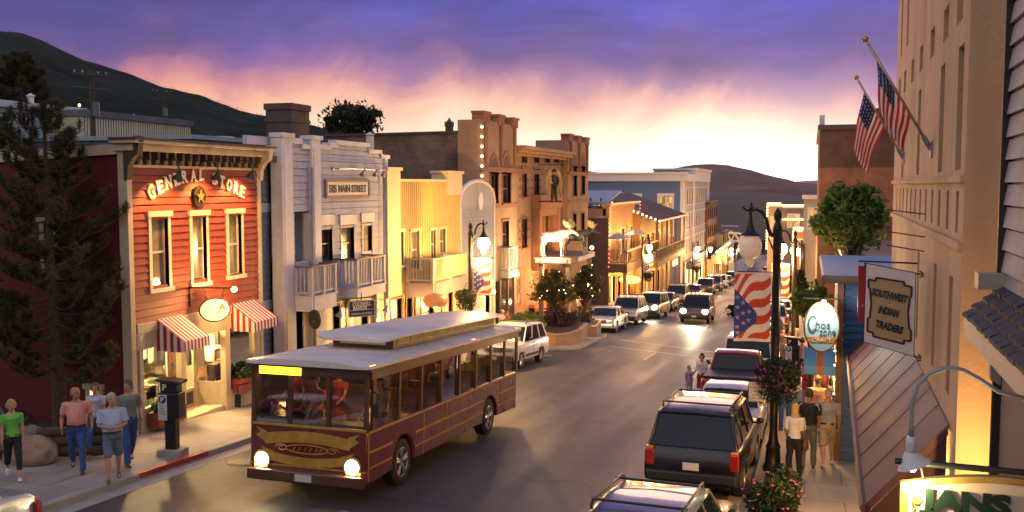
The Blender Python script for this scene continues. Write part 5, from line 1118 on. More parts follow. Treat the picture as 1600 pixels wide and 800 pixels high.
def truss(m):
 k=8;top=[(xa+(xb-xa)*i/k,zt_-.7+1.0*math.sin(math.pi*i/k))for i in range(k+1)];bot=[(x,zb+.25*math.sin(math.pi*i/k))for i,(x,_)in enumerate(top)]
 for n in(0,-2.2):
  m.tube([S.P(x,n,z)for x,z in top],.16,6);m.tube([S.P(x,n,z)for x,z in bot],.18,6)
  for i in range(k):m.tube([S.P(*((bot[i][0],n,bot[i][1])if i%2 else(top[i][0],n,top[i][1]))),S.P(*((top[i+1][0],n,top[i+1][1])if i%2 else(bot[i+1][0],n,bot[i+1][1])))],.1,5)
part(root,'truss',M('glowing cream steel',(.6,.45,.22),.5,emit=(1,.65,.28),es=.35),truss)  # the steel itself glows weakly, standing in for lamplight on the truss
part(root,'deck',DARKWOOD,lambda m:m.box(S,xa,xb,-2.2,0,zb-.3,zb-.1))
for x in(xa,xb):part(root,'abutment',CONCRETE,lambda m:m.box(S,x-1.2,x+1.2,-3,.5,g(Yf)-1,zb-.3))
# sheds, poles and trees on the slope behind
A=XF(-38);u0,z0=A.uz(128,181);u1,_=A.uz(298,197);zb=A.Z(128,226)
root=thing('ribbed_building','long cream ribbed metal building behind the red store roof','building',A.P(u0,0,zb-3))
RIB=M('cream ribbed metal',(.50,.46,.30),.5,var=.06,scale=1)
def ribs(m):
 k=46
 for i in range(k):
  a=u0+(u1-u0)*i/k;b=u0+(u1-u0)*(i+.72)/k;c=u0+(u1-u0)*(i+1)/k
  m.quad(A.P(a,0,zb-4),A.P(b,0,zb-4),A.P(b,0,z0),A.P(a,0,z0));m.quad(A.P(b,0,zb-4),A.P(c,-.12,zb-4),A.P(c,-.12,z0),A.P(b,0,z0))
 m.quad(A.P(u0,0,zb-4),A.P(u0,-12,zb-4),A.P(u0,-12,z0),A.P(u0,0,z0));m.quad(A.P(u1,0,zb-4),A.P(u1,-12,zb-4),A.P(u1,-12,z0),A.P(u1,0,z0))
part(root,'ribbed_wall',RIB,ribs);part(root,'roof',ROOFGREY,lambda m:m.box(A,u0-.1,u1+.1,-12,.15,z0,z0+.35))
A=XF(-40);u0,z0=A.uz(-60,148);u1,_=A.uz(131,178);z1=A.Z(60,165)
S=YF(u1)
root=thing('grey_shed','blue grey flat-roofed shed high on the left behind the pine','building',A.P(u0,0,z0-6))
part(root,'wall',M('blue grey shed wall',(.25,.32,.38),.7,var=.08,scale=.5,stain=.15),lambda m:m.box(A,u0-8,u1,-9,0,z1-9,z1-.25));part(root,'roof_edge',M('pale roof edge',(.5,.52,.55),.5),lambda m:m.box(A,u0-8.1,u1+.1,-9.1,.15,z1-.25,z1+.1))
part(root,'vent_duct',GREYMETAL,lambda m:(m.tube([A.P(A.U(22,.6),.6,A.Z(22,196,.6)),A.P(A.U(22,.6),.6,A.Z(22,245,.6))],.3,10),));part(root,'wall_lamp',BULB,lambda m:m.ball(A.P(u1-.5,.15,z1+.25),.06))
A=XF(-30);u0,z0=A.uz(300,214);u1,_=A.uz(440,222)
root=thing('low_roof_building','low building with a pale teal flat roof behind the red cornice','building',A.P(u0,0,z0-4));part(root,'wall',M('teal grey wall',(.16,.22,.24),.7,var=.1),lambda m:m.box(A,u0,u1,-10,0,z0-5,z0-.1));part(root,'roof',M('pale teal roofing',(.25,.33,.35),.6,var=.1),lambda m:m.box(A,u0-.2,u1+.2,-10.2,.2,z0-.1,z0+.12))
def utility_pole(px,ytop,Y,lb,h):
 f=YF(Y);x,z=f.uz(px,ytop);o=thing('utility_pole',lb,'utility pole',(x,Y,z-h));WD=M('weathered pole timber',(.05,.04,.035),.85,var=.2)
 part(o,'pole',WD,lambda m:m.tube([(x,Y,z-h),(x,Y,z)],[.16,.11],8))
 for dz_,w in((.25,1.1),(.95,1.2)):
  part(o,'cross_arm',WD,lambda m:m.tube([(x-w,Y-.1,z-dz_+.12),(x+w,Y-.1,z-dz_-.12)],.06,6))
 part(o,'insulator',M('grey insulator',(.15,.15,.16),.3),lambda m:[m.lathe((x+w,Y-.1,z-.25+.06-.11*w),[(.03,0),(.06,.06),(.03,.16)],8)for w in(-1.0,-.5,.5,1.0)])
 part(o,'transformer',M('grey transformer',(.1,.11,.12),.5),lambda m:m.lathe((x+.3,Y-.1,z-2.4),[(.18,0),(.18,.7),(.1,.75)],10))
utility_pole(143,110,42,'dark utility pole with two cross arms behind the cream ribbed building',9);utility_pole(254,140,75,'smaller distant utility pole against the dark hillside',9)
def far_box(lb,px0,px1,Y,ytop,ybot,mat,lit_edges,depth=14,name='building'):
 S=YF(Y);a,z1=S.uz(px0,ytop);b,_=S.uz(px1,ytop);z0=S.uz(px0,ybot)[1]
 root=thing(name,lb,'building',((a+b)/2,Y,z0))
 hs=[];n=max(1,int((b-a)/4));fl=max(1,int((z1-z0)/4.2))
 for i in range(n):
  for k in range(fl):w=(b-a)/n;hh=(z1-z0)/fl;hs.append((a+w*(i+.3),a+w*(i+.7),z0+hh*(k+.25),z0+hh*(k+.75)))
 mb=MB();wall(mb,S,a,b,z0-6,z1,hs,0,.2);mb.box(S,a,b,-depth,-.6,z0-6,z1-.2);mb.build('wall',mat,root)
 for i,h in enumerate(hs):window(root,S,h,BW,(LITDIM,DARKPANE,LIT)[i%3],.15,.15)
 part(root,'cornice',BW,lambda m:m.box(S,a-.2,b+.2,-.3,.4,z1,z1+.5))
 if lit_edges:
  st=M('string bulb',(.9,.7,.4),.4)
  part(root,'light_string',M('string bulb far',(.9,.7,.4),.4,var=0,emit=(1,.52,.15),es=7),lambda m:([m.ball(S.P(a+(b-a)*i/26,.5,z1+.55),.17,6,4)for i in range(27)],[m.ball(S.P(a-.1,.3,z0+(z1-z0)*i/14),.17,6,4)for i in range(15)],[m.ball(S.P(a+(b-a)*i/26,.5,z1-2.2),.15,6,4)for i in range(27)]if lit_edges>1 else None))
 return root
far_box('pale corner tower building edged in warm lights far down the street',1200,1219,175,323,388,M('pinkish render',(.36,.25,.20),.7,var=.1),1)
far_box('long low building with two lit eaves far down the street on the right',1219,1262,195,325,365,M('grey mauve render',(.16,.13,.13),.75,var=.1),2)
far_box('small terracotta building with a light outlined door wall',1241,1262,150,362,412,M('terracotta render',(.30,.13,.07),.75,var=.1),1)
far_box('plain pale grey building left of the tall brick building',1256,1284,120,311,372,M('pale grey render',(.34,.31,.28),.75,var=.1),0)
far_box('dim far house at the end of the street under the hill',1150,1185,330,372,395,M('dull brown render',(.12,.09,.08),.8,var=.1),0)
far_box('low valley house with a pale roof in the distance',1128,1152,420,354,378,M('grey valley house',(.2,.19,.2),.8,var=.1),0)
# RIGHT SIDE OF THE STREET
KX=.018
def RF(X0):return Fr((X0,0,0),(KX,1,0),(-1,KX,0))
A=RF(1.42)
uN,uF=A.U(1506,0,300),A.U(1396,0,300)
G0=g(uF)-.5;zTop=7.6+5.05-2.0
root=thing('tan_building','tall tan stucco building with slot windows and a plum metal awning','building',A.P(uN,0,g(uN)))
TAN=M('tan stucco',(.58,.38,.22),.8,var=.06,scale=1.2,bump=.6,bscale=22,stain=.3);TANR=M('tan stucco recess',(.49,.32,.18),.8,var=.06,scale=1.2)
zS1,zS0=A.Z(1496,298),A.Z(1494,380)
slots=[]
n_=12
L_=uF-uN
for i in range(n_):
 a=uN+.42+(L_-.9)*i/n_;slots.append((a,a+.27,zS0+.12,zS1-.0))
tall=[]
for x0,x1,yt,yb in((1494,1503,70,265),(1464,1474,105,272),(1433,1438,140,278),(1410,1413,178,280)):
 a,b=A.U(x1,0,200),A.U(x0,0,200);tall.append((a,b,A.Z(x1,yb),A.Z(x1,yt)))
w0=tall[0][1]-tall[0][0]
zt0,zb0=tall[0][3],tall[0][2]
tall=[(t[0],t[0]+w0,zb0,zt0)for t in tall]
low=[]
for x0,x1 in((1480,1487),(1451,1461),(1427,1434)):
 a=A.U(x1,0,500);low.append((a,a+.38,A.Z(x1,600)-.2,A.Z(x1,432)))
lz0,lz1=low[0][2],low[0][3];low=[(h[0],h[1],lz0,lz1)for h in low]
tall2=[(uF-3.4,uF-2.9,zt0+1.2,zTop-.3),(uF-1.6,uF-1.15,zt0+1.2,zTop-.3)]
sq=[]
zsq=A.Z(1494,42)
for xl_,xr_ in((1485,1503),(1463,1481),(1446,1460),(1432,1442.5),(1420,1429),(1411,1417),(1404,1409)):
 a,b=A.U(xr_,0,80),A.U(xl_,0,80);sq.append((a,a+min(b-a,.62),zsq,zsq+.44))
mb=MB();wall(mb,A,uN,uF,G0,zTop,slots+tall+low+sq+tall2,0,.2);mb.build('front_wall',TAN,root)
part(root,'window_recess',TANR,lambda m:[m.quad(A.P(h[0],-.2,h[2]),A.P(h[1],-.2,h[2]),A.P(h[1],-.2,h[3]),A.P(h[0],-.2,h[3]))for h in slots+sq])
for h in tall+low+tall2:
 o=part(root,'window',DARKWOOD,lambda m:(m.box(A,h[0],h[0]+.05,-.155,-.1,h[2],h[3]),m.box(A,h[1]-.05,h[1],-.155,-.1,h[2],h[3]),m.box(A,h[0]+.05,h[1]-.05,-.155,-.1,h[2],h[2]+.05),m.box(A,h[0]+.05,h[1]-.05,-.155,-.1,h[3]-.05,h[3])))
 part(o,'pane',M('sand blind pane',(.20,.12,.07),.25,var=.1,coat=.5),lambda m:m.quad(A.P(h[0],-.145,h[2]),A.P(h[1],-.145,h[2]),A.P(h[1],-.145,h[3]),A.P(h[0],-.145,h[3])))
part(root,'string_course',TAN,lambda m:(m.box(A,uN-.03,uF+.02,-.05,.05,zS0-.05,zS0+.04),m.box(A,uN-.03,uF+.02,-.05,.05,zS1+.1,zS1+.17)))
part(root,'side_wall',TAN,lambda m:m.box(A,uN-.05,uN+.0,-9,-.001,G0,zTop));part(root,'side_wall',TAN,lambda m:m.box(A,uF,uF+.05,-9,-.001,G0,zTop))
part(root,'roof',ROOFGREY,lambda m:m.box(A,uN,uF,-9,-.17,zTop-.3,zTop-.1))
ua,ub=A.U(1485,0,660),A.U(1322,.8,525)
za,zfar=A.Z(1485,665),A.Z(1437,569)
e_=A.uz
r=ray(1352,789);p=A.P(ua,0,0);t=(p-EYE).dot(A.u)/r.dot(A.u);q=EYE+r*t;dE=(q-p).dot(A.n);zE=q.z
zA=(za+zfar)/2
PLUM=M('plum painted metal',(.095,.034,.050),.6,.0,var=.25,scale=1.6,bump=.1,stain=.4)
ubf=A.U(1437,0,569);fu=ub
def plum(m):
 m.prism([A.P(ua,.02,zA),A.P(ua,dE,zE),A.P(ua,dE,zE-.12),A.P(ua,.02,zA-.12)],[A.P(fu,.02,zA),A.P(fu,dE,zE),A.P(fu,dE,zE-.12),A.P(fu,.02,zA-.12)])
 k=20
 for i in range(k+1):
  u=ua+(fu-ua)*i/k;m.tube([A.P(u,.03,zA+.006),A.P(u,dE,zE+.006)],.005,5)
 m.tube([A.P(ua,dE,zE-.05),A.P(fu,dE,zE-.05)],.07,6)
aw=part(root,'awning_roof',PLUM,plum)
part(aw,'awning_end',M('dark awning end',(.06,.02,.018),.6,var=.2),lambda m:m.prism([A.P(ua+.02,.03,zA-.13),A.P(ua+.02,dE-.03,zE-.12),A.P(ua+.02,dE-.03,zE-.5),A.P(ua+.02,.03,zE-.5)],[A.P(ua+.06,.03,zA-.13),A.P(ua+.06,dE-.03,zE-.12),A.P(ua+.06,dE-.03,zE-.5),A.P(ua+.06,.03,zE-.5)]))
part(root,'shopfront',M('dark shopfront',(.03,.02,.016),.5),lambda m:m.box(A,ua,uF-.2,.01,.05,G0,zE-.4))
for u in(ua+.6,ua+2.6,ua+4.6):part(root,'shop_window',LIT,lambda m:m.quad(A.P(u,.06,g(u)+.7),A.P(u+1.2,.06,g(u)+.7),A.P(u+1.2,.06,g(u)+2.0),A.P(u,.06,g(u)+2.0)))
for u in(ua+1.2,ua+4.6):point('awning light',A.P(u,.45,g(u)+1.95),130,(1,.52,.16),.12)
ul=uN-.16;rl_=ray(1532,772);tl_=(A.P(ul,0,0)-EYE).dot(A.u)/rl_.dot(A.u);lp=EYE+rl_*tl_
o=thing('wall_lamp','small lamp low on the side wall of the tan building behind the corner sign','lamp',lp);part(o,'housing',BLACK,lambda m:m.lathe(lp+A.u*.05,[(.02,-.05),(.07,-.05),(.08,.05),(.02,.06)],10));part(o,'bulb',BULB,lambda m:m.ball(lp+V((0,0,.07)),.035));point('wall lamp light',lp-A.u*.8+V((0,0,.25)),34,(1,.55,.16),.05)
def flag_geo(P0,hoist,fly_dir,fly,fold_n,seed,w=1.0):
 """cloth hung from a slanting pole: s runs along the fly, t down the hoist; stripes and canton by face"""
 mb=MB();ns,nt_=40,39;rr=random.Random(seed);vs=[]
 hl=hoist.length;hd=hoist.normalized()
 for j in range(nt_+1):
  t=j/nt_
  for i in range(ns+1):
   s_=i/ns
   gather=1-.30*s_**.8
   base=P0+hd*hl*(t*gather+(1-gather)*.5)
   fall=fly_dir*fly*s_*(1-.12*abs(t-.5))
   fold=math.sin(t*13+seed+s_*2.2)*.12*s_**.6+math.sin(t*27+2*seed)*.022*s_
   vs.append(base+fall+fold_n*fold+hd*(.05*math.sin(s_*5+seed)*s_))
 c=ns+1
 for j in range(nt_):
  for i in range(ns):
   canton=i<ns*.42 and j<nt_*7/13
   mi=2 if canton else(0 if(j//3)%2==0 else 1)
   mb.add([],[],0);mb.f.append([j*c+i,j*c+i+1,(j+1)*c+i+1,(j+1)*c+i]);mb.m.append(mi)
 mb.v=vs
 for a in range(5):
  for b in range(6):
   i=int(ns*.42*(b+.5)/6);j=int(nt_*7/13*(a+.5)/5)
   p=vs[j*c+i];e1=(vs[j*c+i+1]-p).normalized();e2=(vs[(j+1)*c+i]-p).normalized();nn=e1.cross(e2).normalized()
   for sgn in(1,-1):
    o=len(mb.v);pts=[]
    for k in range(10):
     an=math.pi/2+k*math.pi/5;r_=.03 if k%2==0 else.013;pts.append(p+e1*r_*math.cos(an)-e2*r_*math.sin(an)+nn*.006*sgn)
    mb.v+=pts;mb.f.append(list(range(o,o+10)));mb.m.append(1)
 return mb
FRED=M_foliage('flag red',(.46,.03,.03),(.52,.04,.035),.4);FWHT=M_foliage('flag white',(.74,.71,.66),(.78,.75,.7),.4);FBLU=M_foliage('flag blue',(.03,.04,.14),(.035,.045,.16),.35)
CLOTH=[FRED,FWHT,FBLU]
GOLD=M('gilded metal',(.55,.36,.10),.3,.8,var=.1)
for(bx,by,tx,ty,f0,f1,ex,ey,lb,sd)in((1457,233,1356,68,.13,.68,1394,214,'larger striped flag on the nearer slanting gilded pole of the tan building',1.0),(1413,247,1341,126,.13,.60,1341,252,'smaller striped flag on the further slanting gilded pole of the tan building',2.6)):
 ub_,zb_=A.uz(bx,by);base=A.P(ub_,.02,zb_)
 r=ray(tx,ty);t=(base+V((0,-.25,0))-EYE).dot(A.u)/r.dot(A.u);tip=EYE+r*t
 o=thing('flag',lb,'flag',base,group='flags on the tan building')
 part(o,'pole',M('brushed gold pole',(.42,.33,.22),.35,.6,var=.1),lambda m:m.tube([base,tip],.022,8),smooth=True)
 part(o,'finial',GOLD,lambda m:m.ball(tip+(tip-base).normalized()*.07,.05,10,8),smooth=True)
 part(o,'bracket',GREYMETAL,lambda m:(m.box(A,ub_-.06,ub_+.06,.0,.03,zb_-.14,zb_+.12),m.tube([base,base+(tip-base).normalized()*.22],.04,8)))
 P0=tip.lerp(base,f0);h=tip.lerp(base,f1)-P0
 r=ray(ex,ey);tt=((tip.lerp(base,.38))-EYE).dot(A.u)/r.dot(A.u);end=EYE+r*tt
 mid=P0+h*.5;fd=end-mid
 m=flag_geo(P0,h,fd.normalized(),fd.length,A.u*1.0,sd)
 cl=m.build('cloth',CLOTH,o,recalc=False,smooth=True)
 # hanging sign SOUTHWEST INDIAN TRADERS
us=A.U(1430,.12,440);zt1=A.Z(1430,427,.12)
def cross_pt(px,py,u):
 r=ray(px,py);p=A.P(u,0,0);t=(p-EYE).dot(A.u)/r.dot(A.u);q=EYE+r*t;return(q-p).dot(A.n),q.z
Bf=Fr(A.P(us,0,0),(1,0,0),(0,-1,0))
Bf=Fr((A.P(us,0,0).x,A.P(us,0,0).y,0),-A.n,-A.u)
c4=[cross_pt(*p,us)for p in((1354,412),(1430,427),(1427,556),(1350,533))]
poly=[(-c[0],c[1])for c in c4]
sg=thing('hanging_sign','large white sign with tan panel reading southwest indian traders on arrow shaped brackets','sign',A.P(us,.5,poly[2][1]))
part(sg,'board',M('white hanging board',(.80,.76,.73),.55,var=.05),lambda m:m.fprism(Bf,poly,-.03,.03))
x0,x1=min(p[0]for p in poly),max(p[0]for p in poly)
def bl(s,t):
 """point of the board: s across, t down"""
 a=V(poly[0]).lerp(V(poly[1]),s);b=V(poly[3]).lerp(V(poly[2]),s);p=a.lerp(b,t);return(p.x,p.y)
MAROON=M('maroon sign line',(.09,.012,.016),.5)
def outline(m,pts,w,n):
 for a,b in zip(pts,pts[1:]+pts[:1]):m.tube([Bf.P(a[0],n,a[1]),Bf.P(b[0],n,b[1])],w,4)
po=[bl(s,t-(.03 if True else 0))for s,t in((.20,.18),(.78,.16),(.78,.20),(.93,.20),(.93,.31),(.90,.34),(.87,.53),(.90,.71),(.94,.73),(.94,.86),(.80,.87),(.80,.915),(.18,.93),(.18,.885),(.06,.885),(.06,.72),(.10,.70),(.12,.53),(.09,.34),(.05,.32),(.05,.22),(.20,.22))]
part(sg,'panel',M('tan sign panel',(.50,.37,.19),.6,var=.06),lambda m:m.fprism(Bf,po,.031,.036))
part(sg,'panel_border',MAROON,lambda m:outline(m,po,.016,.036))
part(sg,'edge',MAROON,lambda m:outline(m,poly,.014,.0))
def swords(m):
 for txt,s0,s1,t,h in(('SOUTHWEST',.13,.85,.335,.125),('INDIAN',.28,.68,.535,.12),('TRADERS',.22,.78,.725,.125)):
  a,b=bl(s0,t),bl(s1,t);cc=bl((s0+s1)/2,t);m.text(Bf,txt,cc[0],cc[1],h,.037,width=math.hypot(b[0]-a[0],b[1]-a[1]),depth=.012,bold=.05,rot=math.atan2(b[1]-a[1],b[0]-a[0]))
part(sg,'lettering',M('dark teal lettering',(.02,.04,.045),.5),swords)
xr_=x1
def arrows(m):
 for t in(0.0,1.0):
  a=bl(-.06,t);b=bl(1.24,t);m.tube([Bf.P(a[0],0,a[1]),Bf.P(b[0],0,b[1])],.012,5)
  for d_ in(-.05,.05):m.tube([Bf.P(b[0]-.01,0,b[1]),Bf.P(b[0]-.11,0,b[1]+d_+.02)],.011,5)
  for k in range(3):
   q=bl(.0+.06*k,t);m.tube([Bf.P(q[0],.0,q[1]),Bf.P(q[0]-.045,.02,q[1]+(.06 if t else-.05))],.011,5)
 a=bl(1.22,-.75);b=bl(1.22,1.0);m.tube([Bf.P(a[0],0,a[1]),Bf.P(b[0],0,b[1])],.015,6)
 for tt in(-.72,-.45,-.28):
  a=bl(1.22,tt);b=bl(.40,tt+.0);m.tube([Bf.P(a[0],0,a[1]),Bf.P(b[0],0,b[1])],.01,5)
part(sg,'bracket',M('rusty sign iron',(.07,.02,.018),.5,.3),arrows)
zr0,ur=A.Z(1340,415,.9),A.U(1345,.7,450)
c4r=[cross_pt(*p,us+1.2)for p in((1341,415),(1354,417),(1354,503),(1340,503))]
Br=Fr((A.P(us+1.2,0,0).x,A.P(us+1.2,0,0).y,0),-A.n,-A.u);pr=[(-c[0],c[1])for c in c4r];pr=[pr[0],(pr[1][0]+.35,pr[1][1]),(pr[2][0]+.35,pr[2][1]),pr[3]]
sg=thing('hanging_sign','plain red hanging sign half hidden behind the white southwest sign','sign',A.P(us+1.2,.6,pr[2][1]))
part(sg,'board',M('red sign board',(.30,.02,.015),.5,var=.1),lambda m:m.fprism(Br,pr,-.03,.03));part(sg,'bracket',BLACK,lambda m:m.tube([Br.P(pr[0][0],0,pr[0][1]+.08),Br.P(pr[1][0]+.5,0,pr[1][1]+.08)],.015,5))
part(sg,'lettering',M('pale red sign lettering',(.6,.5,.45),.5),lambda m:m.text(Br,'HO',pr[0][0]+.13,pr[2][1]+.28,.06,.032,width=.11,depth=.01))
# blue shop front standing forward past the awning
Yb=23.6;S=YF(Yb)
bx0,bz1=S.uz(1319,440);bx1=4.0
root=thing('blue_shop','bright blue clapboard shop corner with string-lit timber post','shop',(bx0,Yb,g(Yb)))
BLUE=M('bright blue boards',(.012,.085,.29),.55,var=.12,scale=2,stain=.2)
mb=MB();siding(mb,S,bx0,bx1,g(Yb)-.2,bz1+.15,[],.17,0,.018);mb.build('end_wall',BLUE,root)
BRW=M('lamp-lit brown post',(.16,.075,.03),.55,var=.15)
part(root,'post',BRW,lambda m:m.box(S,bx0-.14,bx0,-.1,.12,g(Yb)-.1,bz1+.1),bevel=.01)
part(root,'light_string',M('string bulb',(.9,.7,.4),.4),lambda m:[m.ball(S.P(bx0-.17,.1,g(Yb)+.7+.34*i),.022,6,4)for i in range(9)])
part(root,'roof',M('pale blue porch roof',(.20,.27,.34),.5,var=.12),lambda m:m.hexa([S.P(bx0-.5,.35,bz1+.1),S.P(bx1,.35,bz1+.1),S.P(bx1,-9,bz1-.1),S.P(bx0-.5,-9,bz1-.1)],[S.P(bx0-.45,.3,bz1+.16),S.P(bx1,.3,bz1+.2),S.P(bx1,-9,bz1+.0),S.P(bx0-.45,-9,bz1+.0)]))
part(root,'fascia',DARKWOOD,lambda m:m.box(S,bx0-.5,bx1,.36,.42,bz1+.0,bz1+.17))
A2=XF(bx0);
mb=MB();mb.box(WF,bx0+.02,bx0+.2,Yb+.05,Yb+9,g(Yb+9)-.3,bz1);mb.build('street_wall',BLUE,root)
for y in(Yb+1.2,Yb+3.6,Yb+6.2):part(root,'shop_window',LIT,lambda m:m.quad((bx0+.01,y,g(y)+.8),(bx0+.01,y+1.6,g(y)+.8),(bx0+.01,y+1.6,g(y)+2.2),(bx0+.01,y,g(y)+2.2)))
point('blue shop light',(bx0-.5,Yb+1.5,g(Yb)+2.3),60,(1,.48,.13),.08)
f3=YF(Yb+3.0);ax0,azt=f3.uz(1256,548);ax1,_=f3.uz(1318,548);azb=f3.uz(1256,572)[1]
def scan(m):
 k=6
 for i in range(k):
  a=ax0+(ax1-ax0)*i/k;b=ax0+(ax1-ax0)*(i+1)/k
  m.quad(f3.P(a,0,azb),f3.P(b,0,azb),f3.P(b,-.5,azt+.02),f3.P(a,-.5,azt+.02),1 if i==2 else 0);m.quad(f3.P(a,0,azb),f3.P(b,0,azb),f3.P(b,0,azb-.22),f3.P(a,0,azb-.22),1 if i==2 else 0)
part(root,'awning',[M('blue canvas',(.015,.09,.30),.8),M('brown canvas',(.10,.035,.02),.8)],scan,recalc=False)
Yo=22.3;f=YF(Yo);cx,cz=f.uz(1284,511);ex=f.uz(1311,511)[0]-cx;ez=f.uz(1284,473)[1]-cz
f=Fr((0,Yo,0),(1,.1,0),(.1,-1,0))
sg=thing('hanging_sign','pale blue oval sign lit from above on the right pavement','sign',(cx,Yo,cz))
ov=[(cx+ex*math.cos(i*math.pi/18),cz+ez*math.sin(i*math.pi/18))for i in range(36)]
part(sg,'board',M('pale blue sign board',(.30,.50,.56),.5,var=.05),lambda m:m.fprism(f,ov,-.03,.03))
part(sg,'rim',M('dark gold rim',(.28,.17,.05),.4,.5,var=.1),lambda m:m.tube([f.P(*(p[0],0,p[1]))for p in ov+ov[:1]],.032,6))
bnd=[(cx+ex*.99*math.cos(t),cz+ez*.99*math.sin(t))for t in[math.radians(a)for a in range(207,334,6)]]
b2_=[(p,q)for p,q in ov if 0]
part(sg,'band',M('orange sign band',(.42,.20,.05),.5,var=.1),lambda m:m.fprism(f,[(cx-ex*.90,cz-ez*.42),(cx+ex*.90,cz-ez*.42),(cx+ex*.74,cz-ez*.66),(cx-ex*.74,cz-ez*.66)],.031,.036))
def ogal(m):
 m.text(f,'C',cx-ex*.58,cz+ez*.12,.40,.032,width=.17,depth=.012);m.text(f,'hos',cx+ex*.06,cz+ez*.10,.17,.032,width=.30,depth=.012);m.text(f,'zone',cx+ex*.34,cz-ez*.24,.12,.032,width=.34,depth=.012);m.text(f,'the',cx-ex*.34,cz-ez*.10,.06,.032,depth=.01)
part(sg,'lettering',M('slate sign lettering',(.06,.12,.16),.5),ogal)
part(sg,'band_lettering',M('pale band lettering',(.7,.65,.5),.5),lambda m:m.text(f,'CRAFT',cx,cz-ez*.54,.085,.037,width=.42,depth=.01))
part(sg,'bracket',BLACK,lambda m:(m.tube([f.P(cx-ex*1.1,0,cz+ez*1.16),f.P(cx+ex*1.5,0,cz+ez*1.16)],.018,6),m.tube([f.P(cx,0,cz+ez),f.P(cx,0,cz+ez*1.16)],.012,5)))
part(sg,'lamp',BULB,lambda m:m.ball(f.P(cx+.02,.14,cz+ez*1.05),.05));point('oval sign light',f.P(cx+.02,.3,cz+ez*1.0),22,(1,.82,.6),.04)
# tall brick building beyond, with a pale pipe
A3=XF(2.0);Yk=62;S=YF(Yk);kx0,kz1=S.uz(1282,203);kx1=S.uz(1420,203)[0]
root=thing('brick_building','tall plain red brick building behind the green tree','building',(kx0,Yk,g(Yk)))
BRR=M_brick('red orange brick',(.23,.085,.04),(.28,.11,.055),(.2,.12,.08),.26,.085,'yz',.88,.18,.012)
BRD=M_brick('dark brick top',(.10,.045,.035),(.13,.06,.045),(.09,.06,.05),.26,.085,'yz',.9,.2,.012)
zmid=S.uz(1282,262)[1]
part(root,'wall',BRR,lambda m:m.box(S,kx0,kx1+6,-22,0,g(Yk)-2,zmid));part(root,'upper_wall',BRD,lambda m:m.box(S,kx0,kx1+6,-22,.004,zmid,kz1))
part(root,'parapet',M('dark coping',(.07,.05,.045),.7),lambda m:m.box(S,kx0-.15,kx1+6,-22.2,.15,kz1,kz1+.3))
px_,pz_=S.uz(1285,178);part(root,'pipe',M('pale blue pipe',(.45,.52,.58),.4),lambda m:m.box(S,px_-.16,px_+.16,-1.2,-.9,kz1,pz_))
part(root,'roof_box',DARKWOOD,lambda m:m.box(S,S.uz(1372,200)[0],S.uz(1398,200)[0],-6,-2,kz1,kz1+1.4))
for i,(y0,y1,x,h,c,lb)in enumerate(((33,47,1.6,4.2,(.30,.15,.07),'low orange brown shop under the green tree'),(47,61,1.9,5.0,(.20,.13,.09),'low brown shop past the green tree on the right'),(86,118,1.5,6.0,(.26,.17,.12),'two-storey tan shop row far down on the right'))):
 root=thing('shop_building',lb,'shop',(x,y0,g(y0)));m0=M('shop render %d'%i,c,.75,var=.12);R_=Fr((x,0,0),(0,1,0),(-1,0,0))
 hs=[(y0+.8+3.2*k,y0+3.2+3.2*k,g(y0+3.2*k)-.1,g(y0+3.2*k)+2.3)for k in range(int((y1-y0-1)/3.2))]
 mb=MB();wall(mb,R_,y0,y1,g(y1)-.5,g(y0)+h,hs,0,.25);mb.box(WF,x+.3,x+12,y0,y1,g(y1)-.5,g(y0)+h-.1);mb.build('wall',m0,root)
 for h_ in hs:window(root,R_,h_,WHITE,LIT,.1,.2,0,.05,False,True,False,1,'shop_window')
 part(root,'cornice',WHITE if i!=1 else DARKWOOD,lambda m:m.box(R_,y0,y1,-.2,.35,g(y0)+h,g(y0)+h+.3));point('shop light',(x-.8,(y0+y1)/2,g((y0+y1)/2)+2.3),160,(1,.5,.15),.12)
 # grey clapboard building at the right edge with shingled pent roof
A=RF(1.45);uG=A.U(1578,0,200);S=Fr((A.P(uG,0,0).x,A.P(uG,0,0).y,0),(1,0,0),(0,1,0))
root=thing('clapboard_building','weathered grey clapboard building at the right edge with a shingled pent roof','building',A.P(uG,0,g(uG)))
CLB=M('weathered white clapboard',(.42,.38,.34),.65,var=.12,scale=3,bump=.15,stain=.25)
zlo=A.Z(1580,470)
mb=MB();siding(mb,A,uG-6.5,uG,zlo,9.5,[],.19,0,.028);mb.build('front_wall',CLB,root)
part(root,'corner_board',M('dark corner board',(.03,.02,.016),.6),lambda m:m.box(A,uG,uG+.05,-.12,.06,zlo-2.9,9.5))
part(root,'end_wall',CLB,lambda m:m.box(A,uG-.02,uG-.001,-5,-.05,g(uG)-.3,9.5));part(root,'roof',ROOFGREY,lambda m:m.box(A,uG-6.5,uG-.03,-5,-.05,9.2,9.4))
part(root,'corner_lights',M('dim clip light',(.3,.24,.18),.4),lambda m:([m.ball(A.P(uG+.16,.02,zlo+.35+.62*i),.018,6,5)for i in range(9)],[m.tube([A.P(uG+.05,.02,zlo+.35+.62*i),A.P(uG+.15,.02,zlo+.35+.62*i)],.012,5)for i in range(9)],m.tube([A.P(uG+.09,.03,zlo),A.P(uG+.07,.03,zlo+2),A.P(uG+.10,.03,9)],.012,5)))
lowm=M('smoky grey lower wall',(.20,.155,.12),.7,var=.1,scale=2)
part(root,'lower_wall',lowm,lambda m:m.box(A,uG-6.5,uG-.06,-.1,.0,g(uG)-.3,zlo))
zrt,zre=A.Z(1586,458),A.Z(1520,500,.35)
SHD=M('dark split shingles',(.05,.05,.055),.8,var=.45,scale=5,bump=.4,bscale=25)
d_e=.30;zE2=zrt-.27
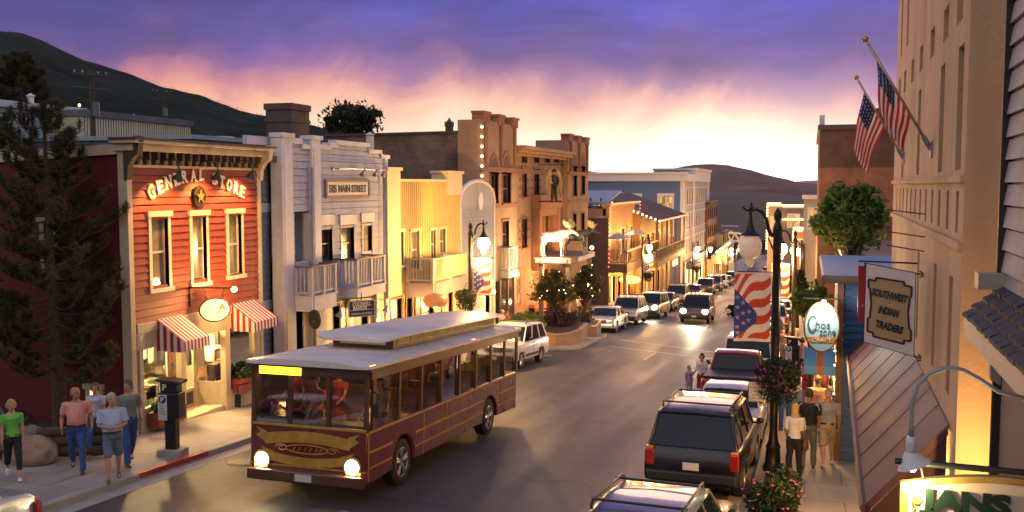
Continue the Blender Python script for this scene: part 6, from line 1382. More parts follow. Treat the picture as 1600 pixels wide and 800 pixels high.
def shingles(m):
 rr=random.Random(9)
 for i in range(4):
  t0,t1=i/4,(i+1)/4;u=uG-6.4
  while u<uG-.02:
   w=rr.uniform(.09,.16);u2=min(u+w,uG-.02);k=rr.uniform(.0,.015);e=rr.uniform(0,.03)
   a0,a1=(.02+d_e*t0,zrt+(zE2-zrt)*t0),(.02+d_e*(t1+e),zrt+(zE2-zrt)*(t1+e))
   m.hexa([A.P(u,a0[0],a0[1]),A.P(u2-.006,a0[0],a0[1]),A.P(u2-.006,a1[0],a1[1]+.015),A.P(u,a1[0],a1[1]+.015)],[A.P(u,a0[0],a0[1]+.01),A.P(u2-.006,a0[0],a0[1]+.01),A.P(u2-.006,a1[0],a1[1]+.035+k),A.P(u,a1[0],a1[1]+.035+k)]);u=u2
part(root,'pent_roof',SHD,shingles)
CHK=M('grey cream trim',(.42,.36,.30),.55,var=.1,stain=.2)
part(root,'roof_cheek',CHK,lambda m:(m.prism([A.P(uG-.02,n,z)for n,z in((.0,zrt-.02),(d_e,zE2),(d_e,zE2-.12),(.2,zE2-.16),(.10,zE2-.3),(.08,zE2-.55),(.0,zE2-.6))],[A.P(uG+.07,n,z)for n,z in((.0,zrt-.02),(d_e,zE2),(d_e,zE2-.12),(.2,zE2-.16),(.10,zE2-.3),(.08,zE2-.55),(.0,zE2-.6))]),m.box(A,uG-6.4,uG-.02,d_e-.06,d_e,zE2-.17,zE2-.01)))
part(root,'ridge_cap',CHK,lambda m:m.box(A,uG-.12,uG+.10,-.02,.22,zrt-.02,zrt+.12))
# JANS sign on its arm with white gooseneck lamp
Yj=5.6;J=YF(Yj);x0,zt_=J.uz(1406,752);xm,zm_=J.uz(1520,742);w_=1.02;dzs=.62
sg=thing('hanging_sign','cream sign with gold edge and dark green letters reading jans in the near corner','sign',(x0+w_/2,Yj,zt_-dzs))
top=[(x0+w_*i/20,zt_+.075*math.sin(math.pi*i/20))for i in range(21)];poly=top+[(x0+w_,zt_-dzs),(x0,zt_-dzs)]
GOLDP=M('gold sign edge',(.42,.28,.07),.4,.3,var=.15,scale=6)
part(sg,'sign_frame',GOLDP,lambda m:m.fprism(J,poly,-.025,.025),bevel=.004)
inn=[(x0+.045+(w_-.09)*i/20,zt_-.03+.07*math.sin(math.pi*i/20))for i in range(21)]+[(x0+w_-.045,zt_-dzs+.045),(x0+.045,zt_-dzs+.045)]
part(sg,'board',M('cream sign face',(.60,.50,.36),.5,var=.05),lambda m:m.fprism(J,inn,.0255,.03))
part(sg,'lettering',M('dark green lettering',(.008,.022,.014),.4),lambda m:m.text(J,'JANS',x0+.325,zt_-.092,.155,.031,width=.455,depth=.012,bold=.06))
part(sg,'scroll',GOLDP,lambda m:(m.tube([J.P(x0+.09+.022*math.cos(t)*(1-t/14),.035,zt_-.09+.022*math.sin(t)*(1-t/14))for t in[i*.5 for i in range(20)]],.006,5),m.tube([J.P(x0+.07,.035,zt_-.06),J.P(x0+.065,.035,zt_-.1),J.P(x0+.08,.035,zt_-.13),J.P(x0+.07,.035,zt_-.15)],.006,5)))
xb0,zb0=J.uz(1398,720);xb1,zb1=J.uz(1640,742)
ob=part(sg,'bracket',M('dark green bracket',(.02,.025,.02),.4,.3),lambda m:(m.tube([J.P(xb0,0,zb0),J.P(xb1,0,zb1)],.018,8),m.tube([J.P(x0+.12,0,zt_+.02),J.P(x0+.10,0,zb0)],.006,5),m.tube([J.P(x0+w_*.72,0,zt_+.04),J.P(x0+w_*.74,0,zb1)],.006,5)))
lx,lz=J.uz(1420,690)
o=thing('gooseneck_lamp','white gooseneck lamp bending over the near corner sign','lamp',J.P(lx,0,lz))
pth=[J.uz(x,y)for x,y in((1600,622),(1560,612),(1530,592),(1505,578),(1478,574),(1452,584),(1434,602),(1425,630),(1424,660),(1424,685))]
WM=M('white lamp enamel',(.62,.60,.58),.3,var=.05);GM=M('grey lamp arm',(.28,.28,.29),.45,.4,var=.1)
part(o,'arm',GM,lambda m:m.tube([J.P(x+(.0),0,z)for x,z in pth],.012,8),smooth=True)
ct=J.P(*(pth[-1][0],0,pth[-1][1]))
part(o,'socket',WM,lambda m:(m.lathe(ct,[(.024,.01),(.027,-.02),(.027,-.07),(.024,-.075)],14)),smooth=True)
part(o,'lamp_shade',WM,lambda m:m.prism([ct+V((.0,0,-.075))+V((.03*math.cos(t),.03*math.sin(t),0))for t in[i*math.pi/12 for i in range(24)]],[ct+V((.02,0,-.15))+V((.085*math.cos(t),.085*math.sin(t),.035*math.cos(t)))for t in[i*math.pi/12 for i in range(24)]]),smooth=False)
part(o,'bulb',M('sign bulb',(.9,.7,.4),.4,var=0,emit=(1,.75,.4),es=40),lambda m:m.ball(ct+V((.01,-.0,-.165)),.022,10,8))
point('jans light',ct+V((.02,-.09,-.24)),7,(1,.7,.32),.03)
# STREET LAMPS, BANNERS, BASKETS, KIOSKS
LAMPM=M('street lamp iron',(.022,.017,.014),.42,.3,var=.2)
def make_lamp():
 """lamp standard at the origin, arm towards +x"""
 t=thing('street_lamp','x','street lamp')
 mb=MB();mb.lathe((0,0,0),[(.22,0),(.22,.12),(.17,.18),(.15,.5),(.17,.55),(.11,.65),(.085,.9),(.10,3),(.095,5.3),(.10,5.34),(.10,5.42),(.07,5.5),(.05,5.55),(.09,5.64),(.08,5.74),(.03,5.83),(.0,5.86)],14)
 mb.build('pole',LAMPM,t,smooth=True,local=True,angle=40)
 mb=MB();pts=[(0.05,0,5.25),(.14,0,5.27),(.2,0,5.4),(.24,0,5.6),(.33,0,5.76),(.46,0,5.82),(.56,0,5.78),(.60,0,5.70)]
 mb.tube(pts,[.05,.05,.045,.04,.04,.038,.035,.035],8);mb.tube([(.56,0,5.78),(.68,0,5.80),(.74,0,5.86),(.70,0,5.90)],[.03,.028,.025,.02],6);mb.lathe((.57,0,5.80),[(.05,0),(.05,.06),(.02,.1),(.035,.14),(.0,.18)],8);mb.tube([(.07,0,4.9),(.2,0,5.2)],.02,6)
 mb.build('arm',LAMPM,t,smooth=True,local=True)
 mb=MB();mb.lathe((.58,0,0),[(.03,5.72),(.045,5.6),(.05,5.5),(.075,5.46),(.09,5.38),(.16,5.3),(.21,5.27),(.21,5.24),(.12,5.24)],16)
 mb.build('lamp_cap',LAMPM,t,smooth=True,local=True,angle=40)
 mb=MB();mb.lathe((.58,0,0),[(.12,5.24),(.20,5.20),(.255,5.08),(.26,4.98),(.235,4.86),(.17,4.76),(.12,4.74),(.10,4.72),(.10,4.62),(.04,4.54),(.0,4.53)],20)
 gl=mb.build('globe',BULBHOT,t,smooth=True,local=True)
 return t,gl
LAMPS=[]
index=0
lamp0,globe0=make_lamp();index_kids()
LX=KL-.45;RX=KR+.42
def lamp_y(px,X):return XF(X).U(px)
lampspec=[(RX-.05,21.8,math.pi,'unlit','tall street lamp with an unlit milky globe beside the parked dark vehicles'),(LX,lamp_y(735,LX),0,'lit','lit street lamp in front of the arched grey building'),(LX,lamp_y(1005,LX),0,'lit','lit street lamp in front of the porch building'),(LX,lamp_y(1084,LX),0,'lit','lit street lamp before the blue building front'),(LX,lamp_y(1139,LX),0,'lit','lit street lamp by the tan arcade building'),(RX,44.0,math.pi,'lit','brightest lit street lamp on the right behind the near unlit one'),(RX,78.0,math.pi,'lit','lit street lamp under the right tree crowns'),(RX,120.0,math.pi,'lit','small lit street lamp far down the right kerb'),(RX,170.0,math.pi,'lit','tiny lit street lamp at the far end of the right kerb'),(RX,98.0,math.pi,'lit','small lit street lamp between the far right trees and the tan shop row'),(RX,142.0,math.pi,'lit','small lit street lamp before the tiny end lamp'),(LX,190.0,0,'lit','tiny lit street lamp at the far end of the left kerb'),(LX,134.0,0,'lit','lit street lamp between the blue building and the arcade')]
FROST=M('unlit frosted globe',(.68,.55,.44),.35,var=.1,scale=5,coat=.4,emit=(1,.62,.36),es=.22)  # unlit globe given a faint glow for the lamps shining through from behind
for i,(x,y,rz,st,lb)in enumerate(lampspec):
 loc=V((x,y,g(y)+.14))
 if i==0:o=lamp0;o.location=loc;o.rotation_euler.z=rz;o['label']=lb;o['group']='street lamps along both kerbs'
 else:o=dup(lamp0,loc,rz,lb,'street lamps along both kerbs')
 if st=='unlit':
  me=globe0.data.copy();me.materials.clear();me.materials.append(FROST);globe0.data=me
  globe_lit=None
 sx=math.cos(rz)*.58
 if st=='lit':
  for c in bpy.data.objects:
   if c.parent is o and c.name.startswith('globe'):
    me=c.data.copy();me.materials.clear();me.materials.append(BULBHOT);c.data=me;c.visible_shadow=True
  point('street light',(x+sx*1.0,y-.0,loc.z+4.35),(520 if i<7 else 900)*LAMPK,(1,.52,.16),.22)
 LAMPS.append((o,x,y,loc.z,rz))
def make_banner():
 t=thing('banner','x','banner')
 W,H_,nx,nz=.78,1.55,64,96;mb=MB();vs=[]
 for j in range(nz+1):
  for i in range(nx+1):
   u,v=i/nx,j/nz;vs.append((u*W,.022*math.sin(u*5+v*4)+.012*math.sin(v*11),-v*H_+.02*math.sin(u*math.pi)))
 c=nx+1;o=mb.add(vs,[])
 for j in range(nz):
  for i in range(nx):
   u,v=(i+.5)/nx,(j+.5)/nz
   s_=v*1.0*1.9+(u-.5)*.95*1.0+.13*math.sin(u*6.0+v*2.0)
   s_=(v*H_/W)+1.05*u+.16*math.sin(u*6.2-1.0)
   mi=0 if(s_*2.05)%1<.52 else 1
   if v>.24+.03*u+.95*u*.55*1.0 and u<.62 and v<.97-.0*u and(v-.97)<-.35*u*1.1:mi=2
   if v>.955 or v<.035:mi=1
   mb.f.append([j*c+i,j*c+i+1,(j+1)*c+i+1,(j+1)*c+i]);mb.m.append(mi)
 for(u,v)in((.10,.37),(.10,.52),(.10,.66),(.10,.80),(.26,.45),(.26,.60),(.27,.74),(.43,.58),(.42,.70),(.16,.90)if 0 else(.12,.88)):
  i,j=int(u*nx),int(v*nz);p=V(vs[j*c+i])
  for sgn in(1,-1):
   o=len(mb.v);pts=[]
   for k in range(10):
    an=math.pi/2+k*math.pi/5;r_=.062 if k%2==0 else.025;pts.append(p+V((r_*math.cos(an),.014*sgn,r_*math.sin(an))))
   mb.v+=pts;mb.f.append(list(range(o,o+10)));mb.m.append(1)
 mb.build('cloth',[M_foliage('banner red',(.52,.07,.03),(.56,.08,.035),.35),M_foliage('banner cream',(.74,.64,.54),(.78,.68,.58),.35),M_foliage('banner blue',(.05,.06,.22),(.06,.07,.25),.3)],t,recalc=False,local=True,smooth=True)
 mb=MB();mb.tube([(W+.2,0,.02),(-.02,0,.02)],.014,6);mb.tube([(W+.2,0,-H_),(-.02,0,-H_)],.014,6);mb.build('banner_arm',LAMPM,t,local=True)
 return t
ban0=make_banner();index_kids()
BL=['large star and stripe banner on the near unlit street lamp','star and stripe banner on the lamp before the arched grey building','star and stripe banner on the lamp before the porch building','star and stripe banner on the lamp before the blue building','star and stripe banner on the lamp by the arcade building','star and stripe banner on the brightest right lamp']
for i,k in enumerate((0,1,2,3,4,5)):
 o,x,y,z,rz=LAMPS[k]
 if i==0:
  b=ban0;b.location=(x-.90,y,z+4.42);b['label']=BL[0];b['group']='banners on the street lamps'
 else:
  right=k in(5,)
  b=dup(ban0,(x-.98 if right else x+.98-.78+.62-.62,y,z+4.35),0,BL[i],'banners on the street lamps')
  if not right:b.scale=(1,1,1);b.location.x=x+.12
BASKL=M_foliage('basket leaves',(.010,.022,.008),(.035,.06,.018))
PURP=M('purple petals',(.16,.03,.20),.6,var=.15)
def basket(lb,c,s,seed,cols,pole=None):
 o=thing('flower_basket',lb,'flower basket',c,group='hanging flower baskets');rr=random.Random(seed);c=V(c)
 part(o,'bowl',M('basket moss',(.05,.04,.02),.9,var=.3),lambda m:m.lathe(c,[(.04,-.32*s),(.22*s,-.22*s),(.30*s,-.02*s),(.27*s,.0)],14),smooth=True)
 mb=MB();leaf_cloud(mb,c+V((0,0,.05*s)),(.50*s,.50*s,.34*s),int(1300),.062*s,rr);leaf_cloud(mb,c+V((0,0,-.3*s)),(.42*s,.42*s,.32*s),420,.055*s,rr);mb.build('leaves',BASKL,o)
 for k,m_ in enumerate(cols):
  mb=MB()
  for _ in range(60):
   a=rr.uniform(0,6.28);e=rr.uniform(-.7,.9);p=c+V((math.cos(a)*.50*s,math.sin(a)*.50*s,e*.36*s))*rr.uniform(.85,1.05)
   for q in range(4):
    an=q*1.57+a;d=V((math.cos(an),math.sin(an)*.6,math.sin(an)))*.034*s;mb.quad(p,p+d+V((0,.01,.01)),p+d*1.1+V((.012,0,.015)),p+V((0,.01,.02)))
  mb.build('blossom',m_,o)['kind']='stuff'
 part(o,'chain',BLACK,lambda m:[m.tube([c+V((.27*s*math.cos(a),.27*s*math.sin(a),0)),c+V((0,0,.62*s))],.006,4)for a in(0,2.1,4.2)])
 if pole is not None:part(o,'hook',LAMPM,lambda m:m.tube([c+V((0,0,.62*s)),V((pole[0],pole[1],c.z+.66*s))],.014,5))
o,x,y,z,rz=LAMPS[0]
f=YF(y-.35);bx,bz=f.uz(1216,588);basket('large purple and magenta flower basket on the near street lamp',(bx,y-.40,bz),1.0,3,[PURP,FLOWERPINK],(x,y))
o,x,y,z,rz=LAMPS[1]
f=YF(y-.1);bx,bz=f.uz(731,464);basket('green trailing flower basket on the lamp before the arched building',(bx,y-.35,bz),.95,4,[FLOWERPINK],(x,y))
for k,lb in((2,'dark flower basket on the lamp before the porch building'),(3,'dark flower basket on the lamp before the blue building')):
 o,x,y,z,rz=LAMPS[k];basket(lb,(x+.45,y,z+2.6),.9,5+k,[PURP],(x,y))
y=LAMPS[0][2]-.9;c=gpx(1204,795,.5);c=V((YF(16.2).uz(1207,760)[0],16.2,g(16.2)+.14))
o=thing('planter','round planter full of leaves and pink flowers at the foot of the near lamp','planter',c)
part(o,'pot',M('dark glazed pot',(.06,.035,.025),.4,var=.2),lambda m:m.lathe(c,[(.22,0),(.30,.1),(.34,.4),(.38,.46),(.36,.48),(.30,.42)],18),smooth=True)
rr=random.Random(8);mb=MB();leaf_cloud(mb,c+V((0,0,.72)),(.44,.44,.38),2200,.055,rr);leaf_cloud(mb,c+V((.15,.5,.85)),(.34,.34,.38),700,.055,rr);mb.build('leaves',BASKL,o)
for nm,m_,n_ in(('blossom',FLOWERPINK,14),('blossom',FLOWERRED,12)):
 mb=MB()
 for _ in range(n_):
  a=rr.uniform(0,6.28);e=rr.uniform(-.2,1);p=c+V((0,0,.72))+V((math.cos(a)*.52*math.sqrt(1-e*e*.7),math.sin(a)*.52*math.sqrt(1-e*e*.7),e*.44));mb.ball(p,.026,6,4,0,(1,1,.6))
 mb.build(nm,m_,o)['kind']='stuff'
f=YF(21.45);a,zt_=f.uz(1169,595);b,_=f.uz(1195,595);zb_=f.uz(1169,628)[1]
o=thing('parking_sign','small white two hour parking sign on the near street lamp','sign',((a+b)/2,21.45,zb_))
part(o,'plate',M('black sign edge',(.02,.02,.02),.5),lambda m:m.box(f,a,b,-.01,.01,zb_,zt_),bevel=.015)
part(o,'face',M('white sign face',(.55,.50,.46),.5,var=.05),lambda m:m.box(f,a+.02,b-.02,.0105,.014,zb_+.02,zt_-.02))
part(o,'lettering',M('maroon sign lettering',(.10,.02,.02),.5),lambda m:[m.text(f,s_,(a+b)/2,zt_-.065-.078*i,.048,.0145,width=w,depth=.004)for i,(s_,w)in enumerate((('VISITOR',.20),('PARKING',.27),('2 HOUR',.22),('LIMIT',.18),('8 AM - 5 PM',.28),('EXCEPT SUNDAY',.26)))])
part(o,'clamp',LAMPM,lambda m:m.tube([(b-.1,21.46,(zt_+zb_)/2),(RX-.05,21.75,(zt_+zb_)/2)],.014,5))
def kiosk(lb,c,s=1.0,rz=0.0):
 o=thing('parking_pay_station',lb,'parking meter',c,rz);KM=M('dark pay station metal',(.018,.02,.022),.4,.3,var=.2)
 b_=MB();b_.box(WF,-.28,.28,-.22,.22,-.05,.16);b_.build('base',CONCRETE,o,local=True,bevel=.02)
 b_=MB();b_.box(WF,-.13,.13,-.1,.1,.16,.92);b_.build('post',KM,o,local=True,bevel=.015)
 b_=MB();b_.box(WF,-.26,.26,-.16,.16,.88,1.46);b_.build('cabinet',KM,o,local=True,bevel=.02)
 b_=MB();b_.box(WF,-.2,.2,-.13,.13,1.462,1.70);b_.build('head',KM,o,local=True,bevel=.02)
 b_=MB();b_.hexa([(-.28,-.2,1.72),(.30,-.2,1.66),(.30,.2,1.66),(-.28,.2,1.72)],[(-.28,-.2,1.77),(.30,-.2,1.73),(.30,.2,1.73),(-.28,.2,1.77)]);b_.build('solar_panel',KM,o,local=True,bevel=.01)
 ff=YF(-.162);ff2=YF(-.132)
 PB=M('parking blue',(.02,.03,.16),.4);PW=M('white label',(.62,.60,.58),.5)
 b_=MB();b_.box(ff,-.24,-.02,.0,.004,.84,1.42);b_.build('notice',PW,o,local=True)
 b_=MB();b_.lathe((-.13,-.1665,1.31),[(.02,0),(.092,0),(.092,.003),(.02,.003)],20,axis=(0,-1,0));b_.prism([(-.13+.09*math.cos(t),-.167,1.31+.09*math.sin(t))for t in[i*.314 for i in range(20)]],[(-.13+.09*math.cos(t),-.169,1.31+.09*math.sin(t))for t in[i*.314 for i in range(20)]]);b_.build('roundel',PB,o,local=True)
 b_=MB();b_.text(ff,'P',-.13,1.31,.12,.0075,depth=.003,bold=.03);b_.text(ff2,'P',-.09,1.585,.15,.0,depth=.004,bold=.03);b_.build('symbol',PW,o,local=True)
 b_=MB();[b_.text(ff,s_,-.13,1.17-.06*i,.035,.0045,width=w,depth=.002)for i,(s_,w)in enumerate((('PAY TO',.13),('PARK',.11),('PARKING',.15),('METER',.12)))];b_.build('lettering',M('grey print',(.08,.08,.09),.5),o,local=True)
 return o
c=gpx(276,712,.14);kiosk('dark parking pay station with white P beside the red painted kerb',(c.x-.1,c.y,g(c.y)+.14),1,.12)
c=V((RX+.1,36.5,g(36.5)+.14));kiosk('distant parking pay station with white P near the oval sign',c,1,0)
# VEHICLES (local axes: y forward, x right, z up)
TYRE=M('tyre rubber',(.012,.012,.012),.8,var=.15,scale=12);RIMM=M('alloy rim',(.42,.42,.43),.3,.8,var=.15,scale=9)
CARGLASS=M('dark car glass',(.004,.010,.022),.04,var=0,spec=.3);TRIMB=M('black car trim',(.015,.015,.016),.5,var=.1);CHROME=M('chrome',(.6,.6,.6),.15,.9,var=.05)
TAILR=M('tail lamp red',(.28,.01,.008),.15,var=0,coat=1);AMBER=M('amber lamp',(.55,.18,.02),.15,var=0,coat=1);HEADC=M('clear head lamp',(.45,.46,.48),.1,.4,var=0,coat=1)
HEADON=M('lit head lamp',(1,.9,.7),.2,var=0,emit=(1,.80,.42),es=75);PLATE=M('number plate',(.5,.5,.48),.4,var=.1);AMBON=M('lit amber lamp',(1,.5,.1),.3,var=0,emit=(1,.42,.04),es=7);TAILON=M('lit tail lamp',(.5,.02,.01),.2,var=0,emit=(1,.06,.02),es=2.5)
def wheel(root,x,y,r,w,rimmat=None):
 s_=1 if x>0 else-1
 mb=MB();mb.lathe((x-s_*w,y,r),[(r*.55,0),(r*.92,0),(r,.03),(r,w-.03),(r*.93,w),(r*.66,w+.008),(r*.62,w-.01)],24,axis=(s_,0,0));t=mb.build('wheel',TYRE,root,smooth=True,local=True,angle=40)
 mb=MB();mb.lathe((x-s_*w,y,r),[(r*.60,w-.05),(r*.66,w+.0),(r*.62,w+.006),(r*.58,w-.025),(r*.5,w-.03)],24,axis=(s_,0,0))
 for k in range(5):
  a=k*2*math.pi/5+.3
  for da in(-.13,.13):
   p0=V((x-s_*.022,y+math.cos(a+da*.5)*r*.14,r+math.sin(a+da*.5)*r*.14));p1=V((x-s_*.012,y+math.cos(a+da)*r*.60,r+math.sin(a+da)*r*.60));mb.tube([p0,p1],[r*.07,r*.06],6)
 mb.lathe((x-s_*w,y,r),[(.01,w-.0),(r*.17,w-.01),(r*.19,w-.05)],14,axis=(s_,0,0))
 mb.lathe((x-s_*w,y,r),[(.01,w-.07),(r*.58,w-.07),(r*.58,w-.06)],20,axis=(s_,0,0),mi=1)
 mb.build('rim',[rimmat or RIMM,TRIMB],t,smooth=True,local=True,angle=40);return t
def make_car(name,label,cat,paint,L=4.7,W=1.85,H=1.75,kind='suv',lights=False,group=None,rack=False,plate=True,tail_on=False,rimmat=None):
 t=thing(name,label,cat,group=group);hw=W/2;r=.36 if kind!='sedan' else.32
 yf,yr=L/2-(.92 if kind!='pickup' else.95),-L/2+(1.0 if kind!='sedan' else 1.05)
 F,B=L/2,-L/2
 if kind=='sedan':belt,hood,deck,cab=.92,.84,.95,(-L/2+.55,L/2-1.15,-L/2+1.25,L/2-1.95)
 elif kind=='pickup':belt,hood,deck,cab=1.12,1.06,1.12,(-.55,L/2-1.45,-.35,L/2-2.2)
 elif kind=='van':belt,hood,deck,cab=1.12,1.0,1.12,(-L/2+.05,L/2-.9,-L/2+.2,L/2-1.6)
 else:belt,hood,deck,cab=1.08,1.0,1.08,(-L/2+.06,L/2-1.25,-L/2+.42,L/2-2.0)
 sill=.27 if kind=='sedan' else.36
 top=[(F-.02,sill+.1),(F,sill+.28),(F-.02,hood-.22),(F-.10,hood-.06),(F-.3,hood),(cab[1]-.02,hood+.07),(cab[1]-.2,belt),((cab[0]+cab[1])/2,belt+.01),(cab[0]+.2,deck+.02)]
 if kind=='sedan':top+=[(B+.2,deck-.01),(B+.04,deck-.08),(B,.55)]
 else:top+=[(B+.08,deck),(B+.03,deck-.1),(B,.6)]
 top+=[(B+.02,sill+.1),(B+.15,sill)]
 def archp(yc):return[(yc-(r+.07)*math.cos(math.radians(a)),max(sill,r+(r+.07)*math.sin(math.radians(a))))for a in range(-5,186,19)]
 bot=archp(yr)+archp(yf)+[(F-.12,sill)]
 out=top+bot
 def layer(x,dz,dy):return[V((x,y*(1-dy),z-(dz if z>.75 else 0)+(0.02*dy if z<sill+.05 else 0)))for y,z in out]
 mb=MB();mb.loft([layer(-hw+.0,.10,.02),layer(-hw-.0+.035,.035,.008),layer(-hw+.16,.0,0),layer(hw-.16,0,0),layer(hw-.035,.035,.008),layer(hw,.10,.02)])
 hb,ht=hw-.05,hw-(.20 if kind!='van' else.14);zb=belt-.06;zr=H-.05
 def side(y0,y1,s_):
  return V((s_*hb,y0,zb)),V((s_*ht,y1,zr))
 b0,b1,t0,t1=cab
 nwin=2 if kind in('sedan','pickup')else 3
 fr_=[0,.46,1]if nwin==2 else[0,.34,.68,1]
 ya=[b1-.05+(b0+.1-b1)*q for q in fr_];yt=[t1+(t0-t1)*q for q in fr_]
 pw=[.09,.07,.09]if nwin==2 else[.09,.07,.08,.13]
 for s_ in(-1,1):
  for y0,y1,w in zip(ya,yt,pw):
   A_,B_=side(y0,y1,s_);dx=V((-s_*.05,0,0));dy=V((0,w/2,0))
   mb.hexa([A_-dy,A_+dy,A_+dy+dx,A_-dy+dx],[B_-dy,B_+dy,B_+dy+dx,B_-dy+dx])
 def rr_(y,x,z):return V((x,y,z))
 rings=[]
 for y,dz,k in((t0-.06,-.03,.96),(t0+.05,.0,1),((t0+t1)/2,.045,1.0),(t1-.1,.01,1),(t1+.06,-.03,.96)):
  rings.append([rr_(y,-ht*k-.03,zr-.03+dz*.5),rr_(y,-ht*k+.08,zr+.045+dz),rr_(y,0,zr+.06+dz),rr_(y,ht*k-.08,zr+.045+dz),rr_(y,ht*k+.03,zr-.03+dz*.5),rr_(y,0,zr-.03)])
 mb.loft(rings)
 if kind=='pickup':
  o_=len(mb.v)
 mb.build('body',paint,t,smooth=True,local=True,angle=38,bevel=.018)
 ins=.025
 def pane(name,q):MB().quad(*q).build(name,CARGLASS,t,local=True)
 for s_ in(-1,1):
  for i in range(nwin):
   A0,B0=side(ya[i],yt[i],s_);A1,B1=side(ya[i+1],yt[i+1],s_);dx=V((-s_*ins,0,0));pane('side_window',(A0+dx,A1+dx,B1+dx,B0+dx))
 A0,B0=side(ya[0],yt[0],-1);A1,B1=side(ya[0],yt[0],1);d=V((0,-.0,0));pane('windscreen',(A0+d,A1+d,B1+d,B0+d))
 A0,B0=side(ya[-1],yt[-1],-1);A1,B1=side(ya[-1],yt[-1],1);pane('rear_window',(A0,A1,B1,B0))
 def bx(name,mat,x0,x1,y0,y1,z0,z1,bv=.015):return MB().box(WF,x0,x1,y0,y1,z0,z1).build(name,mat,t,local=True,bevel=bv)
 for s_ in(-1,1):
  for yy in(yf,yr):wheel(t,s_*(hw-.02),yy,r,.22,rimmat)
  zl=hood-.17
  hx=s_*(hw-.27)
  if lights:MB().ball((hx,F-.03,zl),.17,14,10,0,(1.15,.35,.9)).build('headlight',HEADON,t,local=True)
  else:bx('headlight',HEADC,hx-.18,hx+.18,F-.12,F+.004,zl-.075,zl+.075,.03)
  tx=s_*(hw-.115);tz=(deck-.30 if kind=='sedan' else.92)
  bx('taillight',TAILON if tail_on else TAILR,tx-.085-(.1 if kind=='sedan' else 0),tx+.085,B-.012,B+.12,tz-(.09 if kind=='sedan' else.22),tz+.1,.02)
  bx('indicator',AMBER,tx-.07,tx+.07,B-.015,B+.1,tz+.105,tz+.16,.01)
  m=MB();m.ball((s_*(hw+.11),b1-.45,belt+.10),.11,10,8,0,(.75,.5,.65));m.box(WF,min(s_*(hw-.04),s_*(hw+.08)),max(s_*(hw-.04),s_*(hw+.08)),b1-.47,b1-.42,belt+.03,belt+.07);m.build('mirror',paint if kind=='sedan' else TRIMB,t,local=True,smooth=True)
  for k in((.25,.6)if kind!='pickup' else(.3,)):bx('door_handle',CHROME if kind!='suv' else paint,s_*(hw+.01)-.012,s_*(hw+.01)+.012,b1+(b0-b1)*(k+.12)-.08,b1+(b0-b1)*(k+.12)+.08,belt-.16,belt-.125,.005)
  m=MB()
  for q in fr_[1:-1]:
   y=b1-.05+(b0+.1-b1)*q;m.box(WF,s_*hw-.004,s_*hw+.004,y-.008,y+.008,sill+.12,belt-.10)
  m.build('door_seam',TRIMB,t,local=True)
  bx('side_moulding',TRIMB if kind in('suv','pickup')else paint,s_*hw-.012,s_*hw+.012,yr+r+.14,yf-r-.14,sill+.08,sill+.2,.01)
  if rack:MB().tube([(s_*(ht-.08),t0+.1,H+.03),(s_*(ht-.06),t0+.2,H+.09),(s_*(ht-.06),t1-.25,H+.09),(s_*(ht-.08),t1-.1,H+.02)],.022,6).build('roof_rail',TRIMB,t,local=True,smooth=True)
 if rack:
  for y in(t0+.35,t1-.45):MB().tube([(-ht+.02,y,H+.09),(ht-.02,y,H+.09)],.02,6).build('cross_bar',TRIMB,t,local=True)
 bx('front_bumper',TRIMB if kind!='sedan' else paint,-hw+.05,hw-.05,F-.14,F+.06,sill+.02,sill+.24,.04)
 bx('rear_bumper',TRIMB if kind=='suv' else(CHROME if kind=='pickup' else paint),-hw+.05,hw-.05,B-.08,B+.14,sill+.06,sill+.26,.04)
 g_=MB();g_.box(WF,-hw+.48,hw-.48,F-.06,F+.008,hood-.27,hood-.09,0)
 for i in range(4):g_.box(WF,-hw+.5,hw-.5,F+.008,F+.016,hood-.255+.042*i,hood-.238+.042*i,1)
 g_.build('grille',[TRIMB,CHROME],t,local=True)
 if plate:bx('number_plate',PLATE,-.16,.16,B-.095 if kind!='pickup' else B-.1,B-.075,sill+.26+.05 if kind!='sedan' else.62,sill+.26+.2 if kind!='sedan' else.76,.004);bx('number_plate',PLATE,-.16,.16,F+.058,F+.07,sill+.06,sill+.2,.004)
 bx('underbody',TRIMB,-hw+.2,hw-.2,B+.2,F-.2,sill-.08,sill+.1)
 for k,(yw)in enumerate((-.25,.25)):MB().tube([(yw*1.2+.05,b1+.02,belt-.01),(yw*1.2-.35,b1-.28,belt+.22)],.008,4).build('wiper',TRIMB,t,local=True)
 return t
RXS=math.atan(SLOPE)
def park(o,x,y,face,yaw=0.0):
 """face +1: heads down the street (rear to the viewer), -1: faces up it"""
 o.location=(x,y,g(y)+.01);o.rotation_euler=(-RXS if face>0 else RXS,0,(0 if face>0 else math.pi)+yaw)
def paint(n,c,metal=.3):return M('car paint '+n,c,.30,metal,var=.04,scale=2,coat=(.35 if n=='black' else.8))
LROW,RROW='cars parked along the left kerb','cars parked along the right kerb'
P_SILVER,P_WHITE,P_BLACK,P_RED,P_GREEN,P_BLUE,P_GOLD,P_GREY,P_MAROON=paint('silver',(.42,.43,.44),.5),paint('white',(.66,.67,.68),0),paint('black',(.003,.003,.004),0),paint('red',(.30,.012,.014),.2),paint('green',(.02,.05,.035)),paint('blue',(.03,.045,.09),.4),paint('gold',(.30,.25,.17),.5),paint('dark grey',(.05,.053,.06),.5),paint('maroon',(.10,.012,.016),.3)
c=make_car('parked_suv','white compact suv just behind the trolley bus','car',P_WHITE,4.5,1.8,1.72,'suv',group=LROW,rack=True,tail_on=True);park(c,-12.0,38.6,-1,-.05)
c=make_car('parked_sedan','pale silver sedan in front of the parked suvs beside the brick planter','car',P_SILVER,4.7,1.8,1.42,'sedan',group=LROW);park(c,-11.8,57.5,-1)
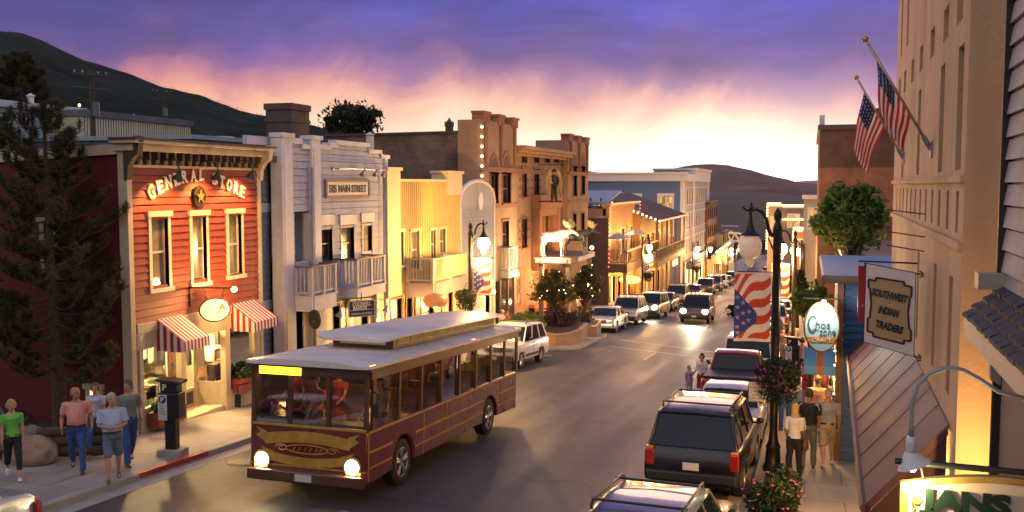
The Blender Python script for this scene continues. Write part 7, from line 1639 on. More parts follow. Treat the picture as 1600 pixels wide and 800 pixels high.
silver_suv=make_car('parked_suv','silver suv with roof rails right behind the pale sedan','car',P_SILVER,4.7,1.85,1.78,'suv',group=LROW,rack=True);park(silver_suv,-11.55,63.4,-1)
c=make_car('suv','silver suv with glaring headlights pulling out of the left row','car',P_GOLD,4.7,1.85,1.78,'suv',lights=True,group=LROW);park(c,-11.05,70.2,-1,-.04)
P=dict();P_SIL=silver_suv
dark_sedan=make_car('parked_sedan','dark green sedan behind the suv with glaring headlights','car',P_GREEN,4.7,1.8,1.42,'sedan',group=LROW);park(dark_sedan,-11.35,79.0,-1)
c=make_car('parked_suv','pale gold suv with a bright roof behind the dark green sedan','car',P_GOLD,4.8,1.9,1.8,'suv',group=LROW,rack=True);park(c,-11.4,87,-1)
red_sedan=make_car('parked_sedan','maroon sedan in the middle of the left parked row','car',P_MAROON,4.7,1.8,1.42,'sedan',group=LROW);park(red_sedan,-11.3,98.5,-1)
blue_suv=make_car('parked_suv','dark blue suv after the maroon sedan','car',P_BLUE,4.7,1.9,1.75,'suv',group=LROW);park(blue_suv,-11.2,110,-1)
c=make_car('parked_suv','tall grey suv after the dark blue one in the left row','car',P_GREY,4.9,1.95,1.85,'suv',group=LROW,rack=True);park(c,-11.2,119.5,-1)
index_kids()
def recolour(o,m_old,m_new):
 for c in bpy.data.objects:
  if c.parent is o and c.type=='MESH' and any(s==m_old for s in c.data.materials):
   me=c.data.copy()
   for i,s in enumerate(me.materials):
    if s==m_old:me.materials[i]=m_new
   c.data=me
for(src,y,x,lb,old,new)in((silver_suv,129,-11.3,'white suv far back in the left row',P_SILVER,P_WHITE),(dark_sedan,138,-11.3,'black sedan far back in the left row',P_GREEN,P_BLACK),(blue_suv,148,-11.3,'dark suv before the last cars of the left row',P_BLUE,P_BLUE),(red_sedan,158,-11.3,'last red sedan of the left row',P_MAROON,P_MAROON),(dark_sedan,168,-11.3,'tiny silver sedan at the end of the left row',P_GREEN,P_SILVER)):
 o=dup(src,(x,y,g(y)),math.pi,lb,LROW,RXS);recolour(o,old,new)
c=make_car('suv','dark oncoming suv with bright headlights and amber roof marker lights in the road','car',P_GREY,4.9,2.0,1.9,'suv',lights=True);park(c,-7.4,67.6,-1)
part_l=MB();[part_l.ball((x,.55,1.97),.05,8,6)for x in(-.6,-.3,0,.3,.6)];part_l.build('marker_light',AMBON,c,local=True)
spot('headlight beam',(-7.4,64.6,g(64.6)+.8),(-7.4,50,g(50)),350,(1,.82,.55),.12,60);spot('headlight beam',(-11.05,67.2,g(67)+.8),(-10.2,52,g(52)),300,(1,.82,.55),.12,60)
o=dup(dark_sedan,(-6.0,190,g(190)),math.pi,'far sedan with small lit headlights under the bridge','far traffic',RXS)
for c in bpy.data.objects:
 if c.parent is o and c.name.startswith('headlight'):me=MB().ball((.6 if c.data.vertices[0].co.x>0 else-.6,2.36,.68),.2,10,8).build('headlight',HEADON,o,local=True);bpy.data.objects.remove(c)
dup(red_sedan,(-8.5,205,g(205)),0,'far maroon sedan with its rear to the viewer at the end of the street','far traffic',-RXS)
c=make_car('parked_suv','dark suv with roof rails at the bottom edge, nearest parked vehicle','car',paint('slate',(.10,.115,.13),.5),4.5,1.70,1.62,'suv',group=RROW,rack=True);park(c,-1.98,13.5,1,-.05)
c=make_car('parked_suv','large black suv with glossy roof and dark rear glass','car',P_BLACK,5.0,1.90,1.78,'suv',group=RROW,rack=True);park(c,-2.08,21.3,1,-.03)
c=make_car('parked_sedan','silver white sedan between the black suv and the red pickup','car',P_SILVER,4.4,1.78,1.42,'sedan',group=RROW);park(c,-1.95,26.6,1)
c=make_car('pickup_truck','red pickup truck with grey tailgate trim and hard bed cover','truck',P_RED,5.2,1.84,1.72,'pickup',group=RROW);park(c,-2.2,32.0,1)
MB().box(WF,-.86,.86,-2.62,-.45,1.11,1.17).build('bed_cover',TRIMB,c,local=True,bevel=.02);MB().box(WF,-.75,.75,-2.725,-2.70,.62,1.0).build('tailgate',M('car paint dark red',(.22,.01,.012),.3,.2,var=.05,coat=1),c,local=True,bevel=.02);MB().box(WF,-.2,.2,-2.735,-2.72,.95,1.03).build('tailgate_handle',TRIMB,c,local=True)
c=make_car('parked_van','white van with black rear window past the red pickup','van',P_WHITE,4.8,1.85,1.85,'van',group=RROW);park(c,-2.1,38.0,1)
MB().lathe((0,-2.5,.95),[(.0,-.12),(.34,-.12),(.36,-.06),(.36,.06),(.02,.07)],20,axis=(0,-1,0)).build('spare_wheel',TYRE,c,local=True,smooth=True)
for(src,y,lb,old,new)in((blue_suv,45,'dark suv past the white van on the right',P_BLUE,P_GREY),(red_sedan,53,'maroon sedan far along the right kerb',P_MAROON,P_MAROON),(silver_suv,62,'silver suv far along the right kerb',P_SILVER,P_SILVER),(dark_sedan,73,'dark sedan far along the right kerb',P_GREEN,P_GREEN)):
 o=dup(src,(-2.1,y,g(y)),0,lb,RROW,-RXS);recolour(o,old,new)
c=make_car('parked_sedan','silver car at the bottom left corner with reflective amber lamps','car',P_SILVER,4.7,1.8,1.42,'sedan',group=LROW,tail_on=False);q_=gpx(50,774,.86);park(c,q_.x-.86,q_.y-2.3,-1)
# trolley bus
BURG=M('burgundy coach paint',(.14,.015,.010),.25,.1,var=.12,scale=1.5,coat=1.0);GOLDL=M('gold coach lining',(.58,.33,.06),.35,.4,var=.2,scale=6);BROOF=M('pale cream coach roof',(.66,.60,.53),.42,var=.12,scale=1.4,stain=.25);BWOOD=M('varnished brown coach timber',(.085,.034,.012),.4,.0,var=.2,scale=3,coat=.4)
BGLASS=M_glass('bus glass',(.80,.78,.72),.22)
L,W=9.7,2.55;hw=W/2
bus=thing('trolley_bus','burgundy trolley bus with gold scrollwork and a raised pale clerestory roof','bus')
def bb(name,mat,x0,x1,y0,y1,z0,z1,bv=.015,parent=None,**k):return MB().box(WF,x0,x1,y0,y1,z0,z1).build(name,mat,parent or bus,local=True,bevel=bv,**k)
F,Bk=L/2,-L/2;z0,zb_,zr=.38,1.42,2.62
yf,yr=F-1.75,Bk+2.3;r=.48
mb=MB()
def aw_(yc):return[(yc+(r+.09)*math.cos(math.radians(a)),max(z0,r+(r+.09)*math.sin(math.radians(a))))for a in range(-6,187,16)]
out=[(F-.02,z0),(F-.0,.7),(F-.03,zb_),(Bk,zb_),(Bk+.0,.7),(Bk+.04,z0)]+aw_(yr)[::-1]+aw_(yf)[::-1]
mb.loft([[V((x,y*(1 if abs(x)<hw else.994),z))for y,z in out]for x in(-hw,-hw+.05,hw-.05,hw)]);mb.build('body',BURG,bus,local=True,smooth=True,angle=35,bevel=.045,bseg=3)
def lining(m):
 for s_ in(-1,1):
  X=s_*(hw+.006)
  for za,zc in((1.36,1.41),(.98,1.02),(.68,.71)):
   for a,b in cut(Bk+.05,F-.06,[(yr-r-.12,yr+r+.12),(yf-r-.12,yf+r+.12)]if za<1.05 else[]):m.box(WF,X-.006,X+.006,a,b,za,zc)
  for y in[Bk+.05+(L-.12)*i/7 for i in range(8)]:
   if not any(abs(y-q)<r+.15 for q in(yr,yf)):m.box(WF,X-.006,X+.006,y-.015,y+.015,.45,1.36)
 for za,zc in((1.40,1.45),(.62,.65)):m.box(WF,-hw+.02,hw-.02,F-.02,F+.012,za,zc)
MBl=MB();lining(MBl);MBl.build('gold_lining',GOLDL,bus,local=True)
posts=[Bk+.02+(L-.3)*i/8 for i in range(9)]
for s_ in(-1,1):
 for i in range(9):
  w=.14 if i in(0,8)else.10;bb('window_post',BWOOD,s_*hw-.05,s_*hw+.012,posts[i],posts[i]+w,zb_,zr,.01)
 for a,b in zip(posts,posts[1:]):
  x=s_*(hw-.02);MB().quad((x,a+.1,zb_),(x,b,zb_),(x,b,zr-.22),(x,a+.1,zr-.22)).build('side_window',BGLASS,bus,local=True)
 bb('cant_rail',BWOOD,s_*hw-.06,s_*hw+.015,Bk+.02,F-.05,zr-.22,zr,.01)
for x in(-hw+.05,-.42,.42,hw-.05):bb('screen_post',BWOOD,x-.045,x+.045,F-.10,F-.02,zb_,zr,.012)
for a,b in((-hw+.09,-.46),(-.38,.38),(.46,hw-.09)):MB().quad((a,F-.05,zb_),(b,F-.05,zb_),(b,F-.09,zr-.2),(a,F-.09,zr-.2)).build('windscreen',BGLASS,bus,local=True)
bb('front_header',BWOOD,-hw+.02,hw-.02,F-.14,F,zr-.22,zr,.02)
ds=bb('destination_sign',M('lit amber destination sign',(.8,.5,.05),.4,var=0,emit=(1,.56,.015),es=5),.16,1.08,F-.0,F+.02,zr-.21,zr-.05,.005)
ff=Fr((0,F+.0,0),(-1,0,0),(0,1,0))
def scroll(m):
 def ribbon(pts,w):
  top_=[];bot_=[]
  for(x,z)in pts:top_.append((x,z+w/2));bot_.append((x,z-w/2))
  for i in range(len(pts)-1):
   m.fprism(ff,[bot_[i],bot_[i+1],top_[i+1],top_[i]],.004,.022)
 ribbon([(-.92+1.84*i/16,1.16+.08*math.sin(math.pi*i/16)-.02)for i in range(17)],.22)
 ribbon([(-.78+1.56*i/16,.80-.07*math.sin(math.pi*i/16))for i in range(17)],.17)
 for s_ in(-1,1):
  m.fprism(ff,[(s_*.90,1.06),(s_*1.12,1.20),(s_*1.02,1.26),(s_*1.13,1.36),(s_*.88,1.28)],.003,.02);m.fprism(ff,[(s_*.76,.74),(s_*1.0,.82),(s_*.92,.88),(s_*1.02,.98),(s_*.74,.90)],.003,.02)
  m.tube([ff.P(s_*(.55+.14*math.cos(t)*(1-t/12)),.012,.985+.07*math.sin(t)*(1-t/12))for t in[i*.4 for i in range(22)]],.014,5)
m_=MB();scroll(m_);m_.build('scrollwork',GOLDL,bus,local=True)
m_=MB();m_.tube([ff.P(.46*math.cos(t),.014,.985+.085*math.sin(t))for t in[i*math.pi/12 for i in range(25)]],.016,5);[m_.tube([ff.P(x,.012,.95),ff.P(x+.05,.012,1.02)],.012,4)for x in(-.3,-.18,-.06,.06,.18,.28)];m_.build('crest',GOLDL,bus,local=True)
bb('front_bumper',BWOOD,-hw+.02,hw-.02,F-.05,F+.14,.34,.56,.03);bb('number_plate',PLATE,-.18,.18,F+.14,F+.155,.38,.52,.004);bb('rear_bumper',BURG,-hw+.02,hw-.02,Bk-.12,Bk+.05,.36,.56,.03)
for s_ in(-1,1):
 m_=MB();m_.lathe((s_*.98,F-.02,.72),[(.0,.07),(.11,.065),(.165,.05),(.18,.0)],18,axis=(0,1,0));m_.build('headlight',HEADON,bus,local=True,smooth=True)
 m_=MB();m_.lathe((s_*.98,F-.02,.72),[(.18,.0),(.195,.05),(.18,.055)],18,axis=(0,1,0));m_.build('headlight_ring',GOLDL,bus,local=True)
 bb('indicator',AMBON,s_*1.0-.14,s_*1.0+.14,F-.02,F+.04,.575,.635,.01)
 for y in(yf,yr):wheel(bus,s_*(hw-.04),y,r,.28)
 m_=MB();m_.tube([(s_*hw,F-.15,2.2),(s_*(hw+.26),F+.08,2.15),(s_*(hw+.22),F+.1,1.9)],.014,6);m_.box(WF,s_*(hw+.22)-.06,s_*(hw+.22)+.06,F+.09,F+.12,1.72,1.98);m_.build('mirror',TRIMB,bus,local=True)
 for y in(F-.1,-1.0,Bk+.2):bb('marker_light',AMBON,s_*(hw+.03)-.02,s_*(hw+.03)+.02,y-.12,y+.12,zr+.01,zr+.06,.005)
for x in(-.95,-.22,0,.22,.95):bb('marker_light',AMBON,x-.08,x+.08,F+.03,F+.07,zr+.02,zr+.07,.005)
m_=MB();rings=[]
for y,k in((Bk-.16,.9),(Bk-.1,1),(0,1),(F+.02,1),(F+.16,.93),(F+.2,.8)):
 rings.append([V((x*k,y,z))for x,z in((-hw-.1,zr),(-hw-.1,zr+.05),(-.95,zr+.11),(0,zr+.13),(.95,zr+.11),(hw+.1,zr+.05),(hw+.1,zr))])
m_.loft(rings)
for i in range(10):y=Bk+.4+i*.98;m_.tube([V((x,y,z+.004))for x,z in((-hw-.08,zr+.055),(-.95,zr+.11),(-.74,zr+.115))],.012,4);m_.tube([V((x,y,z+.004))for x,z in((hw+.08,zr+.055),(.95,zr+.11),(.74,zr+.115))],.012,4)
m_.build('roof',BROOF,bus,local=True,smooth=True,angle=30)
bb('roof_edge',BWOOD,-hw-.11,hw+.11,Bk-.1,F+.1,zr-.05,zr+.004,.01)
cy0,cy1=Bk+.4,F-2.35
cl=bb('clerestory',BWOOD,-.72,.72,cy0,cy1,zr+.06,zr+.41,.02)
for s_ in(-1,1):
 for i in range(9):
  a=cy0+.12+(cy1-cy0-.24)*i/9;b=a+(cy1-cy0-.24)/9-.12;bb('clerestory_window',M('amber clerestory glass',(.20,.12,.03),.1,var=.2,coat=1,emit=(1,.6,.15),es=.12),s_*.722-.006,s_*.722+.006,a,b,zr+.20,zr+.35,0,cl)
bb('clerestory_window',MATS['amber clerestory glass'],-.55,.55,cy1-.004,cy1+.008,zr+.20,zr+.35,0,cl)
m_=MB();rings=[]
for y,k,dz in((cy0-.25,.8,-.06),(cy0-.1,1,0),(0,1,0),(cy1+.12,1,0),(cy1+.38,.92,-.05),(cy1+.48,.7,-.10)):
 rings.append([V((x*k,y,z+dz))for x,z in((-.98,zr+.40),(-.97,zr+.44),(-.5,zr+.485),(0,zr+.50),(.5,zr+.485),(.97,zr+.44),(.98,zr+.40))])
m_.loft(rings);m_.build('clerestory_roof',BROOF,bus,local=True,smooth=True,angle=30)
bb('floor',TRIMB,-hw+.1,hw-.1,Bk+.1,F-.2,.80,.88);bb('dashboard',TRIMB,-hw+.1,hw-.1,F-.6,F-.12,1.0,1.48,.04)
SEATM=M('worn brown seat',(.10,.045,.02),.6,var=.2)
for i in range(6):
 for s_ in(-1,1):
  y=Bk+.8+i*1.15;m_=MB();m_.box(WF,min(s_*.28,s_*1.15),max(s_*.28,s_*1.15),y,y+.45,.88,1.28);m_.box(WF,min(s_*.28,s_*1.15),max(s_*.28,s_*1.15),y-.08,y,1.2,1.80);m_.build('seat',SEATM,bus,local=True,bevel=.03)
m_=MB();m_.lathe((.62,F-.75,1.5),[(.19,0),(.21,.012),(.19,.024)],20,axis=(0,-.4,.9));m_.build('steering_wheel',TRIMB,bus,local=True)
for y in(-3,-.3,2.6):point('bus lamp',(-9.25,21.1-y,g(21.1-y)+2.45),9,(1,.52,.17),.15)
for y in(-3,-.5,2.2):bb('ceiling_lamp',M('bus ceiling lamp',(.9,.7,.4),.4,var=0,emit=(1,.62,.25),es=3),-.12,.12,y-.4,y+.4,zr-.02,zr+.0,0)
bus.location=(-9.25,21.1,g(21.1)+.02);bus.rotation_euler=(RXS,0,math.pi)
for x in(-8.45,-10.4):spot('bus headlight beam',(x,15.3,g(15.3)+.7),(x,5,g(6)),45,(1,.82,.5),.1,70)
# PEOPLE
SKIN=M('skin',(.42,.22,.15),.5,var=.06,scale=8);SKIN2=M('tanned skin',(.34,.16,.10),.5,var=.06,scale=8)
EYEM=M('eye',(.02,.015,.012),.2,var=0);LIPM=M('lips',(.28,.08,.07),.5,var=0)
def remeshed(mb,name,mat,parent,vox,smooth=3):
 o=mb.build(name,mat,parent,local=True,recalc=True)
 md=o.modifiers.new('r','REMESH');md.mode='VOXEL';md.voxel_size=vox;md.use_smooth_shade=True
 if smooth:s_=o.modifiers.new('s','SMOOTH');s_.factor=.5;s_.iterations=smooth
 dg=bpy.context.evaluated_depsgraph_get();dg.update()if hasattr(dg,'update')else None
 me=bpy.data.meshes.new_from_object(o.evaluated_get(bpy.context.evaluated_depsgraph_get()));old=o.data;o.modifiers.clear();o.data=me;bpy.data.meshes.remove(old)
 if not me.materials:me.materials.append(mat)
 for p in me.polygons:p.use_smooth=True
 return o
def ell(c,rx,ry,ax,k=14):
 """ellipse ring at c in the plane across ax; rx sideways, ry front to back"""
 ax=V(ax).normalized();sx=V((1,0,0))-ax*ax.x;sx.normalize();sy=ax.cross(sx)
 return[V(c)+sx*(rx*math.cos(2*math.pi*i/k))+sy*(ry*math.sin(2*math.pi*i/k))for i in range(k)]
def limb(mb,pts,rs,k=10,fl=1.0):mb.tube(pts,rs,k)
def person(label,loc,heading,h=1.75,shirt=(.5,.5,.5),legs=(.05,.07,.15),shoes=(.03,.025,.02),hair=(.10,.07,.05),skin=None,build=1.0,belly=0.0,female=False,pose=None,shorts=False,sleeve=.55,long_hair=False,bald=False,cap=None,group=None,near=True,bag=None,extra=None):
 pose=dict(dict(rl=0.0,ll=0.0,rk=0.0,lk=0.0,ra=(.08,.12,.25),la=(.08,.12,.25),lean=0.0,look=0.0),**(pose or{}))
 root=thing('person',label,'person',group=group);sk=skin or SKIN;K=h/1.75;vox=.014 if near else.022
 # joints. y is forward
 thigh,shin,foot=.43,.42,.075
 def leg(s_,a,kn):
  hip=V((s_*.085*(1.05 if female else 1),0,0));d=V((s_*.045,math.sin(a),-math.cos(a)));knee=hip+d*thigh;a2=a-kn;ank=knee+V((s_*.012,math.sin(a2),-math.cos(a2)))*shin;return hip,knee,ank,a2
 LG={1:leg(1,pose['rl'],pose['rk']),-1:leg(-1,pose['ll'],pose['lk'])}
 zmin=min(LG[1][2].z,LG[-1][2].z)-foot
 P0=V((0,0,-zmin))if 'seat' not in pose else V((0,0,pose['seat']))
 ln=pose['lean']
 def tp(z,y=0.0):return P0+V((0,y+math.sin(ln)*z,z*math.cos(ln)))
 shw=(.185 if not female else.16)*build
 wst=(.145 if not female else.115)*build;hpw=(.155 if not female else.165)*build
 rings=[(-.07,.10*build,.09,0),(-.02,hpw*.95,.115*build,0),(.06,hpw,.12*build,0),(.16,wst*1.02,.105*build+belly*.7,belly*.5),(.28,wst,.10*build+belly,belly*.6),(.40,wst*1.12,.115*build+belly*.3,belly*.2),(.47,shw*.92,.12+(.02 if female else 0),.01),(.52,shw*.98,.10,0),(.555,shw*.80,.075,0),(.585,.075,.062,.0)]
 ax=V((0,math.sin(ln),math.cos(ln)))
 def trunk(mb,grow,z0,z1):
  rg=[(z,a+grow,b+grow,y)for z,a,b,y in rings if z0<=z<=z1]
  mb.loft([ell(tp(z,y),a,b,ax)for z,a,b,y in rg])
 neck0,neck1=tp(.55),tp(.66,.015);hc=tp(.755,.03)
 la=pose['look'];hd=V((math.sin(la),math.cos(la),0));hr=V((math.cos(la),-math.sin(la),0))
 body=MB();trunk(body,0,-1,1);body.tube([neck0,neck1,hc-V((0,0,.03))],[.062,.055,.055],10)
 k=14;hrings=[]
 for z,rx,ry,dy in((-.125,.025,.03,.035),(-.115,.04,.05,.03),(-.09,.055,.075,.018),(-.05,.066,.092,.004),(0,.073,.10,-.004),(.04,.075,.102,-.008),(.08,.065,.088,-.012),(.105,.045,.06,-.012),(.118,.015,.02,-.012)):
  hrings.append([hc+hr*(rx*math.cos(2*math.pi*i/k))+hd*(dy+ry*math.sin(2*math.pi*i/k))+V((0,0,z))for i in range(k)])
 body.loft(hrings)
 body.tube([hc+hd*.088+V((0,0,.02)),hc+hd*.112+V((0,0,-.03)),hc+hd*.095+V((0,0,-.042))],[.009,.015,.012],6)
 for s_ in(-1,1):body.ball(hc+hr*(.076*s_)+V((0,0,-.01)),.026,8,6,0,(.5,.8,1.2))
 arms={}
 for s_,(out_a,fwd_a,bend)in((1,pose['ra']),(-1,pose['la'])):
  sh=tp(.515)+V((s_*(shw-.005),0,0));d=V((s_*math.sin(out_a)*math.cos(fwd_a),math.sin(fwd_a),-math.cos(out_a)*math.cos(fwd_a)));el=sh+d*.285
  inn=pose.get('inr' if s_>0 else 'inl',.12)
  a2=fwd_a+bend;d2=V((-s_*math.sin(inn)*1.0*max(.3,math.sin(bend))+s_*math.sin(out_a)*.5*math.cos(bend),math.sin(a2),-math.cos(a2))).normalized();wr=el+d2*.25
  arms[s_]=(sh,el,wr,d2)
  body.tube([tp(.50)+V((s_*shw*.6,0,0)),sh,sh.lerp(el,.5),el,el.lerp(wr,.35),wr],[.055,.055*build**.5,.046,.038,.040,.027],10)
  side=V((1,0,0))-d2*d2.x;side=(side.normalized()if side.length>.1 else V((0,1,0)));pal=d2.cross(side)
  thumb_dir=V((0,1,0))-d2*d2.y;thumb_dir=thumb_dir.normalized()if thumb_dir.length>.2 else side*-s_
  wdir=thumb_dir;inw=d2.cross(wdir);inw=inw if inw.x*s_<0 else-inw
  body.loft([[wr+d2*t+wdir*(a*math.cos(2*math.pi*i/8))+inw*(b*math.sin(2*math.pi*i/8))for i in range(8)]for t,a,b in((-.01,.026,.02),(.03,.036,.017),(.075,.042,.015),(.09,.040,.013))])
  for q,ln_ in zip((-.030,-.010,.010,.030),(.060,.074,.080,.072)):
   p0=wr+d2*.08+wdir*q;p1=p0+d2*ln_*.5+inw*.008;p2=p1+d2*ln_*.38+inw*.030;body.tube([p0,p1,p2],[.0105,.0095,.008],6)
  p0=wr+d2*.03+wdir*.03;body.tube([p0,p0+d2*.03+wdir*.028+inw*.01,p0+d2*.062+wdir*.034+inw*.022],[.014,.0115,.009],6)
 for s_ in(-1,1):
  hip,knee,ank,a2=LG[s_];hip,knee,ank=P0+hip,P0+knee,P0+ank;d=(ank-knee).normalized()
  body.tube([hip+V((0,0,.05)),hip.lerp(knee,.3),knee.lerp(hip,.12),knee,knee.lerp(ank,.28),knee.lerp(ank,.8),ank,ank-V((0,0,.04))],[.09*build,.082*build,.058,.054,.056,.036,.034,.036],10)
  ft=V((0,math.cos(a2*.5),math.sin(a2*.5)))
  body.tube([ank-V((0,.03,.045)),ank+ft*.08-V((0,0,.05)),ank+ft*.15-V((0,0,.055))],[.034,.034,.026],8)
 for v in range(len(body.v)):body.v[v]=body.v[v]*K
 remeshed(body,'body',sk,root,vox*.9,2)
 def piece(name,mat,fn,vx=None,sm=2):
  m=MB();fn(m);m.v=[p*K for p in m.v];o=remeshed(m,name,mat,root,vx or vox,sm)
  if near and name in('shirt','trousers','shorts','hair'):
   am=.016 if name!='hair' else.008;sd=len(label)*1.7;k_=(9,9,5)if name!='hair' else(40,40,14)
   for v in o.data.vertices:v.co+=v.normal*am*(mnoise.fractal(V((v.co.x*k_[0]+sd,v.co.y*k_[1],v.co.z*k_[2])),1,2,3))
  return o
 def shirt_fn(m):
  trunk(m,.016,.05,.56)
  for s_ in(-1,1):
   sh,el,wr,d2=arms[s_]
   if sleeve<=1:e=sh.lerp(el,max(.15,sleeve));m.tube([tp(.50)+V((s_*shw*.5,0,0)),sh,e],[.072,.072,.066],10)
   else:m.tube([tp(.50)+V((s_*shw*.5,0,0)),sh,el,el.lerp(wr,.8)],[.068,.068,.054,.042],10)
 sm_=M('cloth %.3f %.3f %.3f'%shirt,shirt,.85,var=.10,scale=6,bump=.25,bscale=14)
 if sleeve>0 or True:piece('shirt',sm_,shirt_fn)
 def leg_fn(m):
  trunk(m,.014,-.08,.17)
  for s_ in(-1,1):
   hip,knee,ank,a2=LG[s_];hip,knee,ank=P0+hip,P0+knee,P0+ank
   if shorts=='capri':m.tube([hip+V((0,0,.04)),hip.lerp(knee,.35),knee,knee.lerp(ank,.6)],[.105*build,.095*build,.072,.062],10)
   elif shorts:m.tube([hip+V((0,0,.04)),hip.lerp(knee,.35),knee.lerp(hip,.02)],[.096*build,.088*build,.080],10)
   else:m.tube([hip+V((0,0,.04)),hip.lerp(knee,.35),knee,knee.lerp(ank,.4),ank+V((0,0,-.01))],[.105*build,.095*build,.072,.066,.058],10)
 piece('shorts' if shorts else 'trousers',M('leg cloth %.3f %.3f %.3f'%legs,legs,.85,var=.18,scale=7,bump=.25,bscale=18),leg_fn)
 for s_ in(-1,1):
  hip,knee,ank,a2=LG[s_];ank=P0+ank;tilt=a2*.6
  ft=V((0,math.cos(tilt),math.sin(tilt)));dn=V((0,math.sin(tilt),-math.cos(tilt)))
  def shoe(m):
   rr_=[]
   for t,w_,hgt in((-.075,.028,.05),(-.05,.038,.075),(.03,.042,.085),(.10,.048,.06),(.16,.042,.045),(.185,.022,.03)):
    c=ank+ft*t+dn*(.075-hgt/2);rr_.append([c+V((1,0,0))*(w_*math.cos(2*math.pi*i/10))+dn*(hgt/2*math.sin(2*math.pi*i/10))for i in range(10)])
   m.loft(rr_)
  piece('shoe',M('shoe %.2f %.2f %.2f'%shoes,shoes,.5,var=.1),shoe,.012,1)
 if cap:
  def capf(m):
   m.loft([[hc+hr*(rx*math.cos(2*math.pi*i/14))+hd*(-.006+ry*math.sin(2*math.pi*i/14))+V((0,0,z))for i in range(14)]for z,rx,ry in((.03,.084,.112),(.08,.078,.102),(.12,.05,.065),(.135,.01,.01))]);m.loft([[hc+hd*y+hr*(w_*math.cos(2*math.pi*i/10))+V((0,0,.035+.008*math.sin(2*math.pi*i/10)))for i in range(10)]for y,w_ in((.06,.07),(.14,.06),(.185,.02))])
  piece('cap',M('cap %.2f %.2f %.2f'%cap,cap,.8,var=.1),capf,.012,1)
 if not bald or True:
  def hairf(m):
   lo=.05 if bald else-.02
   rg=[(z,rx,ry,dy)for z,rx,ry,dy in((-.07,.070,.062,-.046),(-.03,.083,.086,-.030),(.02,.086,.100,-.020),(.06,.084,.104,-.016),(.095,.066,.086,-.014),(.122,.038,.05,-.014),(.134,.01,.012,-.014))]
   if bald:rg=[(-.06,.072,.060,-.046),(-.02,.080,.080,-.034),(.02,.080,.080,-.036),(.045,.070,.066,-.040)]
   m.loft([[hc+hr*(rx*math.cos(2*math.pi*i/14))+hd*(dy+ry*math.sin(2*math.pi*i/14))+V((0,0,z))for i in range(14)]for z,rx,ry,dy in rg])
   if female and not long_hair:
    for s_ in(-1,1):m.ball(hc+hr*.07*s_-hd*.025+V((0,0,-.02)),.05,8,6,0,(.8,1.2,1.5))
    m.ball(hc-hd*.05+V((0,0,.02)),.095,10,8)
   if long_hair:m.loft([[hc-hd*(.055+.0*t)+hr*(w_*math.cos(2*math.pi*i/10))+hd*(d_*math.sin(2*math.pi*i/10))+V((0,0,-t))for i in range(10)]for t,w_,d_ in((-.06,.07,.05),(.05,.082,.055),(.16,.085,.045),(.26,.07,.035),(.33,.03,.02))])
  piece('hair',M('hair %.2f %.2f %.2f'%hair,hair,.7,var=.3,scale=20,bump=.5,bscale=60),hairf,.011,1)
 if near:
  for s_ in(-1,1):m=MB();m.ball((hc+hr*.032*s_+hd*.090+V((0,0,.012)))*K,.011*K,8,6);m.build('eye',EYEM,root,local=True)
  m=MB();m.ball((hc+hd*.098+V((0,0,-.068)))*K,.012*K,8,6,0,(2.0,.5,.5))if abs(la)<.3 else m.ball((hc+hd*.098+V((0,0,-.068)))*K,.012*K,8,6,0,(1.2,1.2,.5));m.build('mouth',LIPM,root,local=True)
  m=MB();m.loft([[p*K for p in ell(tp(z,belly*.3),(hpw*.98+.02),.128*build+belly*.35,ax)]for z in(.075,.115)],cap=False);m.build('belt',M('belt',(.02,.015,.012),.5),root,local=True)
 if bag:
  m=MB();bx_,by_,bz_=bag[0];c=V((bx_,by_,bz_))*K;m.loft([[c+V((a*math.cos(2*math.pi*i/12),b*math.sin(2*math.pi*i/12),z))for i in range(12)]for z,a,b in((-.13,.05,.10),(-.10,.07,.14),(.05,.06,.13),(.10,.03,.10))]);m.build('handbag',M('bag %.2f'%bag[1][0],bag[1],.5,var=.15),root,local=True,smooth=True)
  m=MB();m.tube([c+V((0,.1,.08)),c+V((-.03*(1 if bx_>0 else-1),.05,.42)),c+V((-.03*(1 if bx_>0 else-1),-.05,.42)),c+V((0,-.1,.08))],.01,5);m.build('strap',MATS['bag %.2f'%bag[1][0]],root,local=True)
 root.location=loc;root.rotation_euler=(0,0,heading);return root
def at(px,py,h=.14):p=gpx(px,py,h);return V((p.x,p.y,g(p.y)+h+.004))
DEN=(.03,.08,.22)
W1=dict(rl=.38,ll=-.30,rk=.12,lk=.35);W2=dict(rl=-.30,ll=.36,rk=.4,lk=.10);ST=dict(rl=.06,ll=-.06)
toCam=lambda p,off=0:math.atan2(p.x-0,-(p.y-0))*1.0+off
def face(p,dx,dy):return math.atan2(-dx,dy)
WALKL='people walking on the left pavement'
p=at(22,748);person('woman in bright green top and black cropped trousers at the left edge',p,face(p,.75,-.75),1.62,(.10,.42,.06),(.010,.010,.012),(.62,.60,.55),(.34,.24,.12),female=True,pose=dict(W2,look=-.1,ra=(.14,.05,.2),la=(.14,-.05,.15)),shorts='capri',sleeve=.6,group=WALKL)
p=at(122,736);person('balding man in pink polo shirt and blue jeans looking aside',p,face(p,.62,-.78),1.78,(.62,.27,.21),DEN,(.03,.02,.015),(.20,.17,.15),SKIN2,1.14,.05,pose=dict(W2,look=-.8,ra=(.25,-.15,.9),la=(.3,-.15,.9)),bald=True,sleeve=.75,group=WALKL)
p=at(152,712);person('dark haired person in pale top and jeans half hidden behind the man with folded arms',p,face(p,.5,-.85),1.66,(.42,.42,.48),DEN,(.25,.12,.08),(.10,.06,.04),pose=dict(W1),female=True,sleeve=.6,shorts='capri',group=WALKL)
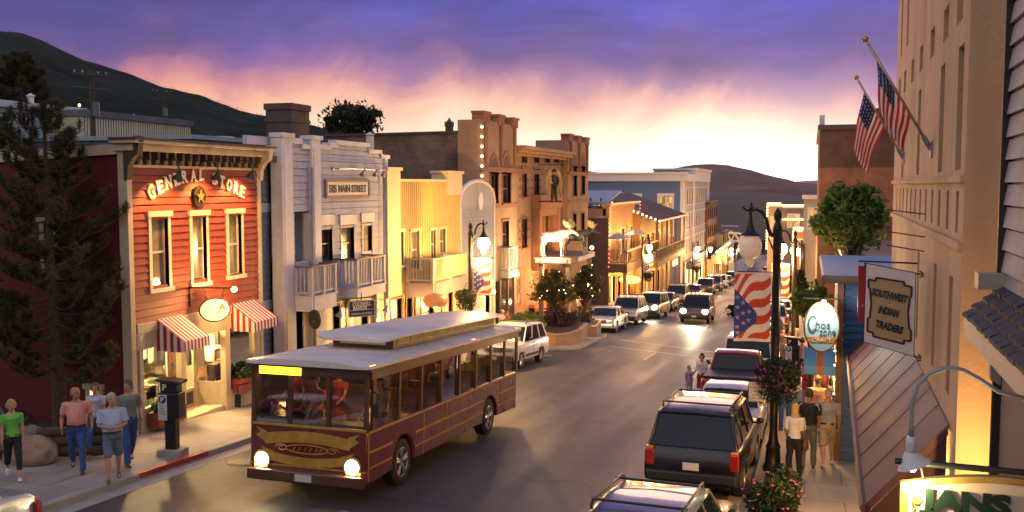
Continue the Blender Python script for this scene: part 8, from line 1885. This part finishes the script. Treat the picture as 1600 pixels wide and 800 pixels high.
p=at(178,750);person('grey haired man in pale blue shirt and denim shorts with folded arms',p,face(p,.68,-.73),1.76,(.33,.40,.52),(.10,.14,.22),(.10,.05,.035),(.36,.34,.32),build=1.12,belly=.05,pose=dict(rl=.26,ll=-.20,rk=.08,lk=.2,look=-.25,ra=(.18,.18,1.35),la=(.18,.20,1.28),inr=1.25,inl=1.25),shorts=True,sleeve=.85,group=WALKL)
p=at(203,724);person('man in grey green t-shirt and blue jeans next to the shop window',p,face(p,.8,-.6),1.84,(.16,.18,.16),DEN,(.06,.03,.02),(.10,.06,.04),build=1.0,pose=dict(W1,look=.9,ra=(.12,.1,.3),la=(.2,-.1,1.0)),sleeve=.7,group=WALKL)
WALKR='people walking on the right pavement'
p=at(1240,750);person('long haired blonde woman in white top and black trousers with a brown bag',p,face(p,.10,1),1.62,(.60,.56,.54),(.010,.010,.013),(.02,.02,.02),(.50,.34,.12),female=True,pose=dict(ST,ra=(.14,.1,.8),la=(.14,.1,.6)),sleeve=.9,long_hair=True,group=WALKR,bag=((.24,.02,.86),(.12,.05,.03)))
p=at(1262,732);person('man in black shirt with white shoulder stripes and grey trousers seen from behind',p,face(p,.08,1),1.78,(.012,.013,.018),(.11,.12,.14),(.03,.025,.02),(.05,.03,.02),SKIN2,1.06,pose=dict(rl=.12,ll=-.14,rk=.03,lk=.12),sleeve=.8,group=WALKR)
pm=bpy.data.objects[[o.name for o in bpy.data.objects if o.get('label','').startswith('man in black shirt')][0]]
for s_ in(-1,1):m=MB();m.tube([(s_*.14,-.118,1.50),(s_*.195,-.085,1.47),(s_*.232,-.055,1.36)],.010,5);m.build('shoulder_stripe',M('white shirt stripe',(.6,.6,.6),.8),pm,local=True)
p=at(1292,728);person('grey haired man in pale grey shirt and khaki shorts by the blue wall',p,face(p,-.05,1),1.80,(.27,.28,.28),(.36,.27,.17),(.45,.43,.40),(.42,.39,.35),build=1.1,pose=dict(W1,ra=(.14,.1,.3),la=(.14,.1,.3)),shorts=True,sleeve=.85,bald=True,group=WALKR)
p=at(1276,694);person('man in peach shirt and dark trousers ahead of the three walkers',p,face(p,.05,1),1.76,(.60,.30,.16),(.02,.02,.03),(.03,.02,.02),(.12,.07,.04),pose=dict(W2,ra=(.2,.3,1.4),la=(.2,.3,1.4)),sleeve=.8,group=WALKR)
p=at(1226,672);person('person in blue striped top and jeans half hidden by the near lamp',p,face(p,-.2,1),1.74,(.10,.13,.22),DEN,(.05,.03,.02),(.10,.06,.04),pose=dict(ST),sleeve=.8,group=WALKR,near=False)
p=at(1261,632);person('woman in bright red dress colours beyond the flower basket',p,face(p,.1,1),1.62,(.42,.03,.035),(.40,.03,.035),(.04,.02,.02),(.06,.03,.02),female=True,pose=dict(ST),sleeve=.4,shorts=True,group=WALKR,near=False)
p=at(1283,640);person('person in orange red clothes with a black bag by the blue shop',p,face(p,.1,1),1.68,(.45,.13,.07),(.42,.11,.06),(.04,.02,.02),(.06,.03,.02),female=True,pose=dict(W1),sleeve=.7,group=WALKR,near=False,bag=((.28,0,.95),(.015,.015,.015)))
p=at(1214,596);person('person in a pale cream top far along the right pavement',p,face(p,.1,1),1.72,(.55,.42,.28),(.05,.05,.06),(.04,.02,.02),(.08,.05,.03),pose=dict(ST),group=WALKR,near=False)
for px_,py_,lb,c1,c2,fm in((1222,575,'distant person in a dark top near the far pay station',(.06,.05,.06),DEN,False),(1252,598,'distant woman in pale pink top behind the oval sign',(.55,.35,.33),(.03,.03,.04),True),(1266,604,'distant man in tan shirt under the striped blue awning',(.38,.27,.16),(.06,.06,.08),False),(1240,560,'far pedestrian in white near the small green tree',(.58,.54,.5),(.05,.06,.1),True)):
 p=at(px_,py_);person(lb,p,face(p,.1,1 if fm else-1),1.7,c1,c2,(.03,.02,.02),(.06,.04,.03),female=fm,pose=dict(W1),near=False,group=WALKR)
p=at(1096,626,0.01);person('dark haired woman in white wrap and rust trousers standing in the road',p,face(p,-.3,-1),1.55,(.62,.56,.54),(.30,.07,.035),(.05,.03,.02),(.03,.02,.015),female=True,pose=dict(ST,look=-.2,ra=(.2,.2,1.0),la=(.15,.2,1.1)),sleeve=1.5,bag=((-.25,.08,.80),(.16,.09,.05)))
p=at(1076,622,0.01);person('small child in lilac clothes beside the woman in the white wrap',p,face(p,.2,-1),1.08,(.40,.33,.50),(.46,.40,.55),(.5,.45,.5),(.03,.02,.015),female=True,pose=dict(ST),sleeve=.8)
p=V((-16.2,A and 0,0));Yh=XF(-16.1).U(784)
for i,(dx,sh_,cp,lb)in enumerate(((0,(.55,.50,.46),(.5,.48,.45),'seated person in white shirt and pale cap against the hotel wall'),(.75,(.40,.03,.03),(.02,.02,.02),'seated person in red shirt and dark cap against the hotel wall'))):
 y=Yh-.3+dx*1.0;zz=g(y)+.16
 bench=None
 person(lb,V((-16.1,y,zz)),face(None,1,-.35),1.75,sh_,(.03,.03,.04),(.03,.02,.02),(.05,.03,.02),SKIN2,pose=dict(rl=1.45,ll=1.4,rk=1.45,lk=1.4,seat=.52,lean=.18,ra=(.1,.45,.6),la=(.1,.5,.6)),cap=cp,near=False,group='people sitting by the hotel')
o=thing('bench','low timber bench under the two seated people by the hotel','bench',(-16.3,Yh,g(Yh)+.14));fb=XF(-16.1);part(o,'seat',DARKWOOD,lambda m:m.box(fb,Yh-.8,Yh+1.0,-.28,.12,g(Yh)+.50,g(Yh)+.56));[part(o,'leg',DARKWOOD,lambda m:m.box(fb,y,y+.08,-.25,.1,g(y)+.1,g(Yh)+.5))for y in(Yh-.7,Yh+.85)]
p=at(906,512);p=V((-14.6,XF(-14.6).U(906),0));p.z=g(p.y)+.16;person('man in white shirt walking behind the brick planter',p,face(p,.6,-.4),1.76,(.58,.52,.46),(.02,.022,.03),(.03,.02,.02),(.05,.03,.02),pose=dict(W1,ra=(.2,.3,1.2)),near=False,sleeve=.9)
p=V((-14.9,XF(-14.9).U(889),0));p.z=g(p.y)+.16;person('man in dark clothes at the hotel entrance pillar',p,face(p,.6,-.6),1.74,(.12,.03,.02),(.02,.02,.025),(.03,.02,.02),(.03,.02,.015),pose=dict(ST),near=False)
p=at(1033,492,.01);person('person in rust red clothes crossing beside the parked cars',p,face(p,-1,0),1.7,(.33,.07,.045),(.25,.06,.045),(.03,.02,.02),(.03,.02,.015),pose=dict(W1),near=False,female=True)
p=at(1020,486,.01);person('person in dark clothes crossing the road behind the bright headlights',p,face(p,-1,.1),1.74,(.05,.035,.03),(.05,.05,.08),(.03,.02,.02),(.03,.02,.015),pose=dict(W2),near=False)
def rider(lb,x,y,sh_,hr_=(.05,.03,.02)):
 m=bus.matrix_world if False else(Matrix.Translation(bus.location)@Matrix.Rotation(math.pi,4,'Z')@Matrix.Rotation(RXS,4,'X'));q=m@V((x,y,.88))
 person(lb,q,math.pi,1.72,sh_,(.03,.03,.05),(.03,.02,.02),hr_,pose=dict(rl=1.45,ll=1.45,rk=1.45,lk=1.45,seat=.50,ra=(.15,.5,.7),la=(.15,.5,.7)),near=False,group='people riding in the trolley bus')
for lb,x,y,c in(('driver in orange red shirt behind the bus windscreen',.62,3.35,(.5,.10,.04)),('passenger in white shirt behind the bus windscreen',-.65,2.9,(.55,.52,.5)),('passenger in red shirt in the front side window of the bus',.75,2.08,(.4,.04,.03)),('passenger in dark blue top in the middle of the bus',-.75,-.22,(.04,.06,.15)),('passenger in cream top in a rear side window of the bus',-.78,-2.5,(.5,.42,.3))):rider(lb,x,y,c)
# TREES AND PLANTING
BARK=M('bark',(.075,.045,.028),.9,var=.4,scale=8,bump=.8,bscale=18)
def pine(lb,base,H,spread,seed,ns=1.0):
 rr=random.Random(seed);base=V(base);root=thing('pine_tree',lb,'tree',base);mb=MB()
 tr=[base+V((.10*math.sin(i*.5),.06*math.cos(i*.7),H*i/12-.3*(i==0)))for i in range(13)];mb.tube(tr,[.17*(1-i/13.2)+.01 for i in range(13)],9);mb.build('trunk',BARK,root,smooth=True)
 br=MB();nd=MB();n=72
 for b in range(n):
  t=.20+.78*(b/n)**.95;z=H*t;a=b*2.4+rr.uniform(-.4,.4)
  ln_=spread*(1-t)**.62*rr.uniform(.55,1.15)+.28;d=V((math.cos(a),math.sin(a),0));p0=base+V((.10*math.sin(t*6),.06*math.cos(t*8.4),z));pts=[]
  for q in range(6):
   s_=q/5;pts.append(p0+d*ln_*s_+V((0,0,ln_*(.08*s_+.30*s_*s_)-.12*ln_*math.sin(s_*3.0)))+V((rr.uniform(-.05,.05),rr.uniform(-.05,.05),0))*s_)
  br.tube(pts,[.035*(1-s_/6.5)*(1.2-t)+.006 for s_ in range(6)],5)
  tufts=max(3,int(ln_*8.5))
  for q in range(tufts):
   s_=.30+.70*q/tufts+rr.uniform(-.04,.04);s_=min(s_,.99);i=min(int(s_*5),4);f=s_*5-i;c=pts[i].lerp(pts[i+1],f);sd=d.cross(V((0,0,1)))*rr.uniform(-.3,.3)*ln_*.4;tip=c+sd+V((0,0,rr.uniform(.10,.30)));br.tube([c,tip],.008,4,cap=False)
   ax=(tip-c).normalized()
   for k in range(80):
    s2=rr.uniform(.1,1.1);pp=c.lerp(tip,s2);v=V((rr.gauss(0,1),rr.gauss(0,1),rr.gauss(0,1))).normalized();v=(v+ax*.9).normalized()*rr.uniform(.11,.20)*ns;w=v.cross(V((rr.gauss(0,1),rr.gauss(0,1),rr.gauss(0,1)))).normalized()*.011*ns
    o=len(nd.v);nd.v+=[pp-w,pp+w,pp+v];nd.f.append([o,o+1,o+2]);nd.m.append(0)
 for k in range(700):
  s_=rr.uniform(0,1);pp=base+V((.10*math.sin(6),.06*math.cos(8.4),H*(.93+.06*s_)));v=V((rr.gauss(0,1),rr.gauss(0,1),abs(rr.gauss(0,1))+.6)).normalized()*rr.uniform(.1,.24);w=v.orthogonal().normalized()*.009;o=len(nd.v);nd.v+=[pp-w,pp+w,pp+v];nd.f.append([o,o+1,o+2]);nd.m.append(0)
 br.build('branches',BARK,root)['kind']='stuff';nd.build('needles',M_foliage('pine needles',(.030,.032,.012),(.115,.092,.030),.25,1.4),root,recalc=False);return root
f=YF(18.6);bx,_=f.uz(88,640);pine('tall dark pine tree before the dark red wall',(bx,18.6,g(18.6)+.1),f.uz(75,160)[1]-g(18.6)-.1,2.6,21)
def broadleaf(lb,base,H,crown_z,rad,n_leaf,leaf,mats,seed,lean=(0,0),clumps=26,name='tree',trunk_r=.14,gap=.75):
 rr=random.Random(seed);base=V(base);root=thing(name,lb,'tree',base);tb=MB();top=base+V((lean[0],lean[1],crown_z))
 tb.tube([base-V((0,0,.2)),base+V((lean[0]*.2,lean[1]*.2,crown_z*.35)),base.lerp(top,.75),top+V((0,0,rad[2]*.5))],[trunk_r*1.25,trunk_r,trunk_r*.75,trunk_r*.25],9);lb_=MB();cs=[]
 for k in range(clumps):
  while True:
   v=V((rr.uniform(-1,1),rr.uniform(-1,1),rr.uniform(-.85,1)))
   if.25<v.length<1:break
  c=top+V((v.x*rad[0],v.y*rad[1],v.z*rad[2]))*rr.uniform(.66,.95)*(.80+.55*mnoise.noise(v.normalized()*1.6+V((seed,0,0))));cs.append(c);st=base.lerp(top,rr.uniform(.5,.98));mid=st.lerp(c,.55)+V((0,0,-.06*rad[2]));tb.tube([st,mid,c],[trunk_r*.42,trunk_r*.24,trunk_r*.08],5)
  cr=rr.uniform(.17,.30);leaf_cloud(lb_,c,(rad[0]*cr,rad[1]*cr,rad[2]*cr*gap),int(n_leaf/clumps*rr.uniform(.6,1.4)),leaf,rr)
 leaf_cloud(lb_,top,(rad[0]*.95,rad[1]*.95,rad[2]*.9),int(n_leaf*.06),leaf,rr)
 if 'canopy' in lb:
  fl=MB();[fl.ball(rr.choice(cs)+V((rr.uniform(-.3,.3),-rr.uniform(0,.5),rr.uniform(-.3,.3))),.024,6,4)for _ in range(11)];fl.build('light_string',MATS['string bulb'],root)
 tb.build('trunk',BARK,root,smooth=True);lb_.build('crown',mats,root,recalc=False);return root
FOL_A=M_foliage('dusky leaves',(.024,.027,.009),(.10,.085,.026),.3,1.2);FOL_B=M_foliage('green leaves',(.045,.085,.018),(.17,.25,.05),.35,1.0);FOL_C=M_foliage('dark leaves',(.012,.018,.008),(.045,.052,.02),.25,.6)
def tree_px(lb,pxb,Y,px0,px1,y0,y1,n,leaf,mat,seed,clumps=28,tr=.12,base_h=.15,name='tree',zb=None):
 S=YF(Y);xl,zt=S.uz(px0,y0);xr,zb_=S.uz(px1,y1);xb,_=S.uz(pxb,y1);gz=g(Y)+base_h if zb is None else zb
 cx,cz=(xl+xr)/2,(zt+zb_)/2;rad=((xr-xl)/2,(xr-xl)/2*.85,(zt-zb_)/2)
 return broadleaf(lb,(xb,Y,gz),0,cz-gz,rad,n,leaf,mat,seed,(cx-xb,0),clumps,name,tr)
tree_px('small dusky tree in the brick planter left of the canopy',868,49.5,822,905,412,492,2600,.105,FOL_A,3,40)
tree_px('small dusky tree right of the canopy by the dark mauve wall',912,51.8,880,950,414,478,2000,.105,FOL_A,4,34)
tree_px('big bright green tree over the right pavement before the brick building',1330,40,1268,1398,276,412,9000,.15,FOL_B,5,64,.16)
tree_px('small green tree above the oval sign on the right pavement',1268,30,1232,1302,432,500,3800,.10,FOL_B,6,22,.06)
tree_px('dark tree among the far right lamps',1246,62,1222,1268,420,470,2600,.14,FOL_C,7,18)
tree_px('dark street tree beside the near banner far along the kerb',1145,74,1130,1160,470,500,900,.13,FOL_C,17,10)
tree_px('round deep green tree on the skyline behind the grey building',550,62,497,604,152,222,6500,.19,FOL_C,8,46,.3,name='tree',zb=2.0)
tree_px('low pale shrub tree at the left edge behind the shed',5,33,-22,24,162,250,2400,.14,FOL_B,10,16,.1,zb=0.5)
pine('dark conifer on the hillside behind the blue grey shed',(YF(70).uz(32,120)[0],70,3.0),YF(70).uz(32,84)[1]-3.0,5.2,33,3.6)
for i,(pxb,Y,x0,x1,y0,y1,lb)in enumerate(((1138,300,1122,1152,372,392,'dark tree mass left of the footbridge'),(1168,330,1150,1190,368,394,'dark tree mass above the footbridge'),(1200,320,1184,1222,372,398,'dark tree mass behind the far lit tower'))):tree_px(lb,pxb,Y,x0,x1,y0,y1,1500,.7,FOL_C,40+i,14,.4)
PBR=M_brick('planter brick',(.27,.16,.10),(.31,.19,.125),(.25,.19,.14),.22,.075,'yz',.85,.15,.01)
def planter(lb,pts,h):
 cx=sum(p[0]for p in pts)/len(pts);cy=sum(p[1]for p in pts)/len(pts);o=thing('brick_planter',lb,'planter',(cx,cy,g(cy)+.15),group='brick planters on the kerb extension')
 zt=g(cy)+.15+h
 def pr(m,k,z1,zb=-.1):m.prism([(cx+(x-cx)*k,cy+(y-cy)*k,g(y)+zb)for x,y in pts],[(cx+(x-cx)*k,cy+(y-cy)*k,z1)for x,y in pts])
 part(o,'wall',PBR,lambda m:pr(m,1,zt));part(o,'coping',M('planter coping',(.33,.24,.18),.8,var=.1),lambda m:m.prism([(cx+(x-cx)*1.03,cy+(y-cy)*1.03,zt)for x,y in pts],[(cx+(x-cx)*1.03,cy+(y-cy)*1.03,zt+.08)for x,y in pts]),bevel=.02)
 part(o,'soil',M('planter soil',(.04,.03,.02),.95,var=.3,scale=9),lambda m:m.prism([(cx+(x-cx)*.88,cy+(y-cy)*.88,zt+.08)for x,y in pts],[(cx+(x-cx)*.88,cy+(y-cy)*.88,zt+.12)for x,y in pts]));return cx,cy,zt
def pxg(l):return[(gpx(x,y,.15).x,gpx(x,y,.15).y)for x,y in l]
q1=pxg([(852,538),(868,540),(890,539),(908,535),(917,529)])+[(-12.4,50.0),(-14.6,49.5),(-14.6,45.5)]
c1=planter('curved brick planter nearest the white suv',q1,.62)
q2=pxg([(918,527),(932,526),(939,521)])+[(-11.6,53.4),(-13.2,53.4),(-13.2,51.2)]
c2=planter('small brick planter beside the parked silver sedan',q2,.6)
def shrub(lb,c,rad,n,leaf,mat,seed,grp='shrubs in the brick planters'):
 o=thing('shrub',lb,'shrub',c,group=grp);rr=random.Random(seed);m=MB();leaf_cloud(m,V(c)+V((0,0,rad[2]*.7)),rad,n,leaf,rr)
 for k in range(6):a=k;leaf_cloud(m,V(c)+V((math.cos(a)*rad[0]*.6,math.sin(a)*rad[1]*.6,rad[2]*rr.uniform(.5,1.3))),(rad[0]*.45,rad[1]*.45,rad[2]*.45),n//8,leaf,rr)
 m.build('foliage',mat,o,recalc=False);part(o,'stem',BARK,lambda mm:[mm.tube([V(c),V(c)+V((math.cos(a)*rad[0]*.5,math.sin(a)*rad[1]*.5,rad[2]*1.2))],[.02,.008],5)for a in(0,1.6,3.2,4.7)])
PURPF=M_foliage('purple leaves',(.025,.015,.022),(.075,.045,.06),.2,2)
shrub('bright green shrub at the near end of the curved brick planter',(-13.7,46.6,c1[2]+.1),(.9,.9,.55),900,.085,FOL_B,51)
shrub('purple leaved shrub in the middle of the curved brick planter',(-12.4,48.2,c1[2]+.1),(.85,.8,.5),900,.08,PURPF,52)
shrub('green shrub at the far end of the curved brick planter',(-12.9,49.6,c1[2]+.1),(.6,.6,.6),500,.08,FOL_A,53)
shrub('dark purple shrub filling the small brick planter',(-12.2,52.2,c2[2]+.1),(.8,.8,.45),700,.075,PURPF,54)
o=thing('entrance_pillar','tan stone pillar with a lit side between the planter trees and the hotel steps','pillar',(-14.6,51,g(51)+.15));px_,_=YF(51).uz(881,480);fp=YF(51)
part(o,'shaft',HB,lambda m:m.box(fp,px_-.28,px_+.28,-.5,0,g(51),g(51)+2.5));part(o,'cap',SAND,lambda m:m.box(fp,px_-.35,px_+.35,-.57,.07,g(51)+2.5,g(51)+2.62));point('pillar light',(px_+.5,50.7,g(51)+.4),30,(1,.6,.2),.05)
o=thing('post_lamp','slender post lamp with a small round glowing globe between the planter trees','street lamp',(0,0,0));Yp=53.0;px_,pz_=YF(Yp).uz(916,443);o.location=(px_,Yp,g(Yp)+.15);ROOTLOC[o.name]=V(o.location)
part(o,'pole',LAMPM,lambda m:m.tube([(px_,Yp,g(Yp)),(px_,Yp,pz_-.2)],[.06,.04],8));part(o,'globe',BULBHOT,lambda m:m.ball((px_,Yp,pz_),.19,14,10),smooth=True);point('post lamp light',(px_,Yp-.35,pz_-.1),160,(1,.6,.22),.18)
mb=MB();mb.prism([(x,y,g(y)-.2)for x,y in((-30,8),(-18.0,8),(-17.5,14),(-16.6,17.5),(-16.3,20.6),(-30,20.6))],[(x,y,g(y)+h)for x,y,h in((-30,8,.8),(-18.0,8,.35),(-17.5,14,.3),(-16.6,17.5,.28),(-16.3,20.6,.22),(-30,20.6,.7))]);tag(mb.build('garden_ground',M('bark mulch',(.05,.032,.02),.95,var=.4,scale=7,bump=.8,bscale=20)),kind='structure')
def rock(lb,c,r,seed,sc=(1,1,.7),col=(.20,.15,.11)):
 bm=bmesh.new();bmesh.ops.create_icosphere(bm,subdivisions=4,radius=1)
 for v in bm.verts:n=mnoise.fractal(v.co*1.1+V((seed,0,0)),1,2,4);v.co*=1+.28*n;v.co=V((v.co.x*sc[0]*r,v.co.y*sc[1]*r,v.co.z*sc[2]*r))
 me=bpy.data.meshes.new('boulder');bm.to_mesh(me);bm.free();me.materials.append(M('boulder %.2f'%col[0],col,.85,var=.25,scale=3,bump=.5,bscale=12))
 for p in me.polygons:p.use_smooth=True
 o=bpy.data.objects.new('boulder',me);COL.objects.link(o);o.location=c;tag(o,lb,'boulder','boulders edging the garden')
p=gpx(48,716,.2);rock('tan boulder behind the green topped woman',(p.x,p.y,p.z+.12),.62,2,(1.0,.8,.6),(.26,.19,.12))
p=gpx(12,712,.2);rock('rounded brown boulder at the left picture edge',(p.x,p.y+.5,p.z+.15),.55,5,(1,.9,.7),(.17,.13,.10))
p=gpx(90,716,.2);o=thing('timber_edging','stack of dark garden timbers between the boulder and the pink shirted man','edging',(p.x,p.y,p.z));TMB=M('old garden timber',(.07,.042,.028),.85,var=.35,scale=5,bump=.5,bscale=20)
for k in range(3):part(o,'timber',TMB,lambda m:m.tube([(p.x-.75+.08*k,p.y-.15+.1*k,p.z+.1+.2*k),(p.x+.85-.05*k,p.y+.75+.12*k,p.z+.06+.2*k)],.115,10))
rr=random.Random(77);m=MB()
for k in range(60):
 x=rr.uniform(-20,-16.9);y=rr.uniform(14.5,20.2);leaf_cloud(m,(x,y,g(y)+.38),(.3,.3,.16),55,.05,rr)
tag(m.build('ground_cover',GREENLEAF,recalc=False),kind='stuff')
o=thing('wagon_wheel','old wooden wagon wheel leaning by the red wall at the left edge','wagon wheel',(0,0,0));Yw=18.0;wx,wz=YF(Yw).uz(2,664);c=V((wx-.15,Yw,wz));o.location=c;ROOTLOC[o.name]=c;fw=Fr((c.x,c.y,0),(.94,-.34,0),(-.34,-.94,0))
WDW=M('grey wheel timber',(.13,.09,.06),.8,var=.25)
part(o,'rim',WDW,lambda m:m.tube([fw.P(.48*math.cos(t),0,c.z+.48*math.sin(t))for t in[i*math.pi/16 for i in range(33)]],.04,6));part(o,'hub',WDW,lambda m:m.lathe(c,[(.08,-.1),(.1,0),(.08,.1)],12,axis=fw.n));[part(o,'spoke',WDW,lambda m:m.tube([c,fw.P(.47*math.cos(a),0,c.z+.47*math.sin(a))],.02,5))for a in[i*math.pi/5 for i in range(10)]]
# evening haze over the valley
bpy.context.view_layer.update()
zl=min(v[2]for v in vL+vC+vF);zl=min(zl,min((g(y)+hill_h(x,y))for y in ys for x in xs));zh=max(v[2]for v in vL+vC+vF)
mb=MB();mb.box(WF,-4300,3200,-200,5400,zl-1,zh+25)
hz=mb.build('haze',None);hm=bpy.data.materials.new('evening haze');hm.use_nodes=True;nt=hm.node_tree;nt.nodes.clear()
pv=nt.nodes.new('ShaderNodeVolumePrincipled');pv.inputs['Density'].default_value=HAZE;pv.inputs['Color'].default_value=(.92,.88,.90,1);pv.inputs['Anisotropy'].default_value=.2
no=nt.nodes.new('ShaderNodeOutputMaterial');nt.links.new(pv.outputs[0],no.inputs['Volume'])
hz.data.materials.clear();hz.data.materials.append(hm);tag(hz,kind='stuff')
SC.cycles.volume_bounces=0
